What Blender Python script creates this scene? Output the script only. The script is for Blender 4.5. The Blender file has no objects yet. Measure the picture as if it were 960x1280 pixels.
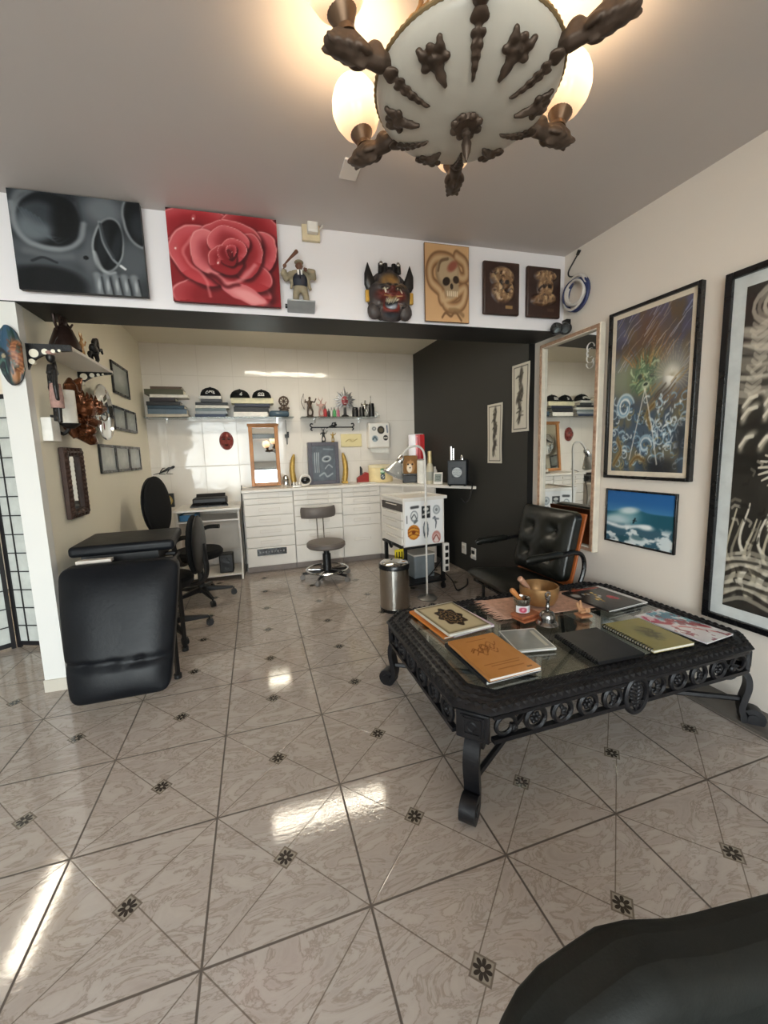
import bpy, bmesh, math, random
import numpy as np
from mathutils import Matrix, Vector
PI = math.pi
random.seed(7)
COL = bpy.context.scene.collection

# ------------------------------------------------------------------ camera model (solved from the floor grid)
F_PX, PITCH, YAW, ROLL = 498.235, -0.1256427, -0.2996854, 0.0312396
PPX, PPY, CAM_H = 475.925, 629.500, 1.28981
def _rot(p, y, r):
    cp, sp, cy, sy, cr, sr = math.cos(p), math.sin(p), math.cos(y), math.sin(y), math.cos(r), math.sin(r)
    return np.array([[cy,-sy,0],[sy,cy,0],[0,0,1]]) @ np.array([[1,0,0],[0,cp,-sp],[0,sp,cp]]) @ np.array([[cr,0,sr],[0,1,0],[-sr,0,cr]])
RC = _rot(PITCH, YAW, ROLL)
CAMP = np.array([0, 0, CAM_H])
def ray(px, py): return RC @ np.array([(px-PPX)/F_PX, 1, -(py-PPY)/F_PX])
def onz(px, py, z=0.0):
    d = ray(px, py); return Vector(CAMP + d*(z-CAM_H)/d[2])
def ony(px, py, y):
    d = ray(px, py); return Vector(CAMP + d*y/d[1])
def onx(px, py, x):
    d = ray(px, py); return Vector(CAMP + d*x/d[0])
def onpl(px, py, p0, n):
    d = ray(px, py); p0 = np.array(p0); n = np.array(n)
    return Vector(CAMP + d*((p0-CAMP)@n)/(d@n))
AR, AB = -0.0276, -0.0374
NR = (math.cos(AR), -math.sin(AR), 0)          # right wall normal (pointing out of the room)
NB = (-math.sin(AB), math.cos(AB), 0)          # beam face normal (pointing away from the camera)
def onr(px, py, off=0.0): return onpl(px, py, (2.22-off, 1.3, 0), NR)
def onb(px, py, off=0.0): return onpl(px, py, (-1.2, 2.6-off, 0), NB)
def ond(px, py, off=0.0): return onpl(px, py, (2.12-off, 2.77, 0), NR)

# ------------------------------------------------------------------ materials
def lin(c):
    if isinstance(c, str):
        c = c.lstrip('#'); c = [int(c[i:i+2], 16)/255 for i in (0, 2, 4)]
    return tuple((x/12.92 if x <= .04045 else ((x+.055)/1.055)**2.4) for x in c)
class NT:
    def __init__(s, name):
        s.m = bpy.data.materials.new(name); s.m.use_nodes = True
        s.t = s.m.node_tree; s.b = s.t.nodes['Principled BSDF']
    def n(s, typ, **kw):
        nd = s.t.nodes.new(typ)
        for k, v in kw.items(): setattr(nd, k, v)
        return nd
    def l(s, a, b): s.t.links.new(a, b)
    def val(s, sock, v):
        if hasattr(v, 'is_output'): s.l(v, sock)
        else: sock.default_value = v
    def math(s, op, a, b=None, c=None):
        nd = s.n('ShaderNodeMath', operation=op)
        s.val(nd.inputs[0], a)
        if b is not None: s.val(nd.inputs[1], b)
        if c is not None: s.val(nd.inputs[2], c)
        return nd.outputs[0]
    def mix(s, f, a, b):
        nd = s.n('ShaderNodeMix', data_type='RGBA')
        s.val(nd.inputs[0], f)
        for k, v in ((6, a), (7, b)):
            if hasattr(v, 'is_output'): s.l(v, nd.inputs[k])
            else: nd.inputs[k].default_value = (*v[:3], 1)
        return nd.outputs[2]
    def noise(s, scale, detail=3, rough=.5, dist=0, vec=None, out=0):
        nd = s.n('ShaderNodeTexNoise'); nd.inputs['Scale'].default_value = scale
        nd.inputs['Detail'].default_value = detail; nd.inputs['Roughness'].default_value = rough
        nd.inputs['Distortion'].default_value = dist
        if vec is not None: s.l(vec, nd.inputs['Vector'])
        return nd.outputs[out]
    def objco(s): return s.n('ShaderNodeTexCoord').outputs['Object']
    def worldco(s): return s.n('ShaderNodeNewGeometry').outputs['Position']
    def bump(s, h, strength=.2, dist=.01):
        nd = s.n('ShaderNodeBump'); nd.inputs['Strength'].default_value = strength
        nd.inputs['Distance'].default_value = dist; s.l(h, nd.inputs['Height'])
        s.l(nd.outputs[0], s.b.inputs['Normal'])
def mat(name, col, rough=.5, metal=0.0, var=.10, scale=14, bump=0.0, bscale=90, bdist=.002, spec=.5, coat=0.0, sheen=0.0, col2=None, rvar=.08):
    N = NT(name); c = lin(col)
    oc = N.objco(); f = N.noise(scale, 4, .55, .3, oc)
    c2 = lin(col2) if col2 else tuple(min(1, x*(1+var)+var*.01) for x in c)
    c1 = c if col2 else tuple(x*(1-var) for x in c)
    ramp = N.math('MULTIPLY_ADD', f, 2.2, -.6); ramp = N.math('MINIMUM', N.math('MAXIMUM', ramp, 0), 1)
    N.l(N.mix(ramp, c1, c2), N.b.inputs['Base Color'])
    N.l(N.math('MULTIPLY_ADD', f, rvar*2, rough-rvar), N.b.inputs['Roughness'])
    N.b.inputs['Metallic'].default_value = metal
    N.b.inputs['Specular IOR Level'].default_value = spec
    N.b.inputs['Coat Weight'].default_value = coat
    N.b.inputs['Sheen Weight'].default_value = sheen
    if bump: N.bump(N.noise(bscale, 3, .6, 0, oc), bump, bdist)
    return N.m
def paintmat(name, rough=.5, spec=.4, coat=0.0, bump=.0):
    N = NT(name); a = N.n('ShaderNodeAttribute'); a.attribute_name = 'Col'
    N.l(a.outputs['Color'], N.b.inputs['Base Color'])
    f = N.noise(40, 2, .5, 0, N.objco())
    N.l(N.math('MULTIPLY_ADD', f, .1, rough-.05), N.b.inputs['Roughness'])
    N.b.inputs['Specular IOR Level'].default_value = spec; N.b.inputs['Coat Weight'].default_value = coat
    if bump: N.bump(N.noise(260, 2, .5, 0, N.objco()), bump, .001)
    return N.m
def emitmat(name, col, strength, base='#ffffff'):
    N = NT(name); N.b.inputs['Base Color'].default_value = (*lin(base), 1)
    f = N.noise(6, 2, .5, 0, N.objco())
    N.b.inputs['Emission Color'].default_value = (*lin(col), 1)
    N.l(N.math('MULTIPLY_ADD', f, strength*.06, strength*.97), N.b.inputs['Emission Strength'])
    N.b.inputs['Roughness'].default_value = .25
    return N.m
def glassmat(name, col, rough=.03, ior=1.45, alpha=None):
    N = NT(name); N.b.inputs['Base Color'].default_value = (*lin(col), 1)
    N.b.inputs['Roughness'].default_value = rough; N.b.inputs['IOR'].default_value = ior
    N.b.inputs['Transmission Weight'].default_value = 1.0
    return N.m
def panemat(name, tint, fac=.12):
    """thin clear pane: see-through with a fresnel reflection"""
    N = NT(name); t = N.n('ShaderNodeBsdfTransparent'); t.inputs[0].default_value = (*lin(tint), 1)
    g = N.n('ShaderNodeBsdfGlossy'); g.inputs['Roughness'].default_value = .03
    fr = N.n('ShaderNodeLayerWeight'); fr.inputs[0].default_value = .5
    mx = N.n('ShaderNodeMixShader'); N.l(N.math('MULTIPLY_ADD', N.math('POWER', fr.outputs[1], 3), .85, .03+fac*.06), mx.inputs[0])
    N.l(t.outputs[0], mx.inputs[1]); N.l(g.outputs[0], mx.inputs[2])
    N.l(mx.outputs[0], N.t.nodes['Material Output'].inputs[0])
    return N.m

# ------------------------------------------------------------------ mesh builder
class MB:
    def __init__(s, M=None): s.bm = bmesh.new(); s.M = M
    def _x(s, vs, M):
        if M is not None: bmesh.ops.transform(s.bm, matrix=M, verts=vs)
        if s.M is not None: bmesh.ops.transform(s.bm, matrix=s.M, verts=vs)
    def box(s, c, size, M=None, r=None):
        g = bmesh.ops.create_cube(s.bm, size=1.0)['verts']
        T = Matrix.Translation(c)
        if r is not None: T = T @ r
        T = T @ Matrix.Diagonal((*size, 1))
        bmesh.ops.transform(s.bm, matrix=T, verts=g); s._x(g, M); return s
    def ell(s, c, rad, M=None, seg=14, r=None, jit=0.0):
        if not hasattr(rad, '__len__'): rad = (rad,)*3
        g = bmesh.ops.create_uvsphere(s.bm, u_segments=seg, v_segments=max(6, seg*2//3), radius=1.0)['verts']
        if jit:
            for v in g: v.co *= 1+random.uniform(-jit, jit)
        T = Matrix.Translation(c)
        if r is not None: T = T @ r
        bmesh.ops.transform(s.bm, matrix=T @ Matrix.Diagonal((*rad, 1)), verts=g); s._x(g, M); return s
    def tube(s, pts, r=.01, seg=8, closed=False, flat=1.0, up=None, M=None, caps=True):
        P = [Vector(p) for p in pts]; n = len(P)
        R = r if hasattr(r, '__len__') else [r]*n
        vs, rings, nrm = [], [], None
        for i, p in enumerate(P):
            a = P[(i-1) % n] if (closed or i > 0) else p
            b = P[(i+1) % n] if (closed or i < n-1) else p
            t = (b-a)
            t = t.normalized() if t.length > 1e-9 else Vector((0, 0, 1))
            if up is not None: nrm = Vector(up) - t*Vector(up).dot(t)
            elif nrm is None:
                nrm = t.orthogonal()
            else: nrm = nrm - t*nrm.dot(t)
            if nrm.length < 1e-6: nrm = t.orthogonal()
            nrm = nrm.normalized(); bi = t.cross(nrm)
            ring = [s.bm.verts.new(p + nrm*math.cos(2*PI*k/seg+PI/seg)*R[i] + bi*math.sin(2*PI*k/seg+PI/seg)*R[i]*flat) for k in range(seg)]
            rings.append(ring); vs += ring
        m = n if closed else n-1
        for i in range(m):
            A, B = rings[i], rings[(i+1) % n]
            for k in range(seg):
                s.bm.faces.new((A[k], A[(k+1) % seg], B[(k+1) % seg], B[k]))
        if not closed and caps:
            s.bm.faces.new(list(reversed(rings[0]))); s.bm.faces.new(rings[-1])
        s._x(vs, M); return s
    def cyl(s, p0, p1, r0, r1=None, seg=18, M=None): return s.tube([p0, p1], [r0, r0 if r1 is None else r1], seg, M=M)
    def lathe(s, prof, seg=28, M=None, sx=1.0, sy=1.0):
        rings, vs = [], []
        for (r, z) in prof:
            if r < 1e-6: ring = [s.bm.verts.new((0, 0, z))]
            else: ring = [s.bm.verts.new((r*sx*math.cos(2*PI*k/seg), r*sy*math.sin(2*PI*k/seg), z)) for k in range(seg)]
            rings.append(ring); vs += ring
        for A, B in zip(rings, rings[1:]):
            for k in range(seg):
                k2 = (k+1) % seg
                if len(A) == 1 and len(B) == 1: continue
                if len(A) == 1: s.bm.faces.new((A[0], B[k2], B[k]))
                elif len(B) == 1: s.bm.faces.new((A[k], A[k2], B[0]))
                else: s.bm.faces.new((A[k], A[k2], B[k2], B[k]))
        s._x(vs, M); return s
    def prism(s, poly, z0, z1, M=None):
        a = [s.bm.verts.new((x, y, z0)) for x, y in poly]; b = [s.bm.verts.new((x, y, z1)) for x, y in poly]
        n = len(poly)
        s.bm.faces.new(list(reversed(a))); s.bm.faces.new(b)
        for i in range(n): s.bm.faces.new((a[i], a[(i+1) % n], b[(i+1) % n], b[i]))
        s._x(a+b, M); return s
    def torus(s, c, R, r, M=None, seg=24, k=8, rot=None, a0=0, a1=2*PI, sx=1.0):
        n = seg if a1-a0 > 6.28 else seg+1
        pts = [Vector((R*sx*math.cos(a0+(a1-a0)*i/seg), R*math.sin(a0+(a1-a0)*i/seg), 0)) for i in range(n)]
        T = Matrix.Translation(c) @ (rot if rot is not None else Matrix())
        return s.tube([T @ p for p in pts], r, k, closed=(a1-a0 > 6.28), M=M)
    def hexa(s, bot, top, M=None):
        """box from four bottom and four top corners"""
        a = [s.bm.verts.new(p) for p in bot]; b = [s.bm.verts.new(p) for p in top]
        s.bm.faces.new(list(reversed(a))); s.bm.faces.new(b)
        for i in range(4): s.bm.faces.new((a[i], a[(i+1) % 4], b[(i+1) % 4], b[i]))
        s._x(a+b, M); return s
    def build(s, name, m, parent=None, bev=0.0, bseg=2, smooth=True, ang=40, sub=0, remesh=0.0, M=None):
        bmesh.ops.recalc_face_normals(s.bm, faces=s.bm.faces)
        me = bpy.data.meshes.new(name); s.bm.to_mesh(me); s.bm.free()
        me.materials.append(m)
        if smooth and len(me.polygons):
            me.polygons.foreach_set('use_smooth', [True]*len(me.polygons))
            if not (sub or remesh): me.set_sharp_from_angle(angle=math.radians(ang))
        o = bpy.data.objects.new(name, me); COL.objects.link(o)
        if M is not None: o.matrix_world = M
        if parent is not None: o.parent = parent
        if remesh:
            md = o.modifiers.new('Remesh', 'REMESH'); md.mode = 'VOXEL'; md.voxel_size = remesh; md.use_smooth_shade = True
            sm = o.modifiers.new('Smooth', 'SMOOTH'); sm.iterations = 3; sm.factor = .5
        if bev:
            md = o.modifiers.new('Bevel', 'BEVEL'); md.width = bev; md.segments = bseg; md.limit_method = 'ANGLE'
            md.angle_limit = math.radians(35)
        if sub:
            md = o.modifiers.new('Sub', 'SUBSURF'); md.levels = sub; md.render_levels = sub
        return o
def tag(o, label=None, cat=None, group=None, kind=None):
    if label: o['label'] = label
    if cat: o['category'] = cat
    if group: o['group'] = group
    if kind: o['kind'] = kind
    return o
def thing(name, label, cat, loc=(0, 0, 0), rz=0.0, group=None, M=None):
    o = bpy.data.objects.new(name, None); COL.objects.link(o); o.empty_display_size = .05
    if M is not None: o.matrix_world = M
    else:
        o.location = loc; o.rotation_euler = (0, 0, rz)
    return tag(o, label, cat, group)
def struct(o): o['kind'] = 'structure'; return o
def basis(c, right, up):
    """frame with x = right, y = up, z = towards the viewer of the wall"""
    x = Vector(right).normalized(); u = Vector(up); y = (u - x*u.dot(x)).normalized(); z = x.cross(y)
    M = Matrix((x, y, z)).transposed().to_4x4(); M.translation = c
    return M
RX = lambda a: Matrix.Rotation(a, 4, 'X')
RY = lambda a: Matrix.Rotation(a, 4, 'Y')
RZ = lambda a: Matrix.Rotation(a, 4, 'Z')
TR = lambda *a: Matrix.Translation(a)

# ------------------------------------------------------------------ painted sheets (pictures, covers, labels)
def fbm(u, v, s=4, seed=0, oct=4):
    rng = np.random.RandomState(seed); out = np.zeros_like(u); amp, tot = 1.0, 0
    for o in range(oct):
        n = int(s*2**o)+3; G = rng.rand(n+2, n+2)
        x, y = (np.abs(u)*(n-1)) % (n-1), (np.abs(v)*(n-1)) % (n-1)
        i, j = x.astype(int), y.astype(int); fx, fy = x-i, y-j
        fx, fy = fx*fx*(3-2*fx), fy*fy*(3-2*fy)
        out += amp*((G[i, j]*(1-fx)+G[i+1, j]*fx)*(1-fy)+(G[i, j+1]*(1-fx)+G[i+1, j+1]*fx)*fy); tot += amp; amp *= .5
    return out/tot
def sst(a, b, x):
    t = np.clip((x-a)/(b-a+1e-12), 0, 1); return t*t*(3-2*t)
def el(u, v, cx, cy, rx, ry, rot=0, soft=.15):
    c, s = math.cos(rot), math.sin(rot); x, y = (u-cx)*c+(v-cy)*s, -(u-cx)*s+(v-cy)*c
    d = np.sqrt((x/rx)**2+(y/ry)**2); return 1-sst(1-soft, 1+soft, d)
def ln(u, v, pts, w, soft=.5, w1=None):
    """soft stroke along a polyline; w tapers to w1"""
    m = np.zeros_like(u); n = len(pts)-1
    for i in range(n):
        (x0, y0), (x1, y1) = pts[i], pts[i+1]; dx, dy = x1-x0, y1-y0
        t = np.clip(((u-x0)*dx+(v-y0)*dy)/(dx*dx+dy*dy+1e-12), 0, 1)
        d = np.hypot(u-x0-t*dx, v-y0-t*dy)
        ww = w if w1 is None else w+(w1-w)*(i+t)/n
        m = np.maximum(m, 1-sst(ww*(1-soft), ww*(1+soft), d))
    return m
def sp(*p, n=8):
    """smooth polyline through points (Catmull-Rom)"""
    P = [np.array(q, float) for q in p]; P = [2*P[0]-P[1]]+P+[2*P[-1]-P[-2]]; out = []
    for i in range(1, len(P)-2):
        a, b, c, d = P[i-1:i+3]
        for t in np.linspace(0, 1, n, endpoint=(i == len(P)-3)):
            out.append(tuple(.5*((2*b)+(c-a)*t+(2*a-5*b+4*c-d)*t*t+(-a+3*b-3*c+d)*t**3)))
    return out
def C(h): h = h.lstrip('#'); return np.array([int(h[i:i+2], 16)/255 for i in (0, 2, 4)])
class Pic:
    def __init__(s, u, v, bg): s.u, s.v = u, v; s.c = np.ones(u.shape+(3,))*C(bg)
    def put(s, m, col, k=1.0):
        m = np.clip(m*k, 0, 1)[..., None]; s.c = s.c*(1-m)+(C(col) if isinstance(col, str) else col)*m; return s
def sheet(name, w, h, func, m, parent=None, nx=60, ny=None, z=0.0, M=None, relief=None, thick=0.0):
    """a flat (or modelled) rectangle in local xy, centred, facing +z, its paint held in colour attribute Col"""
    ny = ny or max(4, int(nx*h/w))
    U, V = np.meshgrid(np.linspace(0, 1, nx+1), np.linspace(0, 1, ny+1))
    cols = np.clip(func(U, V), 0, 1)
    L = np.where(cols <= .04045, cols/12.92, ((cols+.055)/1.055)**2.4)
    Z = np.full(U.shape, z) if relief is None else z+relief(U, V)
    co = np.stack([(U-.5)*w, (V-.5)*h, Z], -1).reshape(-1, 3)
    i = np.arange(nx*ny); r, c = i//nx, i % nx; a = r*(nx+1)+c
    F = np.stack([a, a+1, a+nx+2, a+nx+1], 1)
    me = bpy.data.meshes.new(name)
    me.vertices.add(len(co)); me.vertices.foreach_set('co', co.ravel())
    me.loops.add(F.size); me.loops.foreach_set('vertex_index', F.ravel())
    me.polygons.add(len(F)); me.polygons.foreach_set('loop_start', np.arange(0, F.size, 4)); me.polygons.foreach_set('loop_total', np.full(len(F), 4))
    me.polygons.foreach_set('use_smooth', [True]*len(F))
    me.update(); me.validate()
    at = me.color_attributes.new('Col', 'FLOAT_COLOR', 'POINT')
    at.data.foreach_set('color', np.concatenate([L.reshape(-1, 3), np.ones((len(co), 1))], 1).ravel())
    me.materials.append(m)
    o = bpy.data.objects.new(name, me); COL.objects.link(o)
    if M is not None: o.matrix_world = M
    if parent is not None: o.parent = parent
    if thick:
        md = o.modifiers.new('Solid', 'SOLIDIFY'); md.thickness = thick; md.offset = -1
    return o
P_MATTE = paintmat('painted_canvas', .62, .25, bump=.12)
P_PAPER = paintmat('printed_paper', .55, .3)
P_GLOSS = paintmat('printed_gloss', .22, .5)
P_GLASS = paintmat('picture_behind_glass', .35, .5, .6)
P_CARVE = paintmat('painted_carving', .42, .5, .1)
# ------------------------------------------------------------------ camera and colour management
cam = bpy.data.cameras.new('camera'); camo = bpy.data.objects.new('camera', cam); COL.objects.link(camo)
Mc = Matrix(((RC[0][0], RC[0][2], -RC[0][1], 0), (RC[1][0], RC[1][2], -RC[1][1], 0), (RC[2][0], RC[2][2], -RC[2][1], CAM_H), (0, 0, 0, 1)))
camo.matrix_world = Mc
cam.sensor_fit = 'VERTICAL'; cam.sensor_height = 32; cam.sensor_width = 24; cam.lens = F_PX/1280*32
cam.shift_x = (480-PPX)/1280; cam.shift_y = (PPY-640)/1280; cam.clip_start = .02
sc = bpy.context.scene; sc.camera = camo
sc.view_settings.view_transform = 'Standard'; sc.view_settings.look = 'None'; sc.view_settings.gamma = 1
sc.view_settings.use_curve_mapping = False; sc.view_settings.exposure = 0.33
try:
    sc.cycles.max_bounces = 10; sc.cycles.diffuse_bounces = 5; sc.cycles.glossy_bounces = 5; sc.cycles.transmission_bounces = 8; sc.cycles.transparent_max_bounces = 10
    sc.cycles.sample_clamp_indirect = 6; sc.cycles.use_denoising = True; sc.cycles.caustics_reflective = False; sc.cycles.caustics_refractive = False
except Exception: pass
# ------------------------------------------------------------------ setting: materials
def floor_mat():
    N = NT('glazed_floor_tile'); T = .45
    pos = N.worldco(); xyz = N.n('ShaderNodeSeparateXYZ'); N.l(pos, xyz.inputs[0])
    X = N.math('DIVIDE', N.math('SUBTRACT', xyz.outputs[0], .23263), T); Y = N.math('DIVIDE', N.math('SUBTRACT', xyz.outputs[1], 1.86622), T)
    u = N.math('SUBTRACT', N.math('FRACT', X), .5); v = N.math('SUBTRACT', N.math('FRACT', Y), .5)
    ab = lambda a: N.math('ABSOLUTE', a)
    edge = N.math('SUBTRACT', .5, N.math('MAXIMUM', ab(u), ab(v)))
    a1 = N.math('MULTIPLY', N.math('ADD', u, v), .70711); a2 = N.math('MULTIPLY', N.math('SUBTRACT', u, v), .70711)
    A, L = .062, .70711
    def diag(p, q, sg):
        tgt = N.math('MULTIPLY', N.math('MULTIPLY', N.math('SIGN', p), -sg*.55*A/(L-A)), N.math('SUBTRACT', L, ab(p)))
        return ab(N.math('SUBTRACT', q, tgt))
    dl = N.math('MINIMUM', diag(a1, a2, 1), diag(a2, a1, -1))
    m_in = N.math('MAXIMUM', ab(a1), ab(a2))
    inside = N.math('LESS_THAN', m_in, A)
    def band(d, w, s):
        nd = N.n('ShaderNodeMapRange'); N.val(nd.inputs[0], d); nd.inputs[1].default_value = w; nd.inputs[2].default_value = w+s
        nd.inputs[3].default_value = 1; nd.inputs[4].default_value = 0; return nd.outputs[0]
    grout = band(edge, .0055, .004)
    line = N.math('MULTIPLY', band(dl, .0022, .003), N.math('SUBTRACT', 1, inside))
    rim = band(ab(N.math('SUBTRACT', m_in, A-.004)), .004, .003)
    r = N.math('SQRT', N.math('ADD', N.math('MULTIPLY', a1, a1), N.math('MULTIPLY', a2, a2)))
    th = N.math('ARCTAN2', a1, a2)
    pet = N.math('MULTIPLY_ADD', N.math('POWER', ab(N.math('COSINE', N.math('MULTIPLY', th, 4))), .55), .040, .016)
    flower = N.math('MULTIPLY', N.math('LESS_THAN', r, pet), N.math('GREATER_THAN', r, .012))
    # a random shift per triangle breaks the marbling at the engraved lines
    cid = N.n('ShaderNodeCombineXYZ')
    N.l(N.math('ADD', N.math('FLOOR', X), N.math('MULTIPLY', N.math('SIGN', a1), .27)), cid.inputs[0])
    N.l(N.math('ADD', N.math('FLOOR', Y), N.math('MULTIPLY', N.math('SIGN', a2), .31)), cid.inputs[1])
    wn = N.n('ShaderNodeTexWhiteNoise'); wn.noise_dimensions = '2D'; N.l(cid.outputs[0], wn.inputs['Vector'])
    off = N.n('ShaderNodeVectorMath', operation='MULTIPLY_ADD'); N.l(wn.outputs['Color'], off.inputs[0]); off.inputs[1].default_value = (9, 9, 9); N.l(pos, off.inputs[2])
    mp = N.n('ShaderNodeMapping'); mp.inputs['Rotation'].default_value = (0, 0, .9); mp.inputs['Scale'].default_value = (1, 2.6, 1); N.l(off.outputs[0], mp.inputs[0])
    vein = N.noise(4.2, 5, .62, 2.6, mp.outputs[0])
    vr = N.n('ShaderNodeValToRGB'); N.l(vein, vr.inputs[0])
    e = vr.color_ramp.elements; e[0].position = .30; e[0].color = (*lin('#9c9089'), 1); e[1].position = .66; e[1].color = (*lin('#b0a69f'), 1)
    k = e.new(.45); k.color = (*lin('#a99e97'), 1); k = e.new(.495); k.color = (*lin('#8d8077'), 1); k = e.new(.53); k.color = (*lin('#aaa099'), 1)
    big = N.noise(.9, 2, .5, 0, pos)
    col = N.mix(N.math('MULTIPLY', big, .35), vr.outputs[0], lin('#b7a99b'))
    col = N.mix(inside, col, lin('#8f867a')); col = N.mix(N.math('MULTIPLY', inside, flower), col, lin('#37302b'))
    col = N.mix(N.math('MAXIMUM', N.math('MULTIPLY', line, .8), N.math('MULTIPLY', rim, .75)), col, lin('#63564b'))
    col = N.mix(grout, col, lin('#544a42'))
    N.l(col, N.b.inputs['Base Color'])
    N.l(N.math('MULTIPLY_ADD', grout, .5, N.math('MULTIPLY_ADD', vein, .05, .035)), N.b.inputs['Roughness'])
    N.b.inputs['Specular IOR Level'].default_value = .55
    streak = N.noise(11, 3, .55, 1.6, mp.outputs[0])
    h = N.math('SUBTRACT', N.math('MULTIPLY_ADD', N.noise(60, 2, .5, 2.0, mp.outputs[0]), .10, N.math('MULTIPLY', streak, .30)), N.math('MAXIMUM', grout, N.math('MULTIPLY', line, .6)))
    N.bump(h, .14, .004)
    return N.m
def wall_tile_mat():
    N = NT('glossy_wall_tile'); pos = N.worldco(); xyz = N.n('ShaderNodeSeparateXYZ'); N.l(pos, xyz.inputs[0])
    X = N.math('FRACT', N.math('DIVIDE', N.math('ADD', xyz.outputs[0], 5.02), .372)); Z = N.math('FRACT', N.math('DIVIDE', N.math('ADD', xyz.outputs[2], .32), .508))
    d = N.math('MINIMUM', N.math('SUBTRACT', .5, N.math('ABSOLUTE', N.math('SUBTRACT', X, .5))), N.math('SUBTRACT', .5, N.math('ABSOLUTE', N.math('SUBTRACT', Z, .5))))
    nd = N.n('ShaderNodeMapRange'); N.l(d, nd.inputs[0]); nd.inputs[1].default_value = .005; nd.inputs[2].default_value = .012; nd.inputs[3].default_value = 1; nd.inputs[4].default_value = 0
    g = nd.outputs[0]; f = N.noise(3, 3, .5, .5, pos)
    N.l(N.mix(N.math('MULTIPLY', g, .38), N.mix(f, lin('#e6dfd6'), lin('#f1ece5')), lin('#bdb4a8')), N.b.inputs['Base Color'])
    N.l(N.math('MULTIPLY_ADD', g, .4, .07), N.b.inputs['Roughness'])
    h = N.math('SUBTRACT', N.math('MULTIPLY', N.noise(5.5, 2, .5, .3, pos), 1.4), N.math('MULTIPLY', g, .25))
    N.bump(h, .16, .01)
    return N.m
def plaster(name, c, rough=.75, var=.03):
    N = NT(name); pos = N.worldco(); f = N.noise(2.2, 3, .5, .2, pos); cc = lin(c)
    N.l(N.mix(f, tuple(x*(1-var) for x in cc), tuple(min(1, x*(1+var)) for x in cc)), N.b.inputs['Base Color'])
    N.b.inputs['Roughness'].default_value = rough; N.b.inputs['Specular IOR Level'].default_value = .3
    N.bump(N.noise(160, 3, .6, 0, pos), .12, .001); return N.m
M_FLOOR, M_TILE = floor_mat(), wall_tile_mat()
M_CEIL = plaster('ceiling_paint', '#cdc6c3'); M_BEAM = plaster('white_wall_paint', '#efebed'); M_CREAM = plaster('cream_wall_paint', '#f7f1de', .45)
M_RIGHT = plaster('beige_wall_paint', '#e6dcd1', .6); M_DARK = plaster('charcoal_wall_paint', '#33322f', .6); M_PILLAR = plaster('pillar_paint', '#e4e3df')
M_DARKBAND = plaster('black_beam_paint', '#252525', .5); M_ACEIL = plaster('alcove_ceiling_paint', '#e6dfcf')
# ------------------------------------------------------------------ setting: shell
CZ, AZ, BY = 2.63, 2.555, 5.03
def sbox(name, lo, hi, m, M=None, bev=0):
    b = MB(); b.box([(l+h)/2 for l, h in zip(lo, hi)], [h-l for l, h in zip(lo, hi)])
    return struct(b.build(name, m, None, bev=bev, M=M))
sbox('floor', (-3.6, -2.3, -.08), (2.6, 5.25, 0), M_FLOOR)
sbox('ceiling', (-3.6, -2.3, CZ), (2.6, 5.25, CZ+.08), M_CEIL)
sbox('ceiling_alcove', (-3.45, 2.8, AZ), (2.3, 5.03, CZ-.001), M_ACEIL)
sbox('wall_back', (-3.6, BY, 0), (2.6, BY+.15, CZ), M_TILE)
sbox('wall_left', (-1.2, 2.655, 0), (-1.118, BY, AZ), M_CREAM)
b = MB(TR(-1.2, 2.6, 0) @ RZ(AB)); b.box((.029, .035, 1.06), (.106, .06, 2.11)); struct(b.build('pillar', M_PILLAR))
b = MB(TR(-1.2, 2.6, 0) @ RZ(AB)); b.box((.029, -.0, .035), (.110, .012, .07)); struct(b.build('baseboard_pillar', plaster('skirting_tile', '#cfc8bb', .3)))
sbox('wall_side', (-3.6, -2.3, 0), (-3.45, BY, CZ), M_PILLAR)
RM = TR(2.22, 1.3, 0) @ RZ(-AR)                                  # right wall frame: local y runs along the wall
b = MB(RM); b.box((.1, -.22, CZ/2), (.2, 6.8, CZ)); struct(b.build('wall_right', M_RIGHT))
DM = TR(2.12, 2.77, 0) @ RZ(-AR)
b = MB(DM); b.box((.075, 1.13, AZ/2), (.15, 2.26, AZ)); struct(b.build('wall_dark', M_DARK))
b = MB(RM); b.box((-.09, -.2, .008), (.18, 2.6, .016)); struct(b.build('trim_1', mat('dark_floor_edging', '#5c5650', .35)))
BM = TR(-1.2, 2.6, 0) @ RZ(AB)
b = MB(BM); b.box((.55, .16, 2.374), (5.76, .31, .510)); struct(b.build('beam', M_BEAM))
b = MB(BM); b.box((.55, .16, 2.1165), (5.76, .314, .005)); struct(b.build('trim_beam', M_DARKBAND))
b = MB(DM); b.box((.077, .015, 1.055), (.15, .03, 2.11)); struct(b.build('pillar_dark', M_DARKBAND))
# rear shopfront behind the camera: a glazed opening that lets the daylight in
RY0 = -2.15
sbox('wall_rear', (-3.6, RY0-.15, 2.45), (2.6, RY0, CZ), M_PILLAR)
sbox('wall_rear_low', (-3.6, RY0-.15, 0), (2.6, RY0, .25), M_PILLAR)
sbox('wall_rear_right', (.85, RY0-.15, .25), (2.6, RY0, 2.45), M_PILLAR)  # unseen; right part of the shopfront closed so daylight falls from the left
sbox('wall_rear_left', (-3.6, RY0-.15, .25), (-2.6, RY0, 2.45), M_PILLAR)
alu = mat('window_aluminium', '#b9bcc0', .35, .8)
b = MB()
for x in (-2.58, -1.44, -.30, .83): b.box((x, RY0-.07, 1.35), (.05, .06, 2.2))
for z in (.27, 2.0, 2.43): b.box((-.875, RY0-.07, z), (3.45, .05, .05))
struct(b.build('window_1', alu))
sbox('window_2', (-2.6, RY0-.10, .25), (.85, RY0-.092, 2.45), panemat('shop_glass', '#f4f8f8'))
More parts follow.
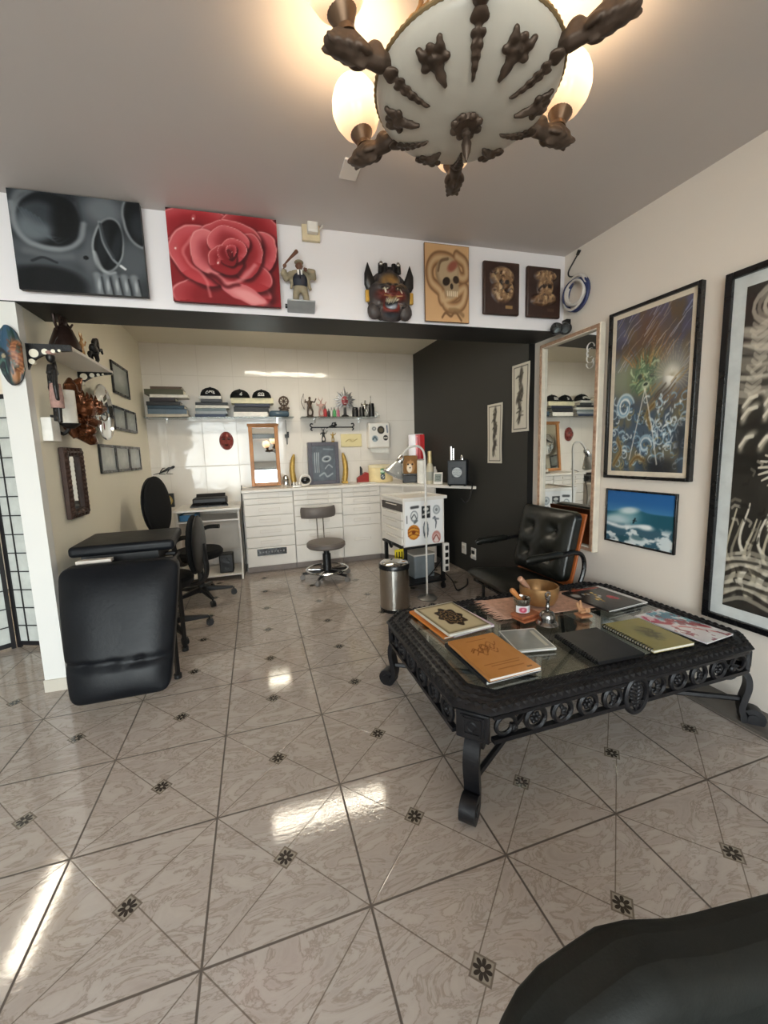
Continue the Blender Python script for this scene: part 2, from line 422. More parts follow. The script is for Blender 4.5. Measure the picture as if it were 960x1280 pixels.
sbox('pavement', (-9, -12, -.12), (8, RY0-.15, -.02), plaster('outside_paving', '#a9a49b', .8))  # unseen ground, put in to bounce daylight into the room
# ------------------------------------------------------------------ light: daylight through the shopfront, lamps
w = bpy.data.worlds.new('daylight'); sc.world = w; w.use_nodes = True
bg = w.node_tree.nodes['Background']; nt = w.node_tree
tc = nt.nodes.new('ShaderNodeTexCoord'); sx = nt.nodes.new('ShaderNodeSeparateXYZ'); cr = nt.nodes.new('ShaderNodeValToRGB')
nt.links.new(tc.outputs['Generated'], sx.inputs[0]); nt.links.new(sx.outputs[2], cr.inputs[0]); nt.links.new(cr.outputs[0], bg.inputs[0])
cr.color_ramp.elements[0].color = (1, .985, .96, 1); cr.color_ramp.elements[1].color = (.80, .89, 1, 1)
bg.inputs[1].default_value = WORLD = 12.5
pl = bpy.data.lights.new('window_portal', 'AREA'); pl.shape = 'RECTANGLE'; pl.size = 3.45; pl.size_y = 2.2
po = bpy.data.objects.new('window_portal', pl); COL.objects.link(po); po.location = (-.875, RY0-.03, 1.35); po.rotation_euler = (PI/2, 0, 0)
pl.cycles.is_portal = True
TUBE = emitmat('fluorescent_diffuser', '#fff3dc', 20.0)
white_en = mat('white_enamel', '#eeeeea', .3)
def batten(loc, rz, L, label):
    t = thing('ceiling_lamp', label, 'lamp', loc, rz)
    b = MB(); b.box((0, 0, .031), (L, .16, .046))
    for s in (-1, 1): b.box((0, s*.085, .022), (L, .012, .06)); b.box((s*(L/2+.006), 0, .022), (.012, .182, .06))
    b.build('housing', white_en, t, bev=.003)
    b = MB()
    for s in (-1, 1): b.box((0, s*.038, -.008), (L-.02, .068, .032))
    b.build('diffuser', TUBE, t, bev=.004)
batten((.53, 3.86, AZ-.0555), 0, 1.2, 'fluorescent strip lamp on the alcove ceiling behind the beam')
batten((-2.0, 3.70, AZ-.0555), PI/2, 1.2, 'fluorescent strip lamp on the side room ceiling')
# ------------------------------------------------------------------ shared object materials
LEATHER = mat('black_leather', '#0c0f14', .42, 0, .15, 9, bump=.25, bscale=55, bdist=.004, spec=.24)
LEATHER_G = mat('dark_green_black_leather', '#0f110e', .32, 0, .18, 9, bump=.2, bscale=40, bdist=.004, spec=.5)
FABRIC = mat('black_woven_fabric', '#0f1012', .85, 0, .25, 60, bump=.3, bscale=400, spec=.25)
PLASTIC = mat('black_plastic', '#0e0e10', .45, 0, .1, 20)
STEEL = mat('brushed_steel', '#b9b4ac', .24, 1, .08, 5)
CHROME = mat('chrome', '#d9d9d9', .12, 1, .04, 5)
WHITE = mat('white_laminate', '#eae4dc', .38, 0, .03, 5)
WHITE_E = mat('white_laminate_edge', '#d8cfc4', .45, 0, .04, 9)
SHADOW = mat('dark_taupe', '#4f4844', .8)
GREYV = mat('taupe_vinyl', '#6a625d', .5, 0, .08, 12, bump=.1)
PINE = mat('honey_pine', '#b67b46', .4, 0, .2, 7, bump=.1)
DKWOOD = mat('dark_carved_wood', '#3a241b', .5, 0, .3, 22, bump=.4, bscale=70)
ORWOOD = mat('orange_plywood', '#a5592b', .4, 0, .15, 9)
GOLD = mat('gold_leaf', '#b8964c', .42, .4, .25, 25, bump=.4, bscale=60)
BRONZE = mat('aged_bronze', '#54453a', .5, .6, .35, 22, bump=.3, bscale=60)
BRASS = mat('hammered_brass', '#ad8558', .34, .6, .2, 18)
IRON = mat('cast_iron', '#17171b', .42, .3, .25, 30, bump=.35, bscale=80)
GLASSC = glassmat('clear_glass', '#e9f2ee')
PANE = panemat('glass_pane', '#eef4f1')
MIRROR = mat('silvered_mirror', '#e6e8e6', .02, 1, .01, 3, rvar=.005)
PAGES = mat('paper_pages', '#e6e1d4', .8, 0, .08, 60)
WPAPER = mat('white_paper', '#f1efe9', .7)
RED = mat('red_lacquer', '#9b2a23', .4, 0, .2)
DKFIG = mat('dark_resin', '#1e1c1c', .35, .2, .3, 30)
BLACKP = mat('black_gloss_paint', '#101012', .28, 0, .1)

# ------------------------------------------------------------------ drawer cabinets along the back wall
CF, WT = 4.54, .935                                             # front plane, worktop height
def cabinet(x0, x1, rows, label, y1=BY-.005, vent=False):
    w = x1-x0; t = thing('drawer_cabinet', label, 'cabinet', ((x0+x1)/2, CF, 0), 0, 'white drawer units under the worktop')
    d = y1-CF
    b = MB(); b.box((0, .02+d/2-.01, .487), (w-.004, d-.04, .835)); b.build('carcass', WHITE, t)
    b = MB(); b.box((0, d/2+.03, .035), (w-.004, d-.08, .07)); b.build('plinth', mat('plinth_grey', '#8f837c', .6), t)
    z = .903
    for i, h in enumerate(rows):
        z0 = z-h
        b = MB(); b.box((0, .012, (z+z0)/2), (w-.008, .02, h-.006)); dr = b.build('drawer', WHITE, t, bev=.003)
        if h > .05:
            zc = (z+z0)/2+(.02 if h > .15 else 0); hw = w*.21
            b = MB()
            for s in (-1, 1):
                b.box((0, -.001, zc+s*.015), (hw*2, .008, .003)); b.box((s*hw, -.001, zc), (.003, .008, .032))
            b.build('handle', WHITE_E, dr)
        z = z0
    if vent:
        b = MB(); b.box((0, .0, .235), (w*.6, .010, .075)); v = b.build('label_plate', BLACKP, t, bev=.002)
        b = MB()
        for k in range(9): b.box((-w*.24+k*w*.06, -.006, .237), (w*.035, .003, .010 if k % 2 else .022))
        b.build('lettering', mat('grey_print', '#8b8987', .6), v)
    return t
cabinet(-.154, .378, [.065, .065, .125, .118, .122, .118, .212], 'white drawer unit at the left end with a black plate on its lowest drawer', vent=True)
cabinet(.378, .934, [.055, .055, .06, .125, .165, .165, .2], 'white drawer unit behind the grey swivel stool')
cabinet(.934, 1.402, [.055, .055, .09, .12, .13, .375], 'white drawer unit between the stool and the sticker trolley')
b = MB(); b.prism([(-.17, 4.525), (1.395, 4.525), (2.078, 3.49), (2.058, BY-.002), (-.17, BY-.002)], .905, WT)
o = b.build('worktop', WHITE, None, bev=.004); tag(o, 'long white worktop over the drawer units with an angled corner end', 'worktop')
t = thing('corner_cabinet', 'white angled corner cabinet behind the sticker trolley', 'cabinet', (1.402, CF, 0))
b = MB(); b.prism([(.004, .03), (.43, -.60), (.45, -.59), (.60, .1), (.60, .46), (.004, .46)], .07, .903); b.build('carcass', WHITE, t)
b = MB(); b.prism([(.02, .06), (.43, -.54), (.56, .1), (.56, .46), (.02, .46)], 0, .07); b.build('plinth', mat('plinth_dark', '#8f837c', .6), t)
b = MB()
for k, (z0, z1) in enumerate(((.83, .90), (.73, .825), (.60, .725), (.47, .595), (.08, .465))):
    p0, p1 = Vector((.012, .018, 0)), Vector((.20, -.262, 0)); n = Vector((-.83, -.56, 0))*.012
    b.hexa([(*(q).xy, z0) for q in (p0, p1, p1+n, p0+n)], [(*(q).xy, z1) for q in (p0, p1, p1+n, p0+n)])
b.build('drawer_fronts', WHITE, t)

# ------------------------------------------------------------------ things on the worktop
def at(px, py, z=WT): return onz(px, py, z)
# wood framed mirror leaning on the wall
def bar_frame(name, w, h, bw, d, m, parent, z=0.0, bev=.002, prof=None):
    b = MB()
    for s in (-1, 1):
        b.box((s*(w-bw)/2, 0, z+d/2), (bw, h, d)); b.box((0, s*(h-bw)/2, z+d/2), (w-2*bw, bw, d))
    return b.build(name, m, parent, bev=bev)
TL, BR = ony(308, 531, 4.97), ony(350, 606.5, 4.90); wM = .335
Mw = basis(((ony(330, 531, 4.975)+ony(332, 607, 4.90))/2), (1, 0, 0), (0, .075, .72)); Mw.translation.z = WT+.375
t = thing('wall_mirror', 'pine framed mirror standing on the white worktop against the tiles', 'mirror', M=Mw)
bar_frame('frame', wM, .73, .042, .028, PINE, t, bev=.006)
b = MB(); b.box((0, .352, .016), (wM+.02, .03, .036)); b.build('top_moulding', PINE, t, bev=.005)
b = MB(); b.box((0, 0, .006), (wM-.07, .66, .008)); b.build('mirror_glass', MIRROR, t)
# chrome canister
p = at(355.5, 606)
t = thing('canister', 'small chrome canister beside the pine framed mirror', 'jar', (p.x, 4.80, WT))
b = MB(); b.lathe([(0, 0), (.036, 0), (.038, .01), (.036, .085), (.03, .095), (0, .095)]); b.build('body', CHROME, t)
b = MB(); b.lathe([(0, .095), (.03, .095), (.028, .12), (.012, .135), (0, .135)]); b.build('lid', STEEL, t)
# gilded tusks
def tusk(px, label, seed):
    p = ony(px, 603, 4.83); t = thing('gilded_tusk', label, 'ornament', (p.x, 4.83, WT), 0, 'gilded tusks beside the display case')
    s = 1 if seed else -1
    pts = [(s*.0, 0, .03), (s*.012, 0, .10), (s*.018, 0, .18), (s*.012, 0, .26), (-s*.002, 0, .33), (-s*.012, 0, .375)]
    b = MB(); b.tube(pts, [.032, .034, .032, .030, .024, .010], 10); 
    for i in range(8): b.torus((s*(.018*math.sin(i*.4)), 0, .05+i*.036), .031-.001*i, .004, seg=16, k=5, rot=RX(.5))
    b.build('tusk', GOLD, t)
    b = MB(); b.box((0, 0, .015), (.07, .07, .03)); b.build('base', PLASTIC if not seed else GOLD, t, bev=.004)
tusk(368, 'gilded curved tusk on a black base left of the display case', 0)
tusk(431, 'gilded curved tusk on a gold base right of the display case', 1)
# goggles and a small white dish with silver boxes
p = ony(382, 603, 4.72); t = thing('goggles', 'white and black goggles lying on the worktop by the display case', 'goggles', (p.x, 4.72, WT+.0125))
b = MB(); b.ell((0, 0, .055), (.055, .035, .04)); b.build('lens', BLACKP, t)
b = MB(); b.torus((0, .01, .06), .058, .012, rot=RX(PI/2), seg=24); b.ell((-.02, -.02, .002), (.05, .03, .012)); b.build('frame', WHITE, t)
p = ony(374, 605, 4.66); t = thing('ink_bottle_box', 'small grey tray of white bottle caps left of the goggles', 'tray', (p.x-.03, 4.64, WT))
b = MB(); b.box((0, 0, .012), (.11, .07, .024)); b.build('tray', STEEL, t, bev=.004)
for i in range(3):
    b = MB(); b.lathe([(0, .024), (.013, .024), (.013, .05), (.006, .06), (0, .06)], 14, M=TR(-.032+.032*i, 0, 0)); b.build('cap', WHITE, t)
# display case with pale drawings on dark glass
def case_art(u, v):
    P = Pic(u, v, '#3f4650'); P.put(fbm(u, v, 5, 3), '#6f7b86', .8)
    for i, x in enumerate((.12, .2, .28)): P.put(ln(u, v, [(x, .25), (x+.01, .8)], .012), '#c9d2d6', .8)
    P.put(el(u, v, .62, .62, .2, .09, .1)-el(u, v, .62, .62, .13, .05, .1), '#d3dadd', .7); P.put(el(u, v, .62, .6, .05, .03), '#20242a')
    P.put(ln(u, v, sp((.3, .15), (.5, .22), (.62, .12), (.85, .2)), .025), '#a8b2b8', .8); P.put(ln(u, v, [(.5, .9), (.9, .88)], .02), '#98a4ac', .6)
    P.put(ln(u, v, sp((.55, .35), (.7, .45), (.85, .38)), .02), '#c4ccd0', .6); return P.c
p = ony(406, 604, 4.88); CW = .37
t = thing('display_case', 'dark grey framed display case standing between two gilded tusks', 'case', (p.x, 4.88, WT))
b = MB(); b.box((0, .04, .255), (CW, .09, .51)); b.build('case', mat('slate_paint', '#4a4954', .5), t, bev=.004)
b = MB(TR(0, -.012, .255) @ RX(PI/2)); 
for s in (-1, 1): b.box((s*(CW/2-.022), 0, 0), (.044, .51, .02)); b.box((0, s*.233, 0), (CW-.088, .044, .02))
b.build('frame', mat('slate_frame', '#54525d', .45), t, bev=.004)
sheet('picture', CW-.08, .43, case_art, P_GLASS, t, 50, 60, M=TR(0, -.008, .255) @ RX(PI/2))
# small statuettes (one continuous surface each)
def figure(name, parts, m, parent, vox=.006, M=None, nm='body'):
    b = MB(M)
    for q in parts:
        if q[0] == 'e': b.ell(q[1], q[2], seg=12, r=q[3] if len(q) > 3 else None)
        else: b.tube(q[1], q[2], 8)
    return b.build(nm, m, parent, remesh=vox)
def warrior(h, arm=0):
    k = h
    return [('t', [(-.10*k, 0, .02*k), (-.11*k, -.02*k, .22*k), (-.05*k, 0, .45*k)], [.045*k, .05*k, .065*k]),
            ('t', [(.12*k, 0, .02*k), (.14*k, -.03*k, .22*k), (.05*k, 0, .45*k)], [.045*k, .05*k, .065*k]),
            ('e', (0, 0, .47*k), (.11*k, .08*k, .08*k)), ('e', (0, 0, .62*k), (.13*k, .085*k, .14*k)), ('t', [(0, 0, .7*k), (.01*k, -.01*k, .8*k)], [.05*k, .045*k]),
            ('e', (.015*k, -.015*k, .86*k), (.065*k, .07*k, .08*k)),
            ('t', [(-.12*k, 0, .7*k), (-.24*k, -.03*k, .62*k), (-.22*k, -.08*k, .8*k if arm else .52*k)], [.05*k, .04*k, .035*k]),
            ('t', [(.12*k, 0, .7*k), (.25*k, -.03*k, .66*k), (.34*k, -.06*k, .86*k)], [.05*k, .04*k, .035*k]),
            ('t', [(-.13*k, .03*k, .03*k), (.15*k, .03*k, .03*k)], [.04*k, .04*k])]
def statuette(name, label, loc, h, m, rz=0, extra=None, arm=0, group=None, base=True, em=None):
    t = thing(name, label, 'figurine', loc, rz, group)
    z0 = .025*h*4*.3 if base else 0
    if base:
        b = MB(); b.lathe([(0, 0), (.17*h, 0), (.17*h, .06*h), (.13*h, .09*h), (0, .09*h)], 18); b.build('base', m, t)
    figure(name, warrior(h, arm), m, t, h*.028, TR(0, 0, .06*h if base else 0))
    if extra:
        b = MB(TR(0, 0, .06*h)); extra(b, h); b.build('attribute', em or m, t)
    return t
def spear(b, h): b.tube([(.34*h, -.06*h, .2*h), (.34*h, -.06*h, 1.1*h)], .014*h, 6); b.lathe([(0, 1.2*h), (.03*h, 1.1*h), (0, 1.06*h)], 8, M=TR(.34*h, -.06*h, 0))
def horns(b, h):
    for s in (-1, 1): b.tube([(s*.04*h, 0, .92*h), (s*.12*h, 0, 1.02*h), (s*.10*h, 0, 1.14*h)], [.03*h, .022*h, .004*h], 7)
def bow(b, h): b.tube([(-.30*h, -.08*h, .30*h), (-.44*h, -.08*h, .65*h), (-.30*h, -.08*h, 1.05*h)], .016*h, 6); b.tube([(-.30*h, -.08*h, .30*h), (-.30*h, -.08*h, 1.05*h)], .006*h, 5)
p = ony(405, 555, 4.90)
statuette('black_figurine', 'black winged figurine standing on top of the display case', (p.x-.0, 4.92, WT+.511), .15, DKFIG, 0, horns)
statuette('gold_figurine', 'small gold dancing figurine on the display case top right', (p.x+.115, 4.92, WT+.511), .12, GOLD, .3, None, 1)
# red model house, oval cream box, paper
p = ony(454, 604, 4.8); t = thing('pipe_stand', 'small red wooden stand with a dark peg right of the gold tusk', 'ornament', (p.x-.0, 4.8, WT))
b = MB(); b.prism([(-.075, 0), (.065, 0), (.065, .115), (.03, .13), (-.075, .06)], -.04, .04, M=RX(PI/2)); b.build('block', RED, t, bev=.004)
b = MB(); b.tube([(-.02, 0, .09), (-.02, 0, .17), (-.03, 0, .2)], [.018, .016, .008], 10); b.build('peg', DKFIG, t)
p = ony(476, 601, 4.78); t = thing('oval_box', 'cream oval box with a green and white sticker on the worktop', 'box', (p.x, 4.78, WT))
b = MB(); b.lathe([(0, 0), (.15, 0), (.155, .01), (.155, .17), (.15, .18), (0, .18)], 32, sy=.6); b.build('box', mat('cream_card', '#e6d3a0', .55), t)
b = MB(); b.lathe([(.150, .18), (.158, .18), (.158, .205), (.14, .215), (0, .22)], 32, sy=.6); b.build('lid', mat('cream_lid', '#e9dcb8', .5), t)
def green_st(u, v):
    P = Pic(u, v, '#e6d3a0'); P.put(el(u, v, .5, .72, .42, .2), '#4d8b5c'); P.put(el(u, v, .5, .72, .3, .1), '#d9e6d4'); P.put(el(u, v, .5, .3, .22, .24), '#3a4a57'); P.put(el(u, v, .5, .3, .12, .14), '#cdd5d6')
    P.put(ln(u, v, [(.4, .2), (.6, .4)], .03), '#22303b'); return P.c
b = None
o = sheet('sticker', .15, .16, green_st, P_PAPER, t, 30, 30, M=TR(0, -.096, .10) @ RX(PI/2), relief=lambda u, v: -.12*(u-.5)**2)
p = ony(466, 604, 4.62); b = MB(); b.box((p.x-.06, 4.68, WT+.004), (.20, .14, .008), r=None); o = b.build('paper_sheets', WPAPER); tag(o, 'white paper sheets lying flat in front of the oval box', 'paper')
# toolbox group at the corner: black box with an animal picture box on top
def cat_art(u, v):
    P = Pic(u, v, '#9a7038'); P.put(fbm(u, v, 4, 8), '#6d4a22', .7); P.put(el(u, v, .5, .4, .33, .36), '#b98a55'); P.put(el(u, v, .42, .3, .2, .25), '#efe3d2')
    for x in (.32, .64): P.put(el(u, v, x, .52, .07, .05), '#2b1d10')
    P.put(ln(u, v, [(.2, .66), (.16, .98), (.38, .75)], .06), '#8a5f30'); P.put(ln(u, v, [(.62, .76), (.85, .97), (.8, .62)], .06), '#8a5f30'); P.put(el(u, v, .46, .33, .06, .04), '#3a2417'); return P.c
p = ony(520, 604, 4.45); by = 4.42; bx = ony(517, 600, by).x
t = thing('tool_box', 'flat black case under the box with the animal picture', 'case', (bx, by, WT), -.35)
b = MB(); b.box((0, 0, .045), (.26, .18, .09)); b.build('body', PLASTIC, t, bev=.008)
b = MB(); b.box((0, 0, .098), (.265, .185, .016)); b.build('lid', BLACKP, t, bev=.005)
t = thing('picture_box', 'brown card box with a cat face on the flat black case', 'box', (bx-.04, by+.0, WT+.107), -.3)
b = MB(); b.box((0, 0, .105), (.16, .12, .21)); b.build('carton', mat('brown_card', '#85602f', .6), t, bev=.003)
sheet('picture', .157, .207, cat_art, P_PAPER, t, 36, 44, M=TR(0, -.061, .105) @ RX(PI/2))
def red_sleeve(u, v):
    P = Pic(u, v, '#efe9e9'); P.put(sst(.42, .44, u), '#c22126'); P.put(sst(.42, .44, u)*ln(u, v, [(.7, 0), (.66, 1)], .04, 1), '#e2767a'); P.put(fbm(u, v, 5, 5)*(u < .42), '#cfc3d6', .5); return P.c
t = thing('hanging_bag', 'red and white glossy bag standing behind the lamp by the dark wall', 'bag', (ony(521, 560, 4.62).x, 4.62, WT), -.3)
b = MB(); b.box((0, .05, .42), (.20, .08, .32)); b.build('bag', mat('white_film', '#ece8ea', .3), t, bev=.03, bseg=3)
sheet('print', .195, .30, red_sleeve, P_GLOSS, t, 30, 50, M=TR(0, .008, .42) @ RX(PI/2), relief=lambda u, v: .012*np.sin(u*PI))
b = MB(); b.box((0, .05, .135), (.16, .07, .27)); b.build('stand', WHITE, t, bev=.01)
b = MB(); b.lathe([(0, 0), (.052, 0), (.052, .26), (.03, .262), (.03, .255), (0, .255)], 24, M=TR(ony(527, 590, 4.22).x, 4.22, WT)); o = b.build('paper_roll', WPAPER); tag(o, 'white paper roll standing left of the gold topped bottle', 'paper roll')
t = thing('bottle', 'tall pale bottle with gold foil neck on the worktop corner', 'bottle', (ony(537.5, 590, 4.05).x, 4.05, WT))
b = MB(); b.lathe([(0, 0), (.04, 0), (.043, .01), (.043, .15), (.036, .2), (.02, .24), (0, .24)], 24); b.build('body', mat('pale_glass', '#cfc6ae', .2), t)
b = MB(); b.lathe([(.024, .225), (.026, .25), (.022, .30), (.022, .36), (0, .362)], 20); b.build('foil', mat('pale_gold_foil', '#cdb98a', .35, .5), t)
b = MB(); b.lathe([(.0435, .04), (.0445, .045), (.0445, .13), (.0435, .135)], 24); b.build('label', mat('grey_label', '#a9a79b', .6), t)
t = thing('spray_bottle', 'slim white plastic bottle right of the gold topped bottle', 'bottle', (ony(543.5, 590, 4.07).x, 4.07, WT))
b = MB(); b.lathe([(0, 0), (.026, 0), (.026, .14), (.014, .165), (0, .165)], 18); b.build('body', WHITE, t)
b = MB(); b.lathe([(0, .165), (.013, .165), (.012, .19), (0, .19)], 14); b.build('cap', WHITE_E, t)
def lcd(u, v):
    P = Pic(u, v, '#8d948e'); P.put(el(u, v, .5, .5, .5, .5)*0, '#000000')
    for a in ([(.2, .65), (.45, .65), (.45, .45)], [(.55, .65), (.8, .65), (.8, .42)], [(.2, .25), (.7, .25)]): P.put(ln(u, v, a, .03), '#4a524d')
    return P.c
p = onz(533, 597, WT)
t = thing('digital_clock', 'small white digital thermometer tilted back on the counter', 'clock', (1.845, 3.885, WT+.003), -.65)
Mt = TR(0, 0, 0) @ RX(-.25)
b = MB(Mt); b.box((0, .008, .068), (.10, .016, .13)); b.build('body', WHITE, t, bev=.004)
sheet('screen', .072, .085, lcd, P_GLOSS, t, 20, 20, M=Mt @ TR(0, -.001, .075) @ RX(PI/2))
b = MB(); b.box((0, .06, .02), (.05, .06, .005)); b.build('foot', WHITE, t)
def emblem(u, v):
    P = Pic(u, v, '#2c3138'); P.put(el(u, v, .5, .5, .46, .46, 0, .05), '#b9bec0')
    for k in range(5): P.put(ln(u, v, sp((.15, .2+k*.15), (.4, .28+k*.13), (.6, .18+k*.14), (.85, .24+k*.14)), .022), '#5b636b', .8)
    return P.c
t = thing('power_supply', 'black box with a round silver emblem at the counter end', 'power unit', (1.958, 3.645, WT+.001), -.62)
b = MB(); b.box((0, 0, .137), (.195, .15, .25)); b.build('housing', mat('slate_plastic', '#23272d', .4), t, bev=.012)
b = MB()
for sx in (-1, 1):
    for sy in (-1, 1): b.cyl((sx*.075, sy*.055, 0), (sx*.075, sy*.055, .012), .012)
b.build('feet', PLASTIC, t)
sheet('emblem', .105, .105, emblem, P_GLOSS, t, 30, 30, M=TR(0, -.0765, .14) @ RX(PI/2))
b = MB(); b.cyl((-.07, .03, .258), (-.07, .03, .40), .013); b.cyl((-.045, .03, .258), (-.045, .03, .38), .010); b.build('terminals', CHROME, t)
b = MB(); b.lathe([(0, .26), (.02, .26), (.02, .29), (.012, .31), (0, .31)], 16, M=TR(.045, 0, 0)); b.build('knob', CHROME, t)
b = MB(); b.tube(sp((.11, -.05, .05), (.15, -.12, .03), (.16, -.24, -.02), (.14, -.27, -.10), (.10, -.27, -.14), (.06, -.26, -.10), n=6), .006, 7); b.build('cable', PLASTIC, t)

# ------------------------------------------------------------------ wall over the worktop
def dispenser_art(u, v):
    P = Pic(u, v, '#eeebe6')
    P.put(el(u, v, .58, .72, .19, .17, 0, .06), '#2e2b28'); P.put(el(u, v, .58, .72, .12, .10), '#7b6f58', .7); P.put(el(u, v, .22, .78, .1, .08, 0, .3), '#5a5f62'); P.put(el(u, v, .22, .78, .06, .05), '#c9cccb')
    P.put(el(u, v, .25, .35, .16, .14, 0, .08), '#9fb0b8'); P.put(ln(u, v, sp((.15, .32), (.25, .42), (.35, .3)), .03), '#4c5961'); P.put(el(u, v, .82, .38, .13, .12, 0, .06), '#26282b'); P.put(ln(u, v, [(.74, .38), (.9, .38)], .03), '#d6d2c8'); P.put(ln(u, v, [(.9, .9), (.92, .62)], .03), '#5d6f8a'); return P.c
p = (ony(459, 528, 4.97)+ony(486, 560, 4.97))/2
t = thing('towel_dispenser', 'white paper towel dispenser covered in stickers on the tiled wall', 'dispenser', (p.x, BY-.002, p.z))
b = MB(); b.box((0, -.06, 0), (.285, .12, .33)); b.build('cover', WHITE, t, bev=.022, bseg=3)
sheet('stickers', .25, .29, dispenser_art, P_PAPER, t, 40, 44, M=TR(0, -.1215, 0) @ RX(PI/2))
b = MB(); b.hexa([(-.13, -.1, -.165), (.13, -.1, -.165), (.13, -.03, -.165), (-.13, -.03, -.165)], [(-.13, -.1, -.13), (.13, -.1, -.13), (.13, -.03, -.13), (-.13, -.03, -.13)]); b.build('outlet', WHITE_E, t)
b = MB(); b.hexa([(-.10, -.085, -.215), (.14, -.085, -.235), (.14, -.08, -.235), (-.10, -.08, -.215)], [(-.12, -.085, -.165), (.12, -.085, -.165), (.12, -.08, -.165), (-.12, -.08, -.165)]); b.build('paper_towel', WPAPER, t)
def tile_art(u, v):
    P = Pic(u, v, '#e6d9a8'); P.put(ln(u, v, sp((.2, .4), (.4, .6), (.55, .4), (.8, .62)), .025), '#9a8350', .8); P.put(el(u, v, .5, .5, .2, .15), '#cdbb84', .5); return P.c
Mp = basis((ony(425.5, 543, BY)+ony(452, 558, BY))/2 + Vector((0, -.004, 0)), (1, 0, 0), (0, 0, 1))
t = thing('ceramic_plaque', 'small cream plaque on the tiles under the right glass shelf', 'plaque', M=Mp)
b = MB(); b.box((0, 0, .006), (.275, .165, .012)); b.build('body', mat('cream_ceramic', '#dfd2a6', .3), t, bev=.004)
sheet('picture', .25, .145, tile_art, P_PAPER, t, 30, 20, M=TR(0, 0, .0135))
def gecko():
    p = ony(205, 589, BY-.02); b = MB(); k = .22
    pts = [(-k*.5, 0, -.035), (-k*.2, 0, -.02), (0, 0, 0), (k*.25, 0, .03), (k*.4, 0, .035)]
    b.tube(pts, [.003, .006, .012, .016, .010], 8); b.ell((k*.42, 0, .04), (.024, .012, .015), r=RY(-.5))
    for x, s in ((-.03, 1), (-.03, -1), (.045, 1), (.045, -1)): b.tube([(x, 0, .005), (x+.02*s, -.004, .03*s), (x+.045, -.004, .035*s)], [.006, .005, .003], 6)
    o = b.build('hanging_lizard', DKFIG); o.location = p; tag(o, 'small dark lizard ornament on the white tiles above the desk', 'ornament')
gecko()
# wall hooks under the right shelf
p = ony(415, 536, 4.98); t = thing('hook_rail', 'black curled wrought hook rail under the right glass shelf', 'hook rail', (p.x+.01, BY, p.z+.02))
b = MB(); b.tube([(-.25, -.03, 0), (.25, -.03, 0)], .007, 8)
for s in (-1, 1): b.tube(sp((s*.25, -.03, 0), (s*.275, -.03, .02), (s*.265, -.03, .045), (s*.24, -.03, .04), n=5), .007, 7); b.tube(sp((s*.25, -.03, 0), (s*.27, -.03, -.02), (s*.25, -.03, -.04), n=5), .007, 7)
b.build('rail', IRON, t)
figure('c', [('e', (0, -.035, .01), (.035, .02, .018)), ('e', (.04, -.035, .03), (.018, .016, .018)), ('t', [(-.03, -.035, .01), (-.08, -.035, -.015)], [.01, .005]), ('t', [(-.01, -.035, .01), (.0, -.035, .05), (.05, -.035, .06)], [.01, .009, .006]), ('t', [(0, 0, 0), (0, -.035, .01)], [.012, .012])], DKFIG, t, .005, nm='creature')
# red mask on a thread
p = ony(283, 551, BY-.02)
def mask_rel(u, v):
    d = np.clip(1-((u-.5)/.5)**2-((v-.5)/.5)**2, 0, 1); nose = np.exp(-((u-.5)/.07)**2-((v-.48)/.18)**2)
    return .045*np.sqrt(d)+.02*nose*(d > 0)-.012*(np.exp(-((u-.3)/.1)**2-((v-.6)/.05)**2)+np.exp(-((u-.7)/.1)**2-((v-.6)/.05)**2))
def redmask(u, v):
    P = Pic(u, v, '#7c2f2a'); P.put(fbm(u, v, 6, 2), '#a35148', .7)
    for x in (.3, .7): P.put(el(u, v, x, .6, .13, .05), '#2b1413'); P.put(ln(u, v, [(x-.12, .7), (x+.1, .72)], .02), '#35100d')
    P.put(el(u, v, .5, .25, .16, .05), '#3d1412'); return P.c
def oval_sheet(name, w, h, art, m, parent, rel, M, n=34):
    """modelled oval face: a sheet whose outline is pulled onto an ellipse"""
    o = sheet(name, 1, 1, art, m, parent, n, n, M=M, relief=rel); me = o.data
    co = np.zeros(len(me.vertices)*3); me.vertices.foreach_get('co', co); co = co.reshape(-1, 3)
    x, y = co[:, 0]*2, co[:, 1]*2; r = np.hypot(x, y)+1e-9; mx = np.maximum(np.abs(x), np.abs(y)); k = mx/r
    co[:, 0], co[:, 1] = x*k*w/2, y*k*h/2; me.vertices.foreach_set('co', co.ravel()); me.update()
    md = o.modifiers.new('Solid', 'SOLIDIFY'); md.thickness = .006; md.offset = -1; return o
Mm = basis(Vector((p.x, BY-.012, p.z)), (1, 0, 0), (0, 0, 1))
t = thing('hanging_mask', 'small dark red face mask hanging on the tiles below the caps', 'mask', M=Mm)
oval_sheet('face', .155, .21, redmask, P_CARVE, t, lambda u, v: mask_rel(u, v), TR(0, 0, .003))
b = MB(); b.tube([(0, .10, .008), (-.04, .235, .004)], .002, 5); b.build('thread', WPAPER, t)
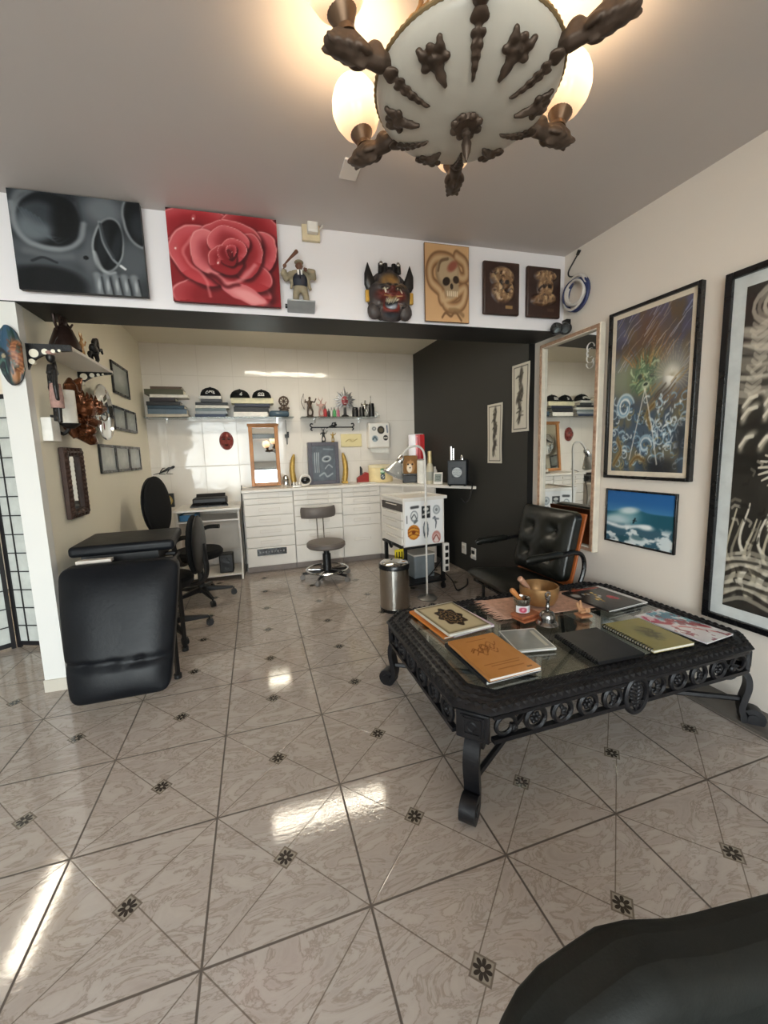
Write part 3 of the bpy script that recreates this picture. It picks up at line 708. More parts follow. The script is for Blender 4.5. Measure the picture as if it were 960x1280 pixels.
# ------------------------------------------------------------------ glass shelves, books, caps
SZ = 1.745
def glass_shelf(x0, x1, label, d=.21):
    t = thing('glass_shelf', label, 'shelf', ((x0+x1)/2, BY, SZ))
    b = MB(); b.box((0, -d/2-.001, -.005), (x1-x0, d, .010)); b.build('pane', GLASSC, t, bev=.001)
    for s in (-1, 1):
        b = MB(); b.box((s*((x1-x0)/2-.18), -.012, -.035), (.018, .024, .05)); b.box((s*((x1-x0)/2-.18), -.07, -.014), (.014, .13, .007)); b.build('bracket', CHROME, t)
glass_shelf(-1.09, .462, 'long glass shelf of book stacks and caps on the tiled wall')
glass_shelf(.552, 1.475, 'short glass shelf of figurines and ink bottles on the tiled wall')
BOOKC = {}
def cover(c):
    if c not in BOOKC: BOOKC[c] = mat('book_cover_'+c.lstrip('#'), c, .5, 0, .12, 12)
    return BOOKC[c]
def book(label, loc, w, d, h, c, rz=0, group=None, name='book', pages=PAGES, spine=0):
    """lying book: spine towards local -y"""
    t = thing(name, label, 'book', loc, rz, group)
    th = min(.004, h*.18); b = MB()
    b.box((0, 0, th/2), (w, d, th)); b.box((0, 0, h-th/2), (w, d, th))
    if spine == 0: b.box((0, -d/2+th/2, h/2), (w, th, h-2*th))
    b.build('cover', cover(c), t, bev=.001)
    b = MB(); b.box((0, .002, h/2), (w-.008, d-.010, h-2*th)); b.build('pages', pages, t)
    return t
def stack(xs, items, group, yb=BY-.115):
    z = SZ
    for (x0, x1, h, c, label, rz, pg) in items:
        a, c1 = ony(x0, 520, 4.9).x, ony(x1, 520, 4.9).x
        book(label, ((a+c1)/2, yb+random.uniform(-.01, .0), z+.0004), c1-a, random.uniform(.165, .19), h*1.34, c, rz, group, pages=pg or PAGES); z += h*1.34+.0008
    return z
G1 = 'books in the left stack on the glass shelf'
q = lambda x: 150+x/4
z1 = stack(0, [(q(140), q(348), .022, '#c9bfae', 'wide cream bottom book of the leftmost stack on the glass shelf', 0, None),
  (q(148), q(340), .040, '#5a6c7c', 'thick blue grey book second from the bottom of the leftmost stack', .02, None),
  (q(150), q(332), .026, '#2f4656', 'dark teal book third from the bottom of the leftmost stack', -.02, None),
  (q(146), q(312), .030, '#1b1b1e', 'black book fourth from the bottom of the leftmost stack', .03, None),
  (q(164), q(292), .030, '#2a2024', 'dark book with a red mark under the white topped book', -.01, None),
  (q(166), q(352), .024, '#e3ded4', 'white paged book below the olive book of the leftmost stack', .02, WPAPER),
  (q(142), q(332), .040, '#4d4c38', 'thick olive book near the top of the leftmost stack', 0, None),
  (q(172), q(325), .020, '#5d4a3d', 'thin brown book on top of the leftmost stack', .02, None)], G1)
b = MB(); b.box((ony(q(222), 520, 4.9).x+.055, BY-.21, SZ+.138), (.05, .004, .018)); 
b.bm.free()
G2 = 'books in the middle stack on the glass shelf'
z2 = stack(0, [(q(380), q(532), .022, '#2c3a55', 'navy bottom book of the middle stack on the glass shelf', 0, None),
  (q(386), q(540), .024, '#9aa0a5', 'grey white book second from the bottom of the middle stack', .01, None),
  (q(384), q(536), .022, '#6d7b80', 'blue grey book third from the bottom of the middle stack', -.02, None),
  (q(384), q(548), .024, '#d2cfc6', 'pale book in the middle of the middle stack', .02, WPAPER),
  (q(386), q(545), .022, '#202226', 'black book with pale spine in the middle stack', 0, None),
  (q(412), q(515), .026, '#3a3c40', 'small dark book second from the top of the middle stack', .03, None),
  (q(406), q(516), .024, '#dcd9d2', 'small white book under the cap of the middle stack', -.02, WPAPER)], G2)
G3 = 'folders in the right stack on the glass shelf'
z3 = stack(0, [(q(570), q(738), .040, '#e7e4dd', 'thick white binder at the bottom of the cap stack', 0, WPAPER),
  (q(572), q(744), .042, '#1a1c20', 'thick black folder second from the bottom of the cap stack', .01, None),
  (q(578), q(752), .026, '#23283a', 'dark navy folder under the cream board', -.02, None),
  (q(562), q(770), .045, '#d6cfae', 'wide cream box file under the two black caps', 0, PAGES)], G3)
def cap(label, px, z, rz, logo):
    x = ony(px, 510, 4.9).x; t = thing('baseball_cap', label, 'cap', (x, BY-.115, z), rz, 'black caps on the book stacks')
    b = MB(); R = .105
    b.lathe([(R, 0), (R*1.02, .015), (R*.97, .042), (R*.80, .072), (R*.5, .092), (R*.2, .101), (0, .103)], 28, sy=.86); b.build('crown', FABRIC, t)
    b = MB()
    V0, V1 = [], []
    for k in range(13):
        a = PI+PI*k/12*1.0; x0, y0 = R*math.cos(a), R*.86*math.sin(a); y1 = y0-(.055*math.sin(PI*k/12)); V0.append((x0, y0)); V1.append((x0*1.0, y1))
    b.prism(V0+list(reversed(V1)), .004, .010); b.build('brim', FABRIC, t)
    b = MB(); b.ell((0, 0, .104), (.009, .009, .006), seg=10); b.build('button', FABRIC, t)
    b = MB()
    for st in logo:
        P = []
        for (u, v) in st:
            zz = .02+v*.046; rr = R*(1.02-.28*v**2)+.003; a = -PI/2+u*.55; P.append((rr*math.cos(a), rr*.86*math.sin(a), zz))
        b.tube(P, .0035, 6)
    b.build('logo', WPAPER, t)
L1 = [sp((-.8, .3), (-.5, .75), (-.3, .3), n=5), [(-.15, .3), (-.1, .8)], sp((-.1, .8), (.2, .7), (-.05, .5), n=5), [(.3, .3), (.35, .75)], sp((.35, .75), (.75, .6), (.5, .35), (.8, .25), n=5), [(-.85, .15), (.8, .15)]]
L2 = [sp((-.15, .95), (.25, .9), (.2, .6), (-.1, .55), n=5), [(-.1, 1.0), (.12, .1)], sp((-.2, .3), (.1, .2), (.3, .35), n=5)]
L3 = [sp((-.6, .55), (-.35, .85), (0, .7), (.35, .85), (.6, .55), n=5)]+[[(x, .2), (x+.08, .5)] for x in (-.55, -.3, -.05, .2, .45)]+[[(-.6, .12), (.6, .12)]]
cap('black cap with a white stitched word on the middle book stack', q(458), z2+.001, .05, L1)
cap('black cap with a small white letter, left one on the cream box file', q(604), z3+.001, .10, L2)
cap('black cap with white arched lettering, right one on the cream box file', q(712), z3+.001, -.08, L3)
x = ony(q(796), 518, 4.9).x
t = thing('soft_case', 'blue grey soft case at the right end of the long glass shelf', 'case', (x, BY-.115, SZ+.0005))
b = MB(); b.box((0, 0, .037), (.225, .13, .072)); b.build('case', mat('blue_grey_fabric', '#3f5260', .8, bump=.3), t, bev=.025, bseg=3)
b = MB(); b.torus((0, 0, 0), .2, .003, rot=Matrix.Diagonal((.56, .33, 1, 1)), seg=30, k=5, M=TR(0, 0, .045)); b.build('zip', STEEL, t)
t = thing('wheel_ornament', 'small bronze wheel ornament standing on the soft case', 'ornament', (ony(q(820), 505, 4.9).x, BY-.10, SZ+.0735))
b = MB(); b.lathe([(0, 0), (.055, 0), (.055, .015), (.02, .03), (.015, .06), (0, .06)], 18, sy=.6); b.build('base', BRONZE, t)
b = MB(); b.torus((0, 0, .115), .05, .010, rot=RX(PI/2), seg=24)
for k in range(8): b.cyl((0, 0, .115), (.062*math.cos(k*PI/4), 0, .115+.062*math.sin(k*PI/4)), .005, seg=6)
b.ell((0, 0, .115), .014, seg=10); b.build('wheel', BRONZE, t)
for s in (-1, 1):
    b = MB(); b.ell((s*.045, 0, .035), (.02, .012, .014)); b.tube([(s*.03, 0, .04), (s*.028, 0, .065), (s*.02, 0, .07)], [.008, .006, .005], 7); b.build('side_figure', BRONZE, t)
# short shelf
S2 = lambda px: ony(px, 523, 4.9).x
sy = BY-.11
statuette('archer_figurine', 'dark bronze archer statuette at the left end of the short glass shelf', (S2(388), sy, SZ+.0005), .245, BRONZE, .2, bow, 1)
statuette('dancer_figurine', 'pinkish figurine with raised arms beside the dark archer statuette', (S2(402), sy, SZ+.0005), .20, mat('pale_pink_resin', '#b79489', .5, 0, .25), -.2, horns, 1)
def ink(label, px, h, c, capc, r=.021):
    t = thing('ink_bottle', label, 'bottle', (S2(px), sy-.04, SZ+.0005), 0, 'ink bottles on the short glass shelf')
    b = MB(); b.lathe([(0, 0), (r, 0), (r, h*.62), (r*.5, h*.72), (0, h*.72)], 16); b.build('body', mat('ink_'+c.lstrip('#'), c, .3), t)
    b = MB(); b.lathe([(r*.5, h*.70), (r*.45, h*.72), (r*.16, h), (0, h)], 12); b.build('nozzle', mat('ink_cap_'+capc.lstrip('#'), capc, .4), t)
ink('red ink bottle beside the pinkish figurine', 406.5, .135, '#a8242a', '#2a1515')
ink('black ink bottle between the red and the white one', 411, .10, '#1d1d20', '#333336', .017)
ink('small white ink bottle left of the green one', 414.3, .115, '#d8d3cc', '#55504c', .014)
ink('green ink bottle in the row on the short shelf', 418, .115, '#4fa05f', '#1f3a26', .019)
ink('pink ink bottle right of the green one', 422.7, .115, '#b35a78', '#3a2028', .018)
t = thing('spiky_emblem', 'silver and red spiky sun mask ornament standing on the short glass shelf', 'ornament', (S2(432.5), sy+.02, SZ+.0005))
b = MB(); b.lathe([(0, 0), (.05, 0), (.045, .02), (.02, .035), (.016, .12), (0, .12)], 18, sy=.7); b.build('base', DKFIG, t)
b = MB()
for k in range(15):
    a = PI/2+(k-7)*.36; r1 = .120+.025*(k % 2); L = .18 if k == 7 else r1
    b.lathe([(.022, 0), (.019, L*.55), (0, L)], 6, M=TR(0, 0, .20) @ RY(PI/2-a), sy=.4)
b.build('rays', mat('pewter', '#8d8b8c', .35, .8, .2), t)
b = MB(); b.ell((0, -.012, .20), (.042, .028, .055), seg=16); b.ell((0, -.042, .195), (.012, .014, .02)); b.build('face', mat('red_enamel', '#a3474b', .35, 0, .3), t)
b = MB()
for s in (-1, 1): b.ell((s*.024, -.036, .215), (.012, .008, .007), seg=8)
b.box((0, -.034, .165), (.035, .01, .006)); b.build('features', WPAPER, t)
def pot(label, px, h, r):
    t = thing('ink_pot', label, 'pot', (S2(px), sy-.03, SZ+.0005), 0, 'black pots on the short glass shelf')
    b = MB(); b.lathe([(0, 0), (r, 0), (r, h*.7), (r*.93, h*.74), (0, h*.74)], 18); b.build('body', PLASTIC, t)
    b = MB(); b.lathe([(r*.9, h*.74), (r*.9, h*.95), (r*.8, h), (0, h)], 18); b.build('lid', BLACKP, t)
pot('left black pot next to the spiky emblem', 444, .115, .038); pot('middle black pot on the short glass shelf', 452.5, .12, .034); pot('right black pot, tallest of the three on the short shelf', 464.5, .165, .036)
statuette('silver_figurine', 'small silver figurine behind the black pots', (S2(458.5), sy+.05, SZ+.0005), .215, STEEL, 0, spear, 1)
t = thing('tape_roll', 'crumpled white roll at the right end of the short glass shelf', 'roll', (S2(470.5), sy, SZ+.0005))
b = MB(); b.torus((0, 0, .034), .022, .012, rot=RY(.2) @ RX(PI/2), seg=18); b.build('roll', WPAPER, t)
b = MB(); b.tube(sp((.02, 0, .02), (.035, -.03, .012), (.03, -.06, .022), n=5), .010, 6, flat=.4); b.build('tail', WPAPER, t)
# pen hanging under the long shelf beside the pine mirror
p = ony(358.5, 545, BY-.03); t = thing('hanging_tool', 'slim dark hand tool hanging by its cord right of the pine mirror', 'tool', (p.x, BY-.03, p.z))
b = MB(); b.cyl((0, 0, -.10), (0, 0, .02), .006, seg=8); b.box((0, 0, .0), (.05, .02, .04)); b.cyl((.015, 0, .0), (.015, 0, .05), .012, seg=10); b.build('body', DKFIG, t)
b = MB(); b.tube([(0, 0, .02), (-.004, .01, .19)], .003, 5); b.build('cord', PLASTIC, t)

# ------------------------------------------------------------------ computer desk
DX, DY = -.505, 4.66
t = thing('computer_desk', 'small white computer desk with a sloping side against the tiled wall', 'desk', (DX, DY, 0))
b = MB(); b.box((-.0, .03, .765), (.64, .62, .022)); b.build('tabletop', WHITE, t, bev=.004)
b = MB(); b.box((0, .02, .645), (.60, .50, .018)); b.build('keyboard_tray', WHITE, t, bev=.003)
for s in (-1, 1):
    b = MB(); prof = [(-.26, .0), (.30, 0), (.30, .754), (-.22, .754), (-.20, .62), (-.10, .38), (-.12, .14), (-.26, .05)]
    b.prism([(y, z) for y, z in prof], -.009, .009, M=TR(s*.295, 0, 0) @ Matrix(((0, 0, 1, 0), (1, 0, 0, 0), (0, 1, 0, 0), (0, 0, 0, 1)))); b.build('side_panel', WHITE, t)
b = MB(); b.box((0, -.02, .055), (.57, .44, .018)); b.build('bottom_shelf', WHITE, t, bev=.003)
b = MB(); b.box((0, .285, .40), (.57, .012, .36)); b.build('back_panel', WHITE_E, t)
p = ony(250, 628, 4.72)
t = thing('printer', 'low black printer on the white computer desk', 'printer', (-.50, 4.74, .7775))
b = MB(); b.box((0, 0, .05), (.34, .22, .08)); b.build('body', PLASTIC, t, bev=.012)
b = MB(); b.hexa([(-.19, -.16, .0), (.19, -.16, .0), (.17, -.10, .0), (-.17, -.10, .0)], [(-.19, -.16, .012), (.19, -.16, .012), (.16, -.10, .05), (-.16, -.10, .05)]); b.build('paper_tray', BLACKP, t)
b = MB(); b.hexa([(-.15, .05, .09), (.15, .05, .09), (.15, .07, .09), (-.15, .07, .09)], [(-.15, .08, .125), (.15, .08, .125), (.15, .09, .125), (-.15, .09, .125)]); b.build('feeder', PLASTIC, t)
def clock_face(u, v):
    P = Pic(u, v, '#1b1a18'); P.put(el(u, v, .5, .5, .44, .44, 0, .04), '#b59a52'); P.put(el(u, v, .5, .5, .33, .33, 0, .04), '#e8dcb0'); P.put(el(u, v, .5, .5, .18, .18, 0, .08), '#8d7a3e', .7); P.put(ln(u, v, [(.5, .5), (.5, .75)], .02), '#222'+'222'); P.put(ln(u, v, [(.5, .5), (.66, .42)], .02), '#222222'); return P.c
p = ony(208, 626, 4.80); t = thing('desk_clock', 'square black desk clock with a gold dial next to the printer', 'clock', (p.x, 4.80, .7765))
b = MB(); b.box((0, .02, .075), (.15, .05, .15)); b.build('case', BLACKP, t, bev=.004)
sheet('dial', .145, .145, clock_face, P_GLOSS, t, 40, 40, M=TR(0, -.0065, .075) @ RX(PI/2))
t = thing('paper_pack', 'blue and white paper pack on the tray of the computer desk', 'pack', (-.70, 4.60, .6545))
b = MB(); b.box((0, 0, .033), (.16, .28, .06)); b.build('pack', mat('blue_wrap', '#2d6f9c', .4), t, bev=.003)
b = MB(); b.box((0, 0, .0655), (.10, .20, .003)); b.build('label', WPAPER, t)
t = thing('computer', 'small black box standing on the bottom shelf of the computer desk', 'computer', (-.37, 4.56, .0645))
b = MB(); b.box((0, 0, .10), (.14, .16, .20)); b.build('case', PLASTIC, t, bev=.01)
b = MB(); b.cyl((0, -.079, .13), (0, -.086, .13), .035, seg=20); b.cyl((0, -.079, .05), (0, -.086, .05), .018, seg=16); b.build('speaker_cone', BLACKP, t)
b = MB(); b.tube(sp((-.169, 4.8, .97), (-.169, 4.60, .90), (-.169, 4.50, .70), (-.169, 4.49, .4), (-.169, 4.50, .05), n=6), .006, 6); tag(b.build('power_cable', PLASTIC), 'black cable hanging down between the desk and the drawer units', 'cable')

# ------------------------------------------------------------------ office chairs
def office_chair(label, loc, rz, back_h, back_w, back_l, seat_z=.44, arms=True, seat_r=.215, a0=.2, tilt=.10, bo=0.0):
    """faces local -y; back at +y"""
    t = thing('office_chair', label, 'chair', loc, rz, 'black office chairs')
    for k in range(5):
        a = a0+k*2*PI/5; c, s = math.cos(a), math.sin(a)
        b = MB(); b.hexa([(.03*c-.022*s, .03*s+.022*c, .075), (.03*c+.022*s, .03*s-.022*c, .075), (.27*c+.014*s, .27*s-.014*c, .065), (.27*c-.014*s, .27*s+.014*c, .065)],
                         [(.03*c-.022*s, .03*s+.022*c, .125), (.03*c+.022*s, .03*s-.022*c, .125), (.27*c+.014*s, .27*s-.014*c, .085), (.27*c-.014*s, .27*s+.014*c, .085)])
        lg = b.build('base_spoke', PLASTIC, t, bev=.006)
        b = MB()
        for w in (-1, 1): b.cyl((.275*c-w*.006*s-w*.012*s, .275*s+w*.018*c, .028), (.275*c-w*.006*s, .275*s+w*.006*c, .028), .027, seg=16)
        b.cyl((.275*c, .275*s, .03), (.275*c, .275*s, .075), .007, seg=8); b.build('caster', PLASTIC, lg)
    b = MB(); b.lathe([(0, .07), (.04, .07), (.035, .14), (.026, .15), (.026, .27), (.018, .27), (.018, seat_z-.06), (.05, seat_z-.055), (.05, seat_z-.03), (0, seat_z-.03)], 20); b.build('gas_column', PLASTIC, t)
    b = MB(); b.lathe([(0, seat_z-.03), (seat_r*.9, seat_z-.03), (seat_r, seat_z-.01), (seat_r*1.02, seat_z+.02), (seat_r*.93, seat_z+.045), (0, seat_z+.05)], 32, sy=.95); b.build('seat', FABRIC, t)
    b = MB(TR(0, seat_r+.02+bo, back_h) @ RX(tilt)); b.ell((0, 0, 0), (back_w/2, .035, back_l/2), seg=24); b.build('backrest', FABRIC, t)
    b = MB(TR(0, seat_r+.05+bo, back_h) @ RX(tilt)); b.ell((0, 0, 0), (back_w/2*.97, .030, back_l/2*.97), seg=24); b.build('back_shell', PLASTIC, t)
    b = MB(); b.tube(sp((0, .05, seat_z-.04), (0, seat_r+.03+bo, seat_z-.03), (0, seat_r+.09+bo, seat_z+.06), (0, seat_r+.075+bo, back_h), n=5), .022, 8, flat=.5); b.build('back_support', PLASTIC, t)
    if arms:
        for s in (-1, 1):
            b = MB(); b.tube(sp((s*.10, .03, seat_z-.045), (s*.22, .05, seat_z-.04), (s*.262, .06, seat_z+.03), (s*.265, .08, seat_z+.15), (s*.262, .02, seat_z+.20), (s*.262, -.10, seat_z+.205), n=5), .017, 8, flat=1.2); b.build('armrest', PLASTIC, t)
    return t
office_chair('black office chair with a tall oval back facing the computer desk', (-.55, 3.90, 0), PI/2-.30, .88, .42, .54, .43, a0=.1, bo=.09, tilt=-.06)
office_chair('black office chair with its back turned, pushed up behind the treatment bed', (-.69, 3.19, 0), -PI/2-.10, .665, .40, .44, .40, a0=.62, seat_r=.20, tilt=-.0, arms=False)

# ------------------------------------------------------------------ tattoo treatment bed
t = thing('treatment_bed', 'black leather treatment bed with its front section hanging down', 'bed', (0, 0, 0))
P0 = [(-1.045, 2.62), (-.50, 2.62), (-.535, 3.10), (-1.07, 3.10)]
b = MB(); b.hexa([(x, y, .752) for x, y in P0], [(x, y, .815) for x, y in P0]); b.build('top_pad', LEATHER, t, bev=.022, bseg=4)
b = MB(); b.box((-.80, 2.87, .715), (.40, .40, .070)); b.build('pad_board', PLASTIC, t)
# hanging leg section: a curved upholstered slab
NXP, NYP = 26, 34
bm = MB(); vs = []
def padpt(u, v, side):
    y = 2.49+(2.25-2.49)*v; z = .738+(.085-.738)*v
    xl = -1.03+.075*v**1.5; xr = -.455-.055*v**1.3
    x = xl+(xr-xl)*u
    bulge = .055*(1-abs(2*u-1)**4)*(1-abs(2*v-1)**6)
    crease = -.020*math.exp(-((v-.72-.02*(u-.5))/.022)**2)*(1 if side < 0 else 0)
    dim = sum(-.014*math.exp(-((u-c)/.035)**2-((v-.715)/.03)**2) for c in (.2, .45, .7)) if side < 0 else 0
    return Vector((x, y+side*(.035+bulge+crease+dim), z+side*.0))
grid = {}
for sd in (-1, 1):
    for j in range(NYP+1):
        for i in range(NXP+1):
            u, v = i/NXP, j/NYP
            # rounded corners
            uu, vv = u*2-1, v*2-1; r = .22
            ax, ay = max(0, abs(uu)-(1-r)), max(0, abs(vv)-(1-r*.75)); 
            if ax > 0 and ay > 0:
                axn, ayn = ax/r, ay/(r*.75); L = math.hypot(axn, ayn); m = max(axn, ayn); k = m/L
                uu = math.copysign(1-r+axn*k*r, uu); vv = math.copysign(1-r*.75+ayn*k*r*.75, vv)
            grid[sd, i, j] = bm.bm.verts.new(padpt((uu+1)/2, (vv+1)/2, sd))
for sd in (-1, 1):
    for j in range(NYP):
        for i in range(NXP): bm.bm.faces.new((grid[sd, i, j], grid[sd, i+1, j], grid[sd, i+1, j+1], grid[sd, i, j+1]))
edge = [(i, 0) for i in range(NXP)]+[(NXP, j) for j in range(NYP)]+[(i, NYP) for i in range(NXP, 0, -1)]+[(0, j) for j in range(NYP, 0, -1)]
for a, c in zip(edge, edge[1:]+edge[:1]): bm.bm.faces.new((grid[-1, a[0], a[1]], grid[-1, c[0], c[1]], grid[1, c[0], c[1]], grid[1, a[0], a[1]]))
bm.build('leg_pad', LEATHER, t, ang=80, bev=.012)
b = MB(); b.box((-.90, 2.575, .738), (.17, .05, .018)); b.build('hinge', WHITE_E, t)
for x, y in ((-.525, 2.50), (-.54, 2.86), (-1.05, 2.86), (-1.0, 2.62)):
    b = MB(); b.tube([(x, y, .69), (x, y, .02)], .014, 4); b.cyl((x, y, 0), (x, y, .025), .022, seg=12); b.build('leg', PLASTIC, t)
b = MB()
for y in (2.62, 2.86): b.tube([(-1.03, y, .68), (-.525, y, .68)], .014, 6)
for x in (-1.03, -.525): b.tube([(x, 2.50, .68), (x, 2.86, .68)], .014, 6)
b.build('frame', PLASTIC, t)

# ------------------------------------------------------------------ grey swivel stool, steel bin
t = thing('swivel_stool', 'grey padded swivel stool with a low curved back and steel foot ring', 'stool', (.645, 4.06, 0), .1)
b = MB(); b.lathe([(0, .34), (.185, .34), (.20, .355), (.20, .385), (.185, .40), (.1, .405), (0, .407)], 36); b.build('seat', GREYV, t)
b = MB(); b.lathe([(0, .06), (.05, .06), (.045, .10), (.042, .27), (.03, .27), (.03, .34), (0, .34)], 20); b.build('column', PLASTIC, t)
b = MB(); b.torus((0, 0, .105), .215, .011, seg=40)
for k in range(5): b.cyl((0, 0, .10), (.21*math.cos(k*1.2566+.3), .21*math.sin(k*1.2566+.3), .105), .008, seg=8)
b.build('foot_ring', CHROME, t)
for k in range(5):
    a = k*1.2566+.3; c, s = math.cos(a), math.sin(a)
    b = MB(); b.tube([(.03*c, .03*s, .085), (.255*c, .255*s, .062)], [.020, .013], 8); lg = b.build('base_spoke', PLASTIC, t)
    b = MB(); b.cyl((.26*c-.016*s, .26*s+.016*c, .026), (.26*c+.016*s, .26*s-.016*c, .026), .026, seg=16); b.cyl((.26*c, .26*s, .03), (.26*c, .26*s, .07), .006, seg=8); b.build('caster', mat('grey_rubber', '#7b7672', .6), lg)
b = MB(); n = 16; pts = []
for k in range(n+1):
    a = -PI/2-.95+1.9*k/n; pts.append((.235*math.cos(a)*.95, .235*math.sin(a)+.42, .675))
b.tube(pts, .062, 12, flat=.30, up=(0, 0, 1)); b.build('backrest', GREYV, t, bev=.0)
b = MB()
for s in (-1, 1): b.tube([(s*.04, .12, .35), (s*.035, .20, .40), (s*.035, .215, .62), (s*.035, .20, .66)], .006, 8)
b.build('back_rods', STEEL, t)
t = thing('pedal_bin', 'round steel pedal bin in front of the sticker trolley', 'bin', (1.035, 3.03, 0))
R_ = .122
b = MB(); b.lathe([(0, .022), (R_, .022), (R_, .355), (R_*.95, .36), (0, .36)], 40); b.build('body', STEEL, t)
b = MB(); b.lathe([(R_*1.02, 0), (R_*1.03, .024), (R_, .026), (0, .026)], 40); b.lathe([(R_*1.0, .352), (R_*1.045, .355), (R_*1.045, .385), (R_*1.0, .392), (0, .392)], 40); b.build('rim', BLACKP, t)
b = MB(); b.lathe([(R_*.98, .390), (R_*.9, .402), (R_*.5, .414), (0, .418)], 40); b.build('lid', CHROME, t)
b = MB(); b.box((.0, -.135, .016), (.07, .05, .012)); b.build('pedal', BLACKP, t, bev=.004)

# ------------------------------------------------------------------ sticker trolley, gooseneck lamp, power strip
CM = TR(1.215, 3.27, 0) @ RZ(.10)
def sticker_panel(u, v):
    P = Pic(u, v, '#f2f0ef')
    a = lambda x, y: el(u, v, x, y, .1, .1)
    P.put(el(u, v, .24, .66, .10, .13, 0, .06), '#8d9297'); P.put(el(u, v, .24, .67, .075, .095), '#e6e6e4'); P.put(ln(u, v, sp((.17, .62), (.24, .70), (.3, .6)), .012), '#4c5256'); P.put(ln(u, v, [(.17, .86), (.34, .87)], .03), '#4a4b4c'); P.put(ln(u, v, [(.25, .52), (.3, .56)], .03), '#6a6f70')
    P.put((np.abs(u-.55) < .115)*(np.abs(v-.74) < .14), '#26282a'); P.put(el(u, v, .55, .80, .07, .04), '#d8d8d5'); P.put(ln(u, v, [(.47, .68), (.63, .72)], .02), '#c9c9c4'); P.put(el(u, v, .55, .73, .04, .05), '#8b8e90')
    P.put(el(u, v, .83, .77, .10, .11, 0, .06), '#a9adb0'); P.put(el(u, v, .83, .77, .06, .07), '#d7d9d9'); P.put(el(u, v, .83, .77, .035, .04), '#85898c')
    P.put(el(u, v, .22, .30, .16, .17, 0, .04), '#c4761f'); P.put(el(u, v, .22, .30, .125, .13, 0, .05), '#d99a3e'); 
    for y in (.22, .30, .37): P.put(ln(u, v, sp((.08, y), (.2, y+.035), (.36, y-.01)), .012), '#8a3f12', .85)
    P.put(el(u, v, .22, .30, .05, .04), '#7d3a14')
    P.put(el(u, v, .54, .33, .075, .21, 0, .05), '#6d7276'); P.put(el(u, v, .54, .36, .045, .13), '#c0c5c7'); P.put(ln(u, v, sp((.5, .2), (.56, .35), (.52, .5)), .012), '#383c3f')
    P.put(ln(u, v, [(.78, .6), (.82, .48), (.80, .34)], .026, .5, .01), '#5b5f66'); P.put(ln(u, v, [(.74, .58), (.88, .55)], .02), '#83878c')
    P.put(el(u, v, .82, .13, .12, .15, 0, .06), '#c98f86'); P.put(el(u, v, .82, .11, .08, .10), '#eddad3'); P.put(ln(u, v, sp((.74, .08), (.82, .18), (.9, .06)), .015), '#93483e'); P.put(ln(u, v, [(.05, .52), (.05, .68)], .012), '#777777'); return P.c
t = thing('trolley', 'white drawer trolley with a panel of round stickers on a black stand', 'trolley', M=CM)
W_, D_ = .42, .46
b = MB(); b.box((W_/2, D_/2+.006, .655), (W_-.012, D_-.012, .40)); b.build('body', WHITE, t)
b = MB(); b.box((W_/2, .006, .655), (W_, .012, .42)); b.build('panel', WHITE, t, bev=.003)
sheet('stickers', W_-.03, .40, sticker_panel, P_PAPER, t, 70, 68, M=TR(W_/2, -.001, .655) @ RX(PI/2))
b = MB(); b.box((W_/2+.01, D_/2, .866), (W_+.03, D_+.03, .012)); 
for y in (-.012, D_+.012): b.box((W_/2+.01, y, .879), (W_+.03, .008, .02))
for x in (-.003, W_+.022): b.box((x, D_/2, .879), (.008, D_+.03, .02))
b.build('tray_top', WHITE, t, bev=.002)
for i in range(5):
    z = .80-i*.077; b = MB(); b.box((-.002, D_/2+.006, z), (.016, D_-.03, .068)); dr = b.build('drawer', SHADOW if i == 0 else WHITE, t, bev=.003)  # top drawer front is dark taupe, the others white
    b = MB(); b.box((-.012, D_/2, z+.02), (.008, D_*.5, .008)); b.build('handle', WHITE_E, dr)
for z, h in ((.435, .022), (.09, .02)): b = MB(); b.box((W_/2, D_/2, z), (W_+.02, D_+.02, h)); b.build('shelf', PLASTIC, t, bev=.004)
for x in (.02, W_-.005):
    for y in (.02, D_-.02):
        b = MB(); b.box((x, y, .25), (.03, .03, .35)); lg = b.build('leg', PLASTIC, t)
        b = MB(); b.cyl((x-.012, y, .028), (x+.012, y, .028), .028, seg=16); b.box((x, y, .06), (.02, .02, .04)); b.build('caster', PLASTIC, lg)
b = MB(); b.tube(sp((-.02, .2, .45), (-.07, .12, .44), (-.12, .05, .50), n=5), .012, 8); b.build('push_handle', PLASTIC, t)
b = MB(CM); b.hexa([(.00, .05, .215), (.09, .05, .215), (.09, .17, .215), (.0, .17, .215)], [(.01, .06, .40), (.085, .06, .40), (.085, .14, .40), (.01, .14, .40)]); bb = MB(CM)
YB = mat('yellow_label', '#d8c024', .5)
b.bm.free(); bb.bm.free()
t = thing('hanging_tag', 'yellow tag with black strokes hanging on the left side of the trolley', 'tag', M=CM @ TR(-.055, -.01, .30))
b = MB(); b.box((0, 0, .07), (.085, .008, .14)); b.build('plate', YB, t, bev=.002)
b = MB()
for (x0, z0, x1, z1) in ((-.026, .02, -.026, .12), (.0, .05, .0, .12), (.026, .02, .026, .12), (-.026, .065, .026, .065), (-.026, .02, -.010, .035), (.026, .02, .010, .035)): b.tube([(x0, -.006, z0), (x1, -.006, z1)], .0055, 5)
b.build('lettering', BLACKP, t)
b = MB(); b.tube([(0, 0, .138), (.035, .02, .152)], .003, 5); b.build('string', PLASTIC, t)
t = thing('storage_box', 'grey plastic box on the lower trolley shelf', 'box', M=CM @ TR(.265, .24, .1005))
b = MB(); b.box((0, 0, .11), (.22, .28, .22)); b.build('box', mat('grey_plastic', '#7d8488', .5), t, bev=.012)
b = MB(); b.box((0, 0, .225), (.235, .295, .016)); b.build('lid', WHITE_E, t, bev=.004)
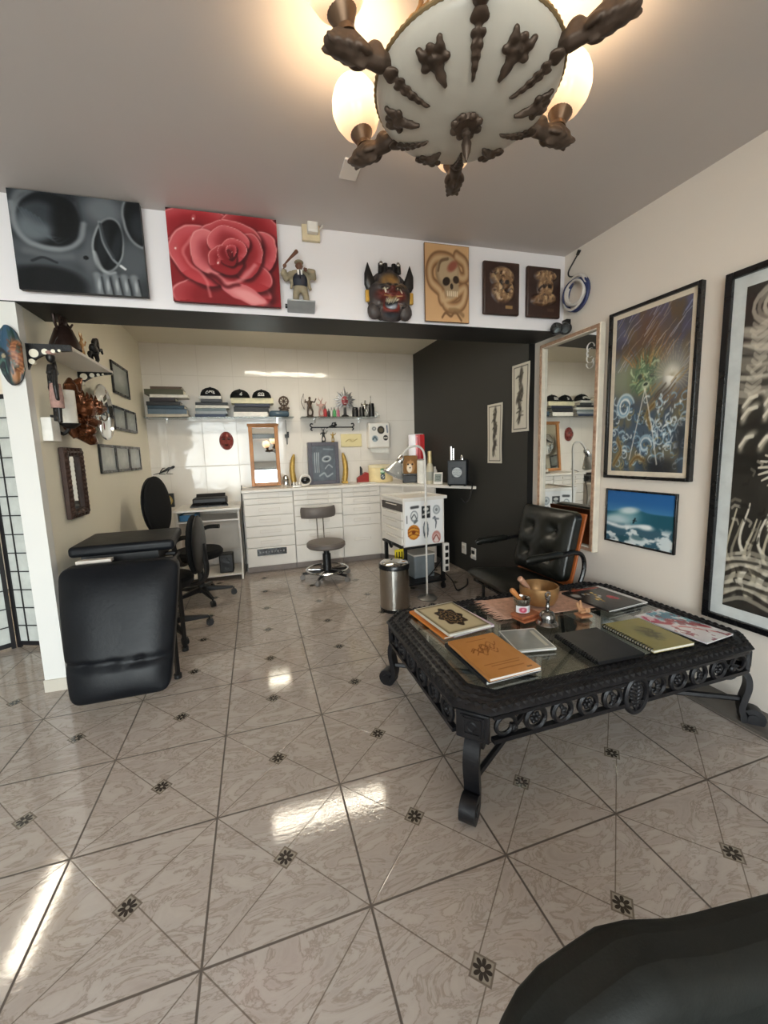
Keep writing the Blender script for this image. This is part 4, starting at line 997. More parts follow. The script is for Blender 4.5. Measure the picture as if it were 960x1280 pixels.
t = thing('power_strip', 'white power strip mounted upright on the right trolley leg', 'power strip', M=CM @ TR(W_-.008, -.036, .24))
b = MB(); b.box((.0, 0, .075), (.055, .035, .27)); b.build('body', WHITE, t, bev=.005)
b = MB()
for k in range(4): b.box((0, -.018, -.03+k*.065), (.032, .004, .042))
b.build('socket', BLACKP, t)
b = MB(CM)
b.tube(sp((.41, -.03, .16), (.44, -.10, .10), (.47, -.12, .02), (.53, -.10, .006), (.66, -.02, .006), (.76, .12, .006), n=6), .006, 6)
tag(b.build('extension_cable', PLASTIC), 'black cable trailing over the floor from the power strip', 'cable')
b = MB(CM)
b.tube(sp((.40, .0, .30), (.30, -.03, .22), (.22, -.02, .14), (.27, -.05, .19), (.36, -.03, .14), (.30, .02, .12), n=6), .005, 6)
tag(b.build('hanging_cable', PLASTIC), 'tangle of black cable hanging on the lower trolley shelf', 'cable')
lx, ly = 1.375, 3.14
t = thing('gooseneck_lamp', 'white gooseneck floor lamp with a cone shade in front of the trolley', 'lamp', (lx, ly, 0))
b = MB(); b.lathe([(0, 0), (.085, 0), (.088, .008), (.07, .02), (.02, .03), (.012, .045), (0, .045)], 30); b.build('base', mat('grey_metal', '#8e8c88', .4, .6), t)
WT_T = mat('white_tube', '#dcd8d2', .35)
TX = -.17
b = MB(); b.tube([(0, 0, .03), (0, 0, .80)], .0085, 10); b.tube(sp((0, 0, .80), (.004, .01, 1.15), (-.0, .02, 1.28), (-.04, .03, 1.335), (-.11, .04, 1.335), (-.16, .05, 1.30), (-.185, .05, 1.26), n=7), .0095, 10); b.build('pole', WT_T, t)
Ml = TR(-.185, .05, 1.262) @ RY(.52)
b = MB(Ml); b.lathe([(0, .0), (.02, 0), (.028, -.02), (.030, -.06), (.026, -.075), (0, -.075)], 20); b.build('socket', CHROME, t)
b = MB(Ml); b.lathe([(.03, -.065), (.042, -.08), (.092, -.18), (.094, -.182), (.090, -.178), (.040, -.085), (.028, -.07)], 28); b.build('lamp_shade', mat('lamp_shade_metal', '#d6d6d2', .25, .5), t)
b = MB(Ml); b.ell((0, 0, -.115), (.028, .028, .036)); b.build('bulb', mat('opal_glass', '#f4f1ea', .2), t)
# ------------------------------------------------------------------ tufted armchair by the mirror
t = thing('armchair', 'black tufted leather armchair with an orange wooden back shell by the tall mirror', 'armchair', (1.78, 2.365, 0))
def A(x, y, z): return (x-1.78, y-2.33, z)
def cushion(name, nx, ny, fn, thick, m, parent):
    """upholstered slab: fn(u, v, s) -> point, s = +1 top face, -1 underside"""
    b = MB(); g = {}
    for sd in (1, -1):
        for j in range(ny+1):
            for i in range(nx+1):
                uu, vv = 2*i/nx-1, 2*j/ny-1; r = .22; ax, ay = max(0, abs(uu)-(1-r)), max(0, abs(vv)-(1-r))
                if ax > 0 and ay > 0:
                    L = math.hypot(ax, ay); k = max(ax, ay)/L; uu = math.copysign(1-r+ax*k, uu); vv = math.copysign(1-r+ay*k, vv)
                g[sd, i, j] = b.bm.verts.new(fn((uu+1)/2, (vv+1)/2, sd))
    for sd in (1, -1):
        for j in range(ny):
            for i in range(nx): b.bm.faces.new((g[sd, i, j], g[sd, i+1, j], g[sd, i+1, j+1], g[sd, i, j+1]))
    ed = [(i, 0) for i in range(nx)]+[(nx, j) for j in range(ny)]+[(i, ny) for i in range(nx, 0, -1)]+[(0, j) for j in range(ny, 0, -1)]
    for a, c in zip(ed, ed[1:]+ed[:1]): b.bm.faces.new((g[1, a[0], a[1]], g[1, c[0], c[1]], g[-1, c[0], c[1]], g[-1, a[0], a[1]]))
    return b.build(name, m, parent, ang=80, bev=.010)
def pill(u, v, p=4): return (1-abs(2*u-1)**p)*(1-abs(2*v-1)**p)
TUFT = ((.28, .68), (.72, .68), (.28, .30), (.72, .30))
def backfn(u, v, s):
    y = 2.06+.54*u; x = 1.925+.105*v; z = .385+.475*v
    bul = .030*pill(u, v)
    if s > 0:
        d = sum(math.exp(-((u-a)/.10)**2-((v-c)/.10)**2) for a, c in TUFT)
        fold = sum(.35*math.exp(-((u-a-(v-c)*.8*k)/.03)**2)*math.exp(-((v-c)/.22)**2) for a, c in TUFT for k in (-1, 1))
        bul += .020*pill(u, v, 6)-.040*d-.012*fold
        return A(x-.030-bul, y, z+.2*(.03+bul))
    return A(x+.028, y, z-.005)
bk = cushion('backrest', 44, 40, backfn, .06, LEATHER_G, t)
b = MB()
for a, c in TUFT:
    p = Vector(backfn(a, c, 1)); b.ell(p+Vector((-.002, 0, 0)), (.006, .012, .012), seg=10)
b.build('button', LEATHER_G, bk)
def seatfn(u, v, s):
    x = 1.47+.50*u; y = 2.06+.54*v; z = .392-.05*u; front = math.exp(-(u/.10)**2)
    if s > 0: return A(x, y, z+.012+.028*pill(u, v)-.02*front)
    return A(x+.03*front, y, z-.075+.03*front)
cushion('seat', 26, 26, seatfn, .08, LEATHER_G, t)
b = MB(); b.hexa([A(1.95, 2.05, .35), A(1.965, 2.05, .35), A(1.965, 2.61, .35), A(1.95, 2.61, .35)], [A(2.066, 2.05, .845), A(2.080, 2.05, .845), A(2.080, 2.61, .845), A(2.066, 2.61, .845)]); b.build('back_shell', ORWOOD, t, bev=.004)
b = MB(); b.hexa([A(1.52, 2.10, .31), A(1.96, 2.10, .27), A(1.96, 2.56, .27), A(1.52, 2.56, .31)], [A(1.52, 2.10, .325), A(1.96, 2.10, .285), A(1.96, 2.56, .285), A(1.52, 2.56, .325)]); b.build('seat_board', BLACKP, t)
for y in (2.035, 2.635):
    b = MB(); b.tube(sp(A(1.60, y, .575), A(1.80, y, .585), A(1.96, y, .60), A(2.03, y, .57), A(2.045, y, .48), A(2.00, y, .36), A(1.93, y, .30), n=6), .015, 8); ar = b.build('armrest', BLACKP, t)
    b = MB(); b.tube([A(1.585, y, .580), A(1.61, y, .588), A(1.82, y, .598), A(1.86, y, .600)], [.016, .026, .026, .018], 10, flat=.8, up=(0, 0, 1)); b.build('arm_pad', LEATHER_G, ar)
for y in (2.12, 2.55):
    b = MB(); b.tube([A(1.60, y, .31), A(1.60, y, .01)], .012, 8); b.build('leg', BLACKP, t)
    b = MB(); b.tube([A(1.93, y, .27), A(1.97, y, .01)], .012, 8); b.build('leg', BLACKP, t)

# ------------------------------------------------------------------ wrought iron coffee table
CX, CY, HW, HD, CUT, TZ = 1.365, 1.565, .755, .475, .095, .42
t = thing('coffee_table', 'black wrought iron coffee table with glass top and scrolled apron', 'table', (CX, CY, 0))
def octo(hw, hd, cut): return [(-hw+cut, -hd), (hw-cut, -hd), (hw, -hd+cut), (hw, hd-cut), (hw-cut, hd), (-hw+cut, hd), (-hw, hd-cut), (-hw, -hd+cut)]
O1, O2 = octo(HW, HD, CUT), octo(HW-.105, HD-.105, CUT*.75)
b = MB(); lo = []
def ringpts(inset, z): return [b.bm.verts.new((x, y, z)) for x, y in octo(HW-inset, HD-inset, CUT-.22*inset)]
R0, R1, R2, R3, R4 = ringpts(.012, TZ-.045), ringpts(0, TZ-.028), ringpts(.012, TZ-.012), ringpts(.105, TZ-.010), ringpts(.105, TZ-.045)
for Aa, Bb in ((R0, R1), (R1, R2), (R2, R3), (R3, R4), (R4, R0)):
    for k in range(8): b.bm.faces.new((Aa[k], Aa[(k+1) % 8], Bb[(k+1) % 8], Bb[k]))
def rope(inset, z, r, pitch):
    P = octo(HW-inset, HD-inset, CUT-.22*inset); pts, rad = [], []
    for k in range(8):
        a, c = Vector((*P[k], z)), Vector((*P[(k+1) % 8], z)); n = max(2, int((c-a).length/pitch)*4)
        for i in range(n):
            pts.append(a.lerp(c, i/n)); rad.append(r*(1.0+.28*math.sin(i*PI/2)))
    b.tube(pts, rad, 6, closed=True)
rope(.020, TZ-.019, .013, .030); rope(.052, TZ-.014, .010, .038); rope(.082, TZ-.017, .012, .030)
b.build('top_frame', IRON, t, ang=50)
b = MB(); b.prism(octo(HW-.10, HD-.10, CUT*.8), TZ-.014, TZ-.006); b.build('glass_top', panemat('table_glass', '#eef4f0', 1.1), t)
b = MB(); b.prism(octo(HW-.115, HD-.115, CUT*.8), TZ-.052, TZ-.046); 
b.bm.free()
def apron(p0, p1, n_side, medal):
    p0, p1 = Vector((*p0, 0)), Vector((*p1, 0)); L = (p1-p0).length; d = (p1-p0)/L
    Mx = Matrix(((d.x, 0, d.y, p0.x), (d.y, 0, -d.x, p0.y), (0, 1, 0, 0), (0, 0, 0, 1)))       # local x along, y up, z outward
    b = MB(Mx); z0, z1 = .285, TZ-.044
    b.box((L/2, z0, 0), (L, .016, .022)); b.box((L/2, z1-.004, 0), (L, .012, .018))
    zc, R = (z0+z1)/2, (z1-z0)/2-.006
    xs = []
    if medal:
        seg = (L/2-.055)/n_side; xs = [(i+.5)*seg for i in range(n_side)]+[L-(i+.5)*seg for i in range(n_side)]
    else:
        seg = L/n_side; xs = [(i+.5)*seg for i in range(n_side)]
    for i, x in enumerate(xs):
        mir = -1 if x > L/2 else 1; kind = (i % n_side)
        if kind == 0:
            b.tube([(x+mir*(-.03+.045*math.cos(a)*(1-.06*a)+.02), zc+.042*math.sin(a)*(1-.06*a), 0) for a in [k*.4 for k in range(17)]], .008, 6)
            b.ell((x+mir*.028, zc-.018, 0), (.016, .016, .010), seg=10)
        else:
            b.torus((x, zc, 0), R, .0105, seg=26, k=6)
            if kind % 2:
                for k in range(6): b.ell((x+.015*math.cos(k*PI/3), zc+.015*math.sin(k*PI/3), 0), (.009, .009, .007), seg=8)
                b.ell((x, zc, .004), .010, seg=8)
            else:
                for k in range(5): b.ell((x+.010*math.sin(k*1.1), zc-.026+.013*k, 0), (.018-.002*k, .009, .008), seg=8, r=RZ(.4*(-1)**k))
                b.tube([(x, zc-R, 0), (x, zc+.02, 0)], .005, 5)
    b.build('apron', IRON, t)
    if medal:
        b = MB(Mx); x = L/2; zc2 = zc-.012
        b.torus((x, zc2, .006), .072, .011, seg=34, k=7, sx=.74)
        for k in range(7): 
            wv = .030*math.sin((k+.8)/8*PI)
            for s in (-1, 1): b.ell((x+s*wv*.6, zc2-.045+.015*k, .006), (wv*.6+.004, .010, .008), seg=8, r=RZ(s*.6))
        b.tube([(x, zc2-.07, .006), (x, zc2+.06, .006)], .007, 6); b.build('medallion', IRON, t)
ins = .018; Oa = octo(HW-ins, HD-ins, CUT)
apron(Oa[0], Oa[1], 5, True); apron(Oa[4], Oa[5], 5, True); apron(Oa[2], Oa[3], 6, False); apron(Oa[6], Oa[7], 6, False)
for k, (sx, sy) in enumerate(((-1, -1), (1, -1), (1, 1), (-1, 1))):
    e = Vector((sx, sy, 0)).normalized(); tn = Vector((-e.y, e.x, 0)); c = Vector((sx*(HW-CUT/2-.012), sy*(HD-CUT/2-.012), 0))
    Mx = Matrix(((tn.x, 0, e.x, c.x), (tn.y, 0, e.y, c.y), (0, 1, 0, 0), (0, 0, 0, 1)))
    b = MB(Mx); b.box((0, .328, 0), (.118, .104, .020)); pn = b.build('corner_panel', IRON, t, bev=.004)
    b = MB(Mx); b.box((0, .330, .012), (.084, .080, .006)); 
    for s in (-1, 1): b.box((s*.030, .330, .016), (.008, .07, .006)); b.box((0, .330+s*.028, .016), (.066, .008, .006))
    b.torus((0, .330, .015), .016, .005, seg=14, k=6); b.build('panel_ornament', IRON, pn)
    def rp(r, z): return c+e*r+Vector((0, 0, z))
    path = [rp(-.095+.030*math.cos(a), .215+.030*math.sin(a)) for a in (-1.2, -.3, .6)]
    path = [rp(-.06+.026*math.cos(a), .246+.026*math.sin(a)) for a in np.linspace(6.6, 2.0, 14)]+sp(rp(-.062, .272), rp(-.02, .276), rp(.012, .245), rp(.022, .19), rp(.010, .12), rp(.004, .085), rp(.008, .055), n=8)
    path += [rp(.045+.034*math.cos(a), .042+.034*math.sin(a)*1.0) for a in np.linspace(2.95, 8.6, 18)]
    rad = [.040]*len(path); b = MB(); b.tube(path, rad, 4, flat=.42, up=tn); lg = b.build('leg', IRON, t, ang=50)
    b = MB(); b.cyl(rp(.045, .042)-tn*.031, rp(.045, .042)+tn*.031, .022, seg=14); b.build('foot_scroll', IRON, lg)
for s in (-1, 1):
    b = MB(); b.tube([(-HW+.055, -s*(HD-.055), .118), (0, 0, .118+.024*(s > 0)), (HW-.055, s*(HD-.055), .118)], .013, 6); b.build('stretcher', IRON, t)

# ------------------------------------------------------------------ on the coffee table
GZ = TZ+.001                                                    # things lie across the frame and the glass
FZ = TZ+.005
def quad(pts, z):
    P = [onz(x, y, z) for x, y in pts]; c = sum(P, Vector())/4
    w = ((P[1]-P[0]).length+(P[2]-P[3]).length)/2; h = ((P[3]-P[0]).length+(P[2]-P[1]).length)/2
    d = (P[1]-P[0])+(P[2]-P[3]); return c, w, h, math.atan2(d.y, d.x)
def tbook(label, pts, z, h, c, art=None, group=None, pages=WPAPER, shift=(0, 0), drz=0, name='book', back=None, nx=60):
    """pts: far-left, far-right, near-right, near-left corners in the photo, all at height z+h"""
    cc, w, d, rz = quad(pts, z+h); loc = (cc.x+shift[0], cc.y+shift[1], z)
    t = thing(name, label, 'book', loc, rz+drz, group); th = min(.0022, h*.2)
    b = MB(); b.box((0, 0, h-th/2), (w, d, th)); b.box((0, 0, th/2), (w, d, th)); b.box((-w/2+th/2, 0, h/2), (th, d, h-2*th))
    b.build('cover', cover(c), t)
    b = MB(); b.box((.001, 0, h/2), (w-.004, d-.003, h-2*th)); b.build('pages', pages, t)
    if art: sheet('cover_print', w-.002, d-.002, art, P_GLOSS, t, nx, M=TR(0, 0, h+.0006))
    return t, w, d
def mandala(u, v):
    P = Pic(u, v, '#cdbf9c'); e = np.minimum(np.minimum(u, 1-u), np.minimum(v, 1-v)); P.put(1-sst(.0, .10, e), '#4a3f2c', .9); P.put(fbm(u, v, 6, 4), '#b8a983', .4)
    r = np.hypot((u-.5)*1.0, (v-.5)*.85); th = np.arctan2(v-.5, u-.5); R_ = .26+.03*np.cos(8*th)
    P.put(1-sst(.95, 1.05, r/R_), '#3b2c20'); P.put((np.abs(r-.18+.02*np.cos(12*th)) < .012)*1., '#8a7350', .8); P.put((np.abs(r-.10-.015*np.cos(8*th)) < .010)*1., '#a08a60', .8); P.put((r < .035)*1., '#8a7350', .7)
    P.put((e < .012)*1., '#e9e2cf'); return P.c
G = 'books in the far left stack on the coffee table'
q1 = [(520.5, 760.8), (567, 751.8), (611, 781), (558.8, 794.5)]
tbook('orange folder at the bottom of the far left stack on the coffee table', q1, FZ-.004, .011, '#d07c33', None, G, shift=(-.035, -.015), name='folder')
tbook('white and purple magazine between the orange folder and the mandala book', q1, FZ+.0075, .011, '#cdb5c6', None, G, shift=(.008, -.012), drz=.05, name='magazine')
tbook('cream book with a dark round mandala on its cover', q1, FZ+.019, .012, '#d9d2c0', mandala, G)
def tan_art(u, v):
    P = Pic(u, v, '#b97f45'); P.put(fbm(u, v, 5, 9), '#c98f55', .6); rng = np.random.RandomState(3)
    for k in range(9):
        x, y = .28+.44*rng.rand(), .45+.3*rng.rand(); P.put(ln(u, v, sp((x-.1, y), (x, y+.07), (x+.06, y-.04), (x+.14, y+.05)), .008), '#7a4a20', .8)
    P.put(el(u, v, .5, .68, .08, .08)-el(u, v, .5, .68, .055, .055), '#7a4a20', .8)
    for y, a, c in ((.27, .15, .85), (.22, .25, .8), (.13, .3, .8), (.88, .3, .72)): P.put(ln(u, v, [(a, y), (c, y)], .007), '#7a4a20', .7*1)
    P.put(ln(u, v, [(.8, .06), (.88, .06)], .012), '#3a2412', .8); return P.c
G = 'books in the near left stack on the coffee table'
q2 = [(561, 801), (617, 791), (674.5, 832.5), (611, 850)]
tbook('black book at the bottom of the stack under the tan book', q2, FZ-.004, .015, '#1a1b1e', None, G, shift=(-.022, -.012))
tbook('white paged blue book under the tan book', q2, FZ+.0115, .014, '#2d3440', None, G, shift=(-.002, -.006), drz=-.02)
tbook('tan book with an embossed crest on top of the near left stack', q2, FZ+.026, .013, '#b97f45', tan_art, G)
def silver_art(u, v):
    P = Pic(u, v, '#8f918d'); P.put(fbm(u, v, 4, 6), '#7b7f7c', .7); e = np.minimum(np.minimum(u, 1-u), np.minimum(v, 1-v)); P.put((e < .03)*1., '#cfd0ca'); P.put((np.abs(u-.85) < .05)*(np.abs(v-.5) < .38), '#b9b7a6', .8); return P.c
tbook('grey book with a pale border beside the tan book', [(620, 788.8), (668.8, 785), (694.5, 809.5), (650, 814)], FZ-.004, .010, '#a5a7a3', silver_art)
def spiral(label, pts, z, h, c, art=None):
    t, w, d = tbook(label, pts, z, h, c, art, name='spiral_notebook', pages=PAGES if art else PLASTIC)
    b = MB(); n = 20
    for k in range(n): b.torus((-w/2+.012+(w-.024)*k/(n-1), -d/2+.002, h*.5), .0095, .0022, seg=12, k=5, rot=RY(PI/2))
    b.build('spiral_binding', BLACKP, t)
def olive_art(u, v):
    P = Pic(u, v, '#8f8448'); P.put(fbm(u, v, 5, 12), '#a1965a', .5); rng = np.random.RandomState(5)
    for k in range(10):
        x, y = .38+.3*rng.rand(), .4+.3*rng.rand(); P.put(ln(u, v, sp((x-.12, y-.05), (x, y+.06), (x+.1, y-.05), (x+.16, y+.08)), .012), '#4b4526', .6)
    P.put(el(u, v, .5, .55, .22, .2, 0, .5), '#5d5630', .5); return P.c
spiral('black spiral notebook with a plain cover', [(742.5, 782.5), (801, 814), (752.5, 830), (696, 794)], FZ-.004, .014, '#161618')
spiral('olive spiral notebook with a dark ink drawing', [(795, 770), (861, 801), (825, 815), (756, 782.5)], FZ-.004, .014, '#8f8448', olive_art)
def mag_art(u, v):
    P = Pic(u, v, '#e6e2e4'); P.put(el(u, v, .75, .7, .5, .25, -.5, .4), '#4d8ea6'); P.put(el(u, v, .35, .25, .3, .3, 0, .5), '#ece6e8'); P.put(ln(u, v, sp((.05, .75), (.3, .6), (.55, .65), (.9, .3)), .06), '#a8323e', .9); P.put(el(u, v, .16, .8, .14, .13, 0, .3), '#b8385e')
    P.put(ln(u, v, sp((.4, .9), (.6, .8), (.95, .75)), .07), '#2f6f8c', .9); P.put(ln(u, v, sp((.2, .5), (.45, .42), (.8, .12)), .03), '#c96a6a', .8); P.put(fbm(u, v, 8, 21) > .62, '#f5f1f2', .7); P.put(fbm(u, v, 8, 33) > .66, '#7c2a36', .7); return P.c
tbook('colourful magazine in blue, red and white at the right end of the table', [(796, 769), (825, 761), (916, 792.5), (880, 805)], FZ-.004, .006, '#c9c5c8', mag_art, name='magazine')
def dark_mag(u, v):
    P = Pic(u, v, '#1d1a1b'); rng = np.random.RandomState(8)
    for k in range(14):
        x, y = .3+.3*rng.rand(), .35+.4*rng.rand(); P.put(el(u, v, x, y, .03, .04, 0, .4), ('#d9b65a', '#c9c6bd', '#a8823a')[k % 3], .9)
    P.put(el(u, v, .72, .4, .10, .13, .3, .4), '#9b2630'); P.put(ln(u, v, [(.3, .97), (1.0, .9)], .05), '#8a4032'); P.put(el(u, v, .1, .75, .1, .1, 0, .4), '#c4c2bb', .8); return P.c
G = 'magazines in the far right pile on the coffee table'
q3 = [(710, 739), (745, 732.5), (800, 752.5), (752.5, 766)]
tbook('white magazine at the bottom of the far right pile', q3, FZ-.004, .007, '#d4d2d0', None, G, shift=(.03, -.005), name='magazine')
tbook('black magazine with gold specks and a red emblem on the far right pile', q3, FZ+.004, .009, '#1d1a1b', dark_mag, G, name='magazine')
# fringed cloth, tray, bowl and its neighbours
cc, w, d, rz = quad([(612, 748), (722, 736), (738, 760), (628, 776)], FZ)
t = thing('table_runner', 'pink woven cloth with fringed end under the brass bowl', 'cloth', (cc.x, cc.y, FZ-.004), rz)
CLOTH = mat('pink_woven_cloth', '#c49a84', .9, 0, .25, 30, bump=.5, bscale=160)
b = MB(); b.box((0, 0, .002), (w, d*.85, .0035)); b.build('cloth', CLOTH, t)
b = MB()
for k in range(20):
    y = -d*.42+d*.84*k/19; b.tube([(-w/2, y, .002), (-w/2-.03, y+random.uniform(-.008, .008), .005), (-w/2-.055-random.uniform(0, .02), y+random.uniform(-.015, .015), .002)], [.0035, .003, .001], 5)
b.build('fringe', CLOTH, t)
p = onz(659, 773, FZ)
t = thing('wooden_tray', 'two tiered reddish wooden coaster under the metal jar', 'tray', (p.x, p.y, FZ+.0003), rz+.25)
REDW = mat('reddish_wood', '#a5613f', .5, 0, .2, 14)
b = MB(); b.box((.0, 0, .006), (.13, .09, .010)); b.build('lower_board', REDW, t, bev=.002)
b = MB(); b.box((0, .012, .020), (.125, .08, .014)); b.build('upper_board', REDW, t, bev=.002)
p = onz(652, 764, FZ+.03); jz = FZ+.0275
t = thing('spice_jar', 'metal jar with a pink flower label on the wooden coaster', 'jar', (p.x, p.y, jz))
b = MB(); b.lathe([(0, 0), (.036, 0), (.039, .006), (.039, .05), (.043, .058), (.044, .075), (.040, .077), (.036, .06), (.035, .01), (0, .01)], 32); b.build('body', STEEL, t)
def jar_art(u, v):
    P = Pic(u, v, '#e2dfe0'); P.put(el(u, v, .38, .45, .2, .4, 0, .3), '#b04058'); P.put(el(u, v, .38, .5, .08, .2), '#d78a98'); P.put(ln(u, v, [(.7, .1), (.75, .9)], .04), '#b9bcc4'); return P.c
o = sheet('label', .10, .036, jar_art, P_PAPER, t, 24, 10, M=TR(0, 0, .025)); me = o.data
for vtx in me.vertices:
    a = -PI/2-.15+vtx.co.x/.0397; vtx.co = Vector((.0397*math.cos(a), .0397*math.sin(a), vtx.co.y))
t = thing('pestle', 'orange brown wooden pestle resting in the metal jar', 'pestle', (p.x, p.y, jz))
b = MB(); b.tube([(.018, .005, .030), (-.02, .0, .080), (-.062, -.004, .125), (-.066, -.004, .13)], [.009, .011, .014, .010], 12); b.build('stick', mat('orange_brown_wood', '#b5753f', .5, 0, .15), t)
p = onz(683, 757, FZ+.01); p.y += .062
t = thing('singing_bowl', 'large brass bowl on the fringed cloth', 'bowl', (p.x, p.y, FZ+.0005))
b = MB(); b.lathe([(0, 0), (.058, 0), (.084, .012), (.101, .05), (.105, .09), (.103, .108), (.097, .108), (.098, .09), (.094, .05), (.078, .018), (.05, .008), (0, .007)], 44); b.build('body', BRASS, t)
t = thing('mallet', 'pale wooden mallet leaning in the brass bowl', 'mallet', (p.x, p.y, FZ))
b = MB(); b.tube([(-.02, .03, .04), (-.068, .018, .105), (-.122, .004, .158), (-.125, .004, .161)], [.010, .013, .016, .012], 12); b.build('stick', mat('pale_pink_wood', '#b58a72', .6), t)
p = onz(684, 780, FZ); 
t = thing('hand_bell', 'silver hand bell with a tall handle in front of the brass bowl', 'bell', (p.x, p.y, FZ))
PEWT = mat('polished_pewter', '#8d8a87', .22, 1, .1)
b = MB(); b.lathe([(0, 0), (.052, 0), (.054, .004), (.049, .013), (.040, .019), (.038, .035), (.036, .052), (.026, .065), (.010, .070), (0, .070)], 36); b.build('bell', PEWT, t)
b = MB(); b.lathe([(0, .068), (.010, .070), (.008, .082), (.012, .090), (.008, .098), (.008, .122), (.013, .130), (.008, .138), (0, .14)], 16); b.torus((0, 0, .150), .013, .005, rot=RX(PI/2), seg=16); b.build('handle', PEWT, t)
p = onz(729, 770, FZ)
t = thing('hand_figure', 'small wooden hand ornament with raised fingers on a square tile', 'ornament', (p.x, p.y, FZ), rz)
b = MB(); b.box((0, 0, .006), (.066, .058, .012)); b.build('base', mat('terracotta', '#b07c5a', .6, 0, .15), t, bev=.002)
figure('hand', [('e', (0, .005, .026), (.026, .016, .016)), ('t', [(-.016, .01, .03), (-.026, .012, .055), (-.03, .012, .072)], [.0075, .007, .0055]), ('t', [(-.004, .012, .03), (-.008, .014, .062), (-.009, .014, .08)], [.0075, .007, .0055]), ('t', [(.008, -.002, .03), (.010, -.012, .042), (.010, -.016, .022)], [.0085, .008, .007]), ('t', [(.020, -.0, .03), (.023, -.012, .040), (.023, -.015, .022)], [.008, .0075, .006]), ('t', [(-.02, -.008, .022), (-.014, -.018, .03), (.0, -.02, .032)], [.008, .007, .005])], mat('pale_terracotta', '#b98a64', .55, 0, .15), t, .0025, nm='hand')

# ------------------------------------------------------------------ chair in the near right corner, its back to the table
y0 = .315
top = [ony(a, c, y0) for a, c in ((598, 1300), (610, 1266), (632, 1225), (664, 1190), (705, 1162), (742, 1138), (775, 1131), (830, 1130), (870, 1122), (910, 1112), (960, 1100))]
tx = [(p.x, p.z) for p in top]; xe = tx[-1][0]+.06
tx += [(xe, tx[-1][1]-.015), (xe+.05, tx[-1][1]-.05), (xe+.07, .55), (xe+.05, .40)]; tx = [(tx[0][0]+.03, .40), (tx[0][0]-.012, .52)]+tx
t = thing('visitor_chair', 'black padded chair in the near corner with its back to the coffee table', 'chair', (.48, .10, 0))
n = len(tx)
b = MB(TR(-.48, -.10, 0)); b.prism(list(reversed(tx)), 0, .085, M=Matrix(((1, 0, 0, 0), (0, 0, -1, y0), (0, 1, 0, 0), (0, 0, 0, 1))))
b.build('backrest', mat('black_green_fabric', '#10120f', .6, 0, .2, 40, bump=.2, bscale=200, spec=.3), t, bev=.03, bseg=4, ang=60)
b = MB(); b.box((.02, -.10, .42), (.56, .46, .09)); b.build('seat', FABRIC, t, bev=.03, bseg=3)
for sx in (-1, 1):
    for sy_ in (-1, 1):
        b = MB(); b.tube([(.02+sx*.22, -.10+sy_*.18, .38), (.02+sx*.25, -.10+sy_*.21, .005)], .014, 8); b.build('leg', BLACKP, t)
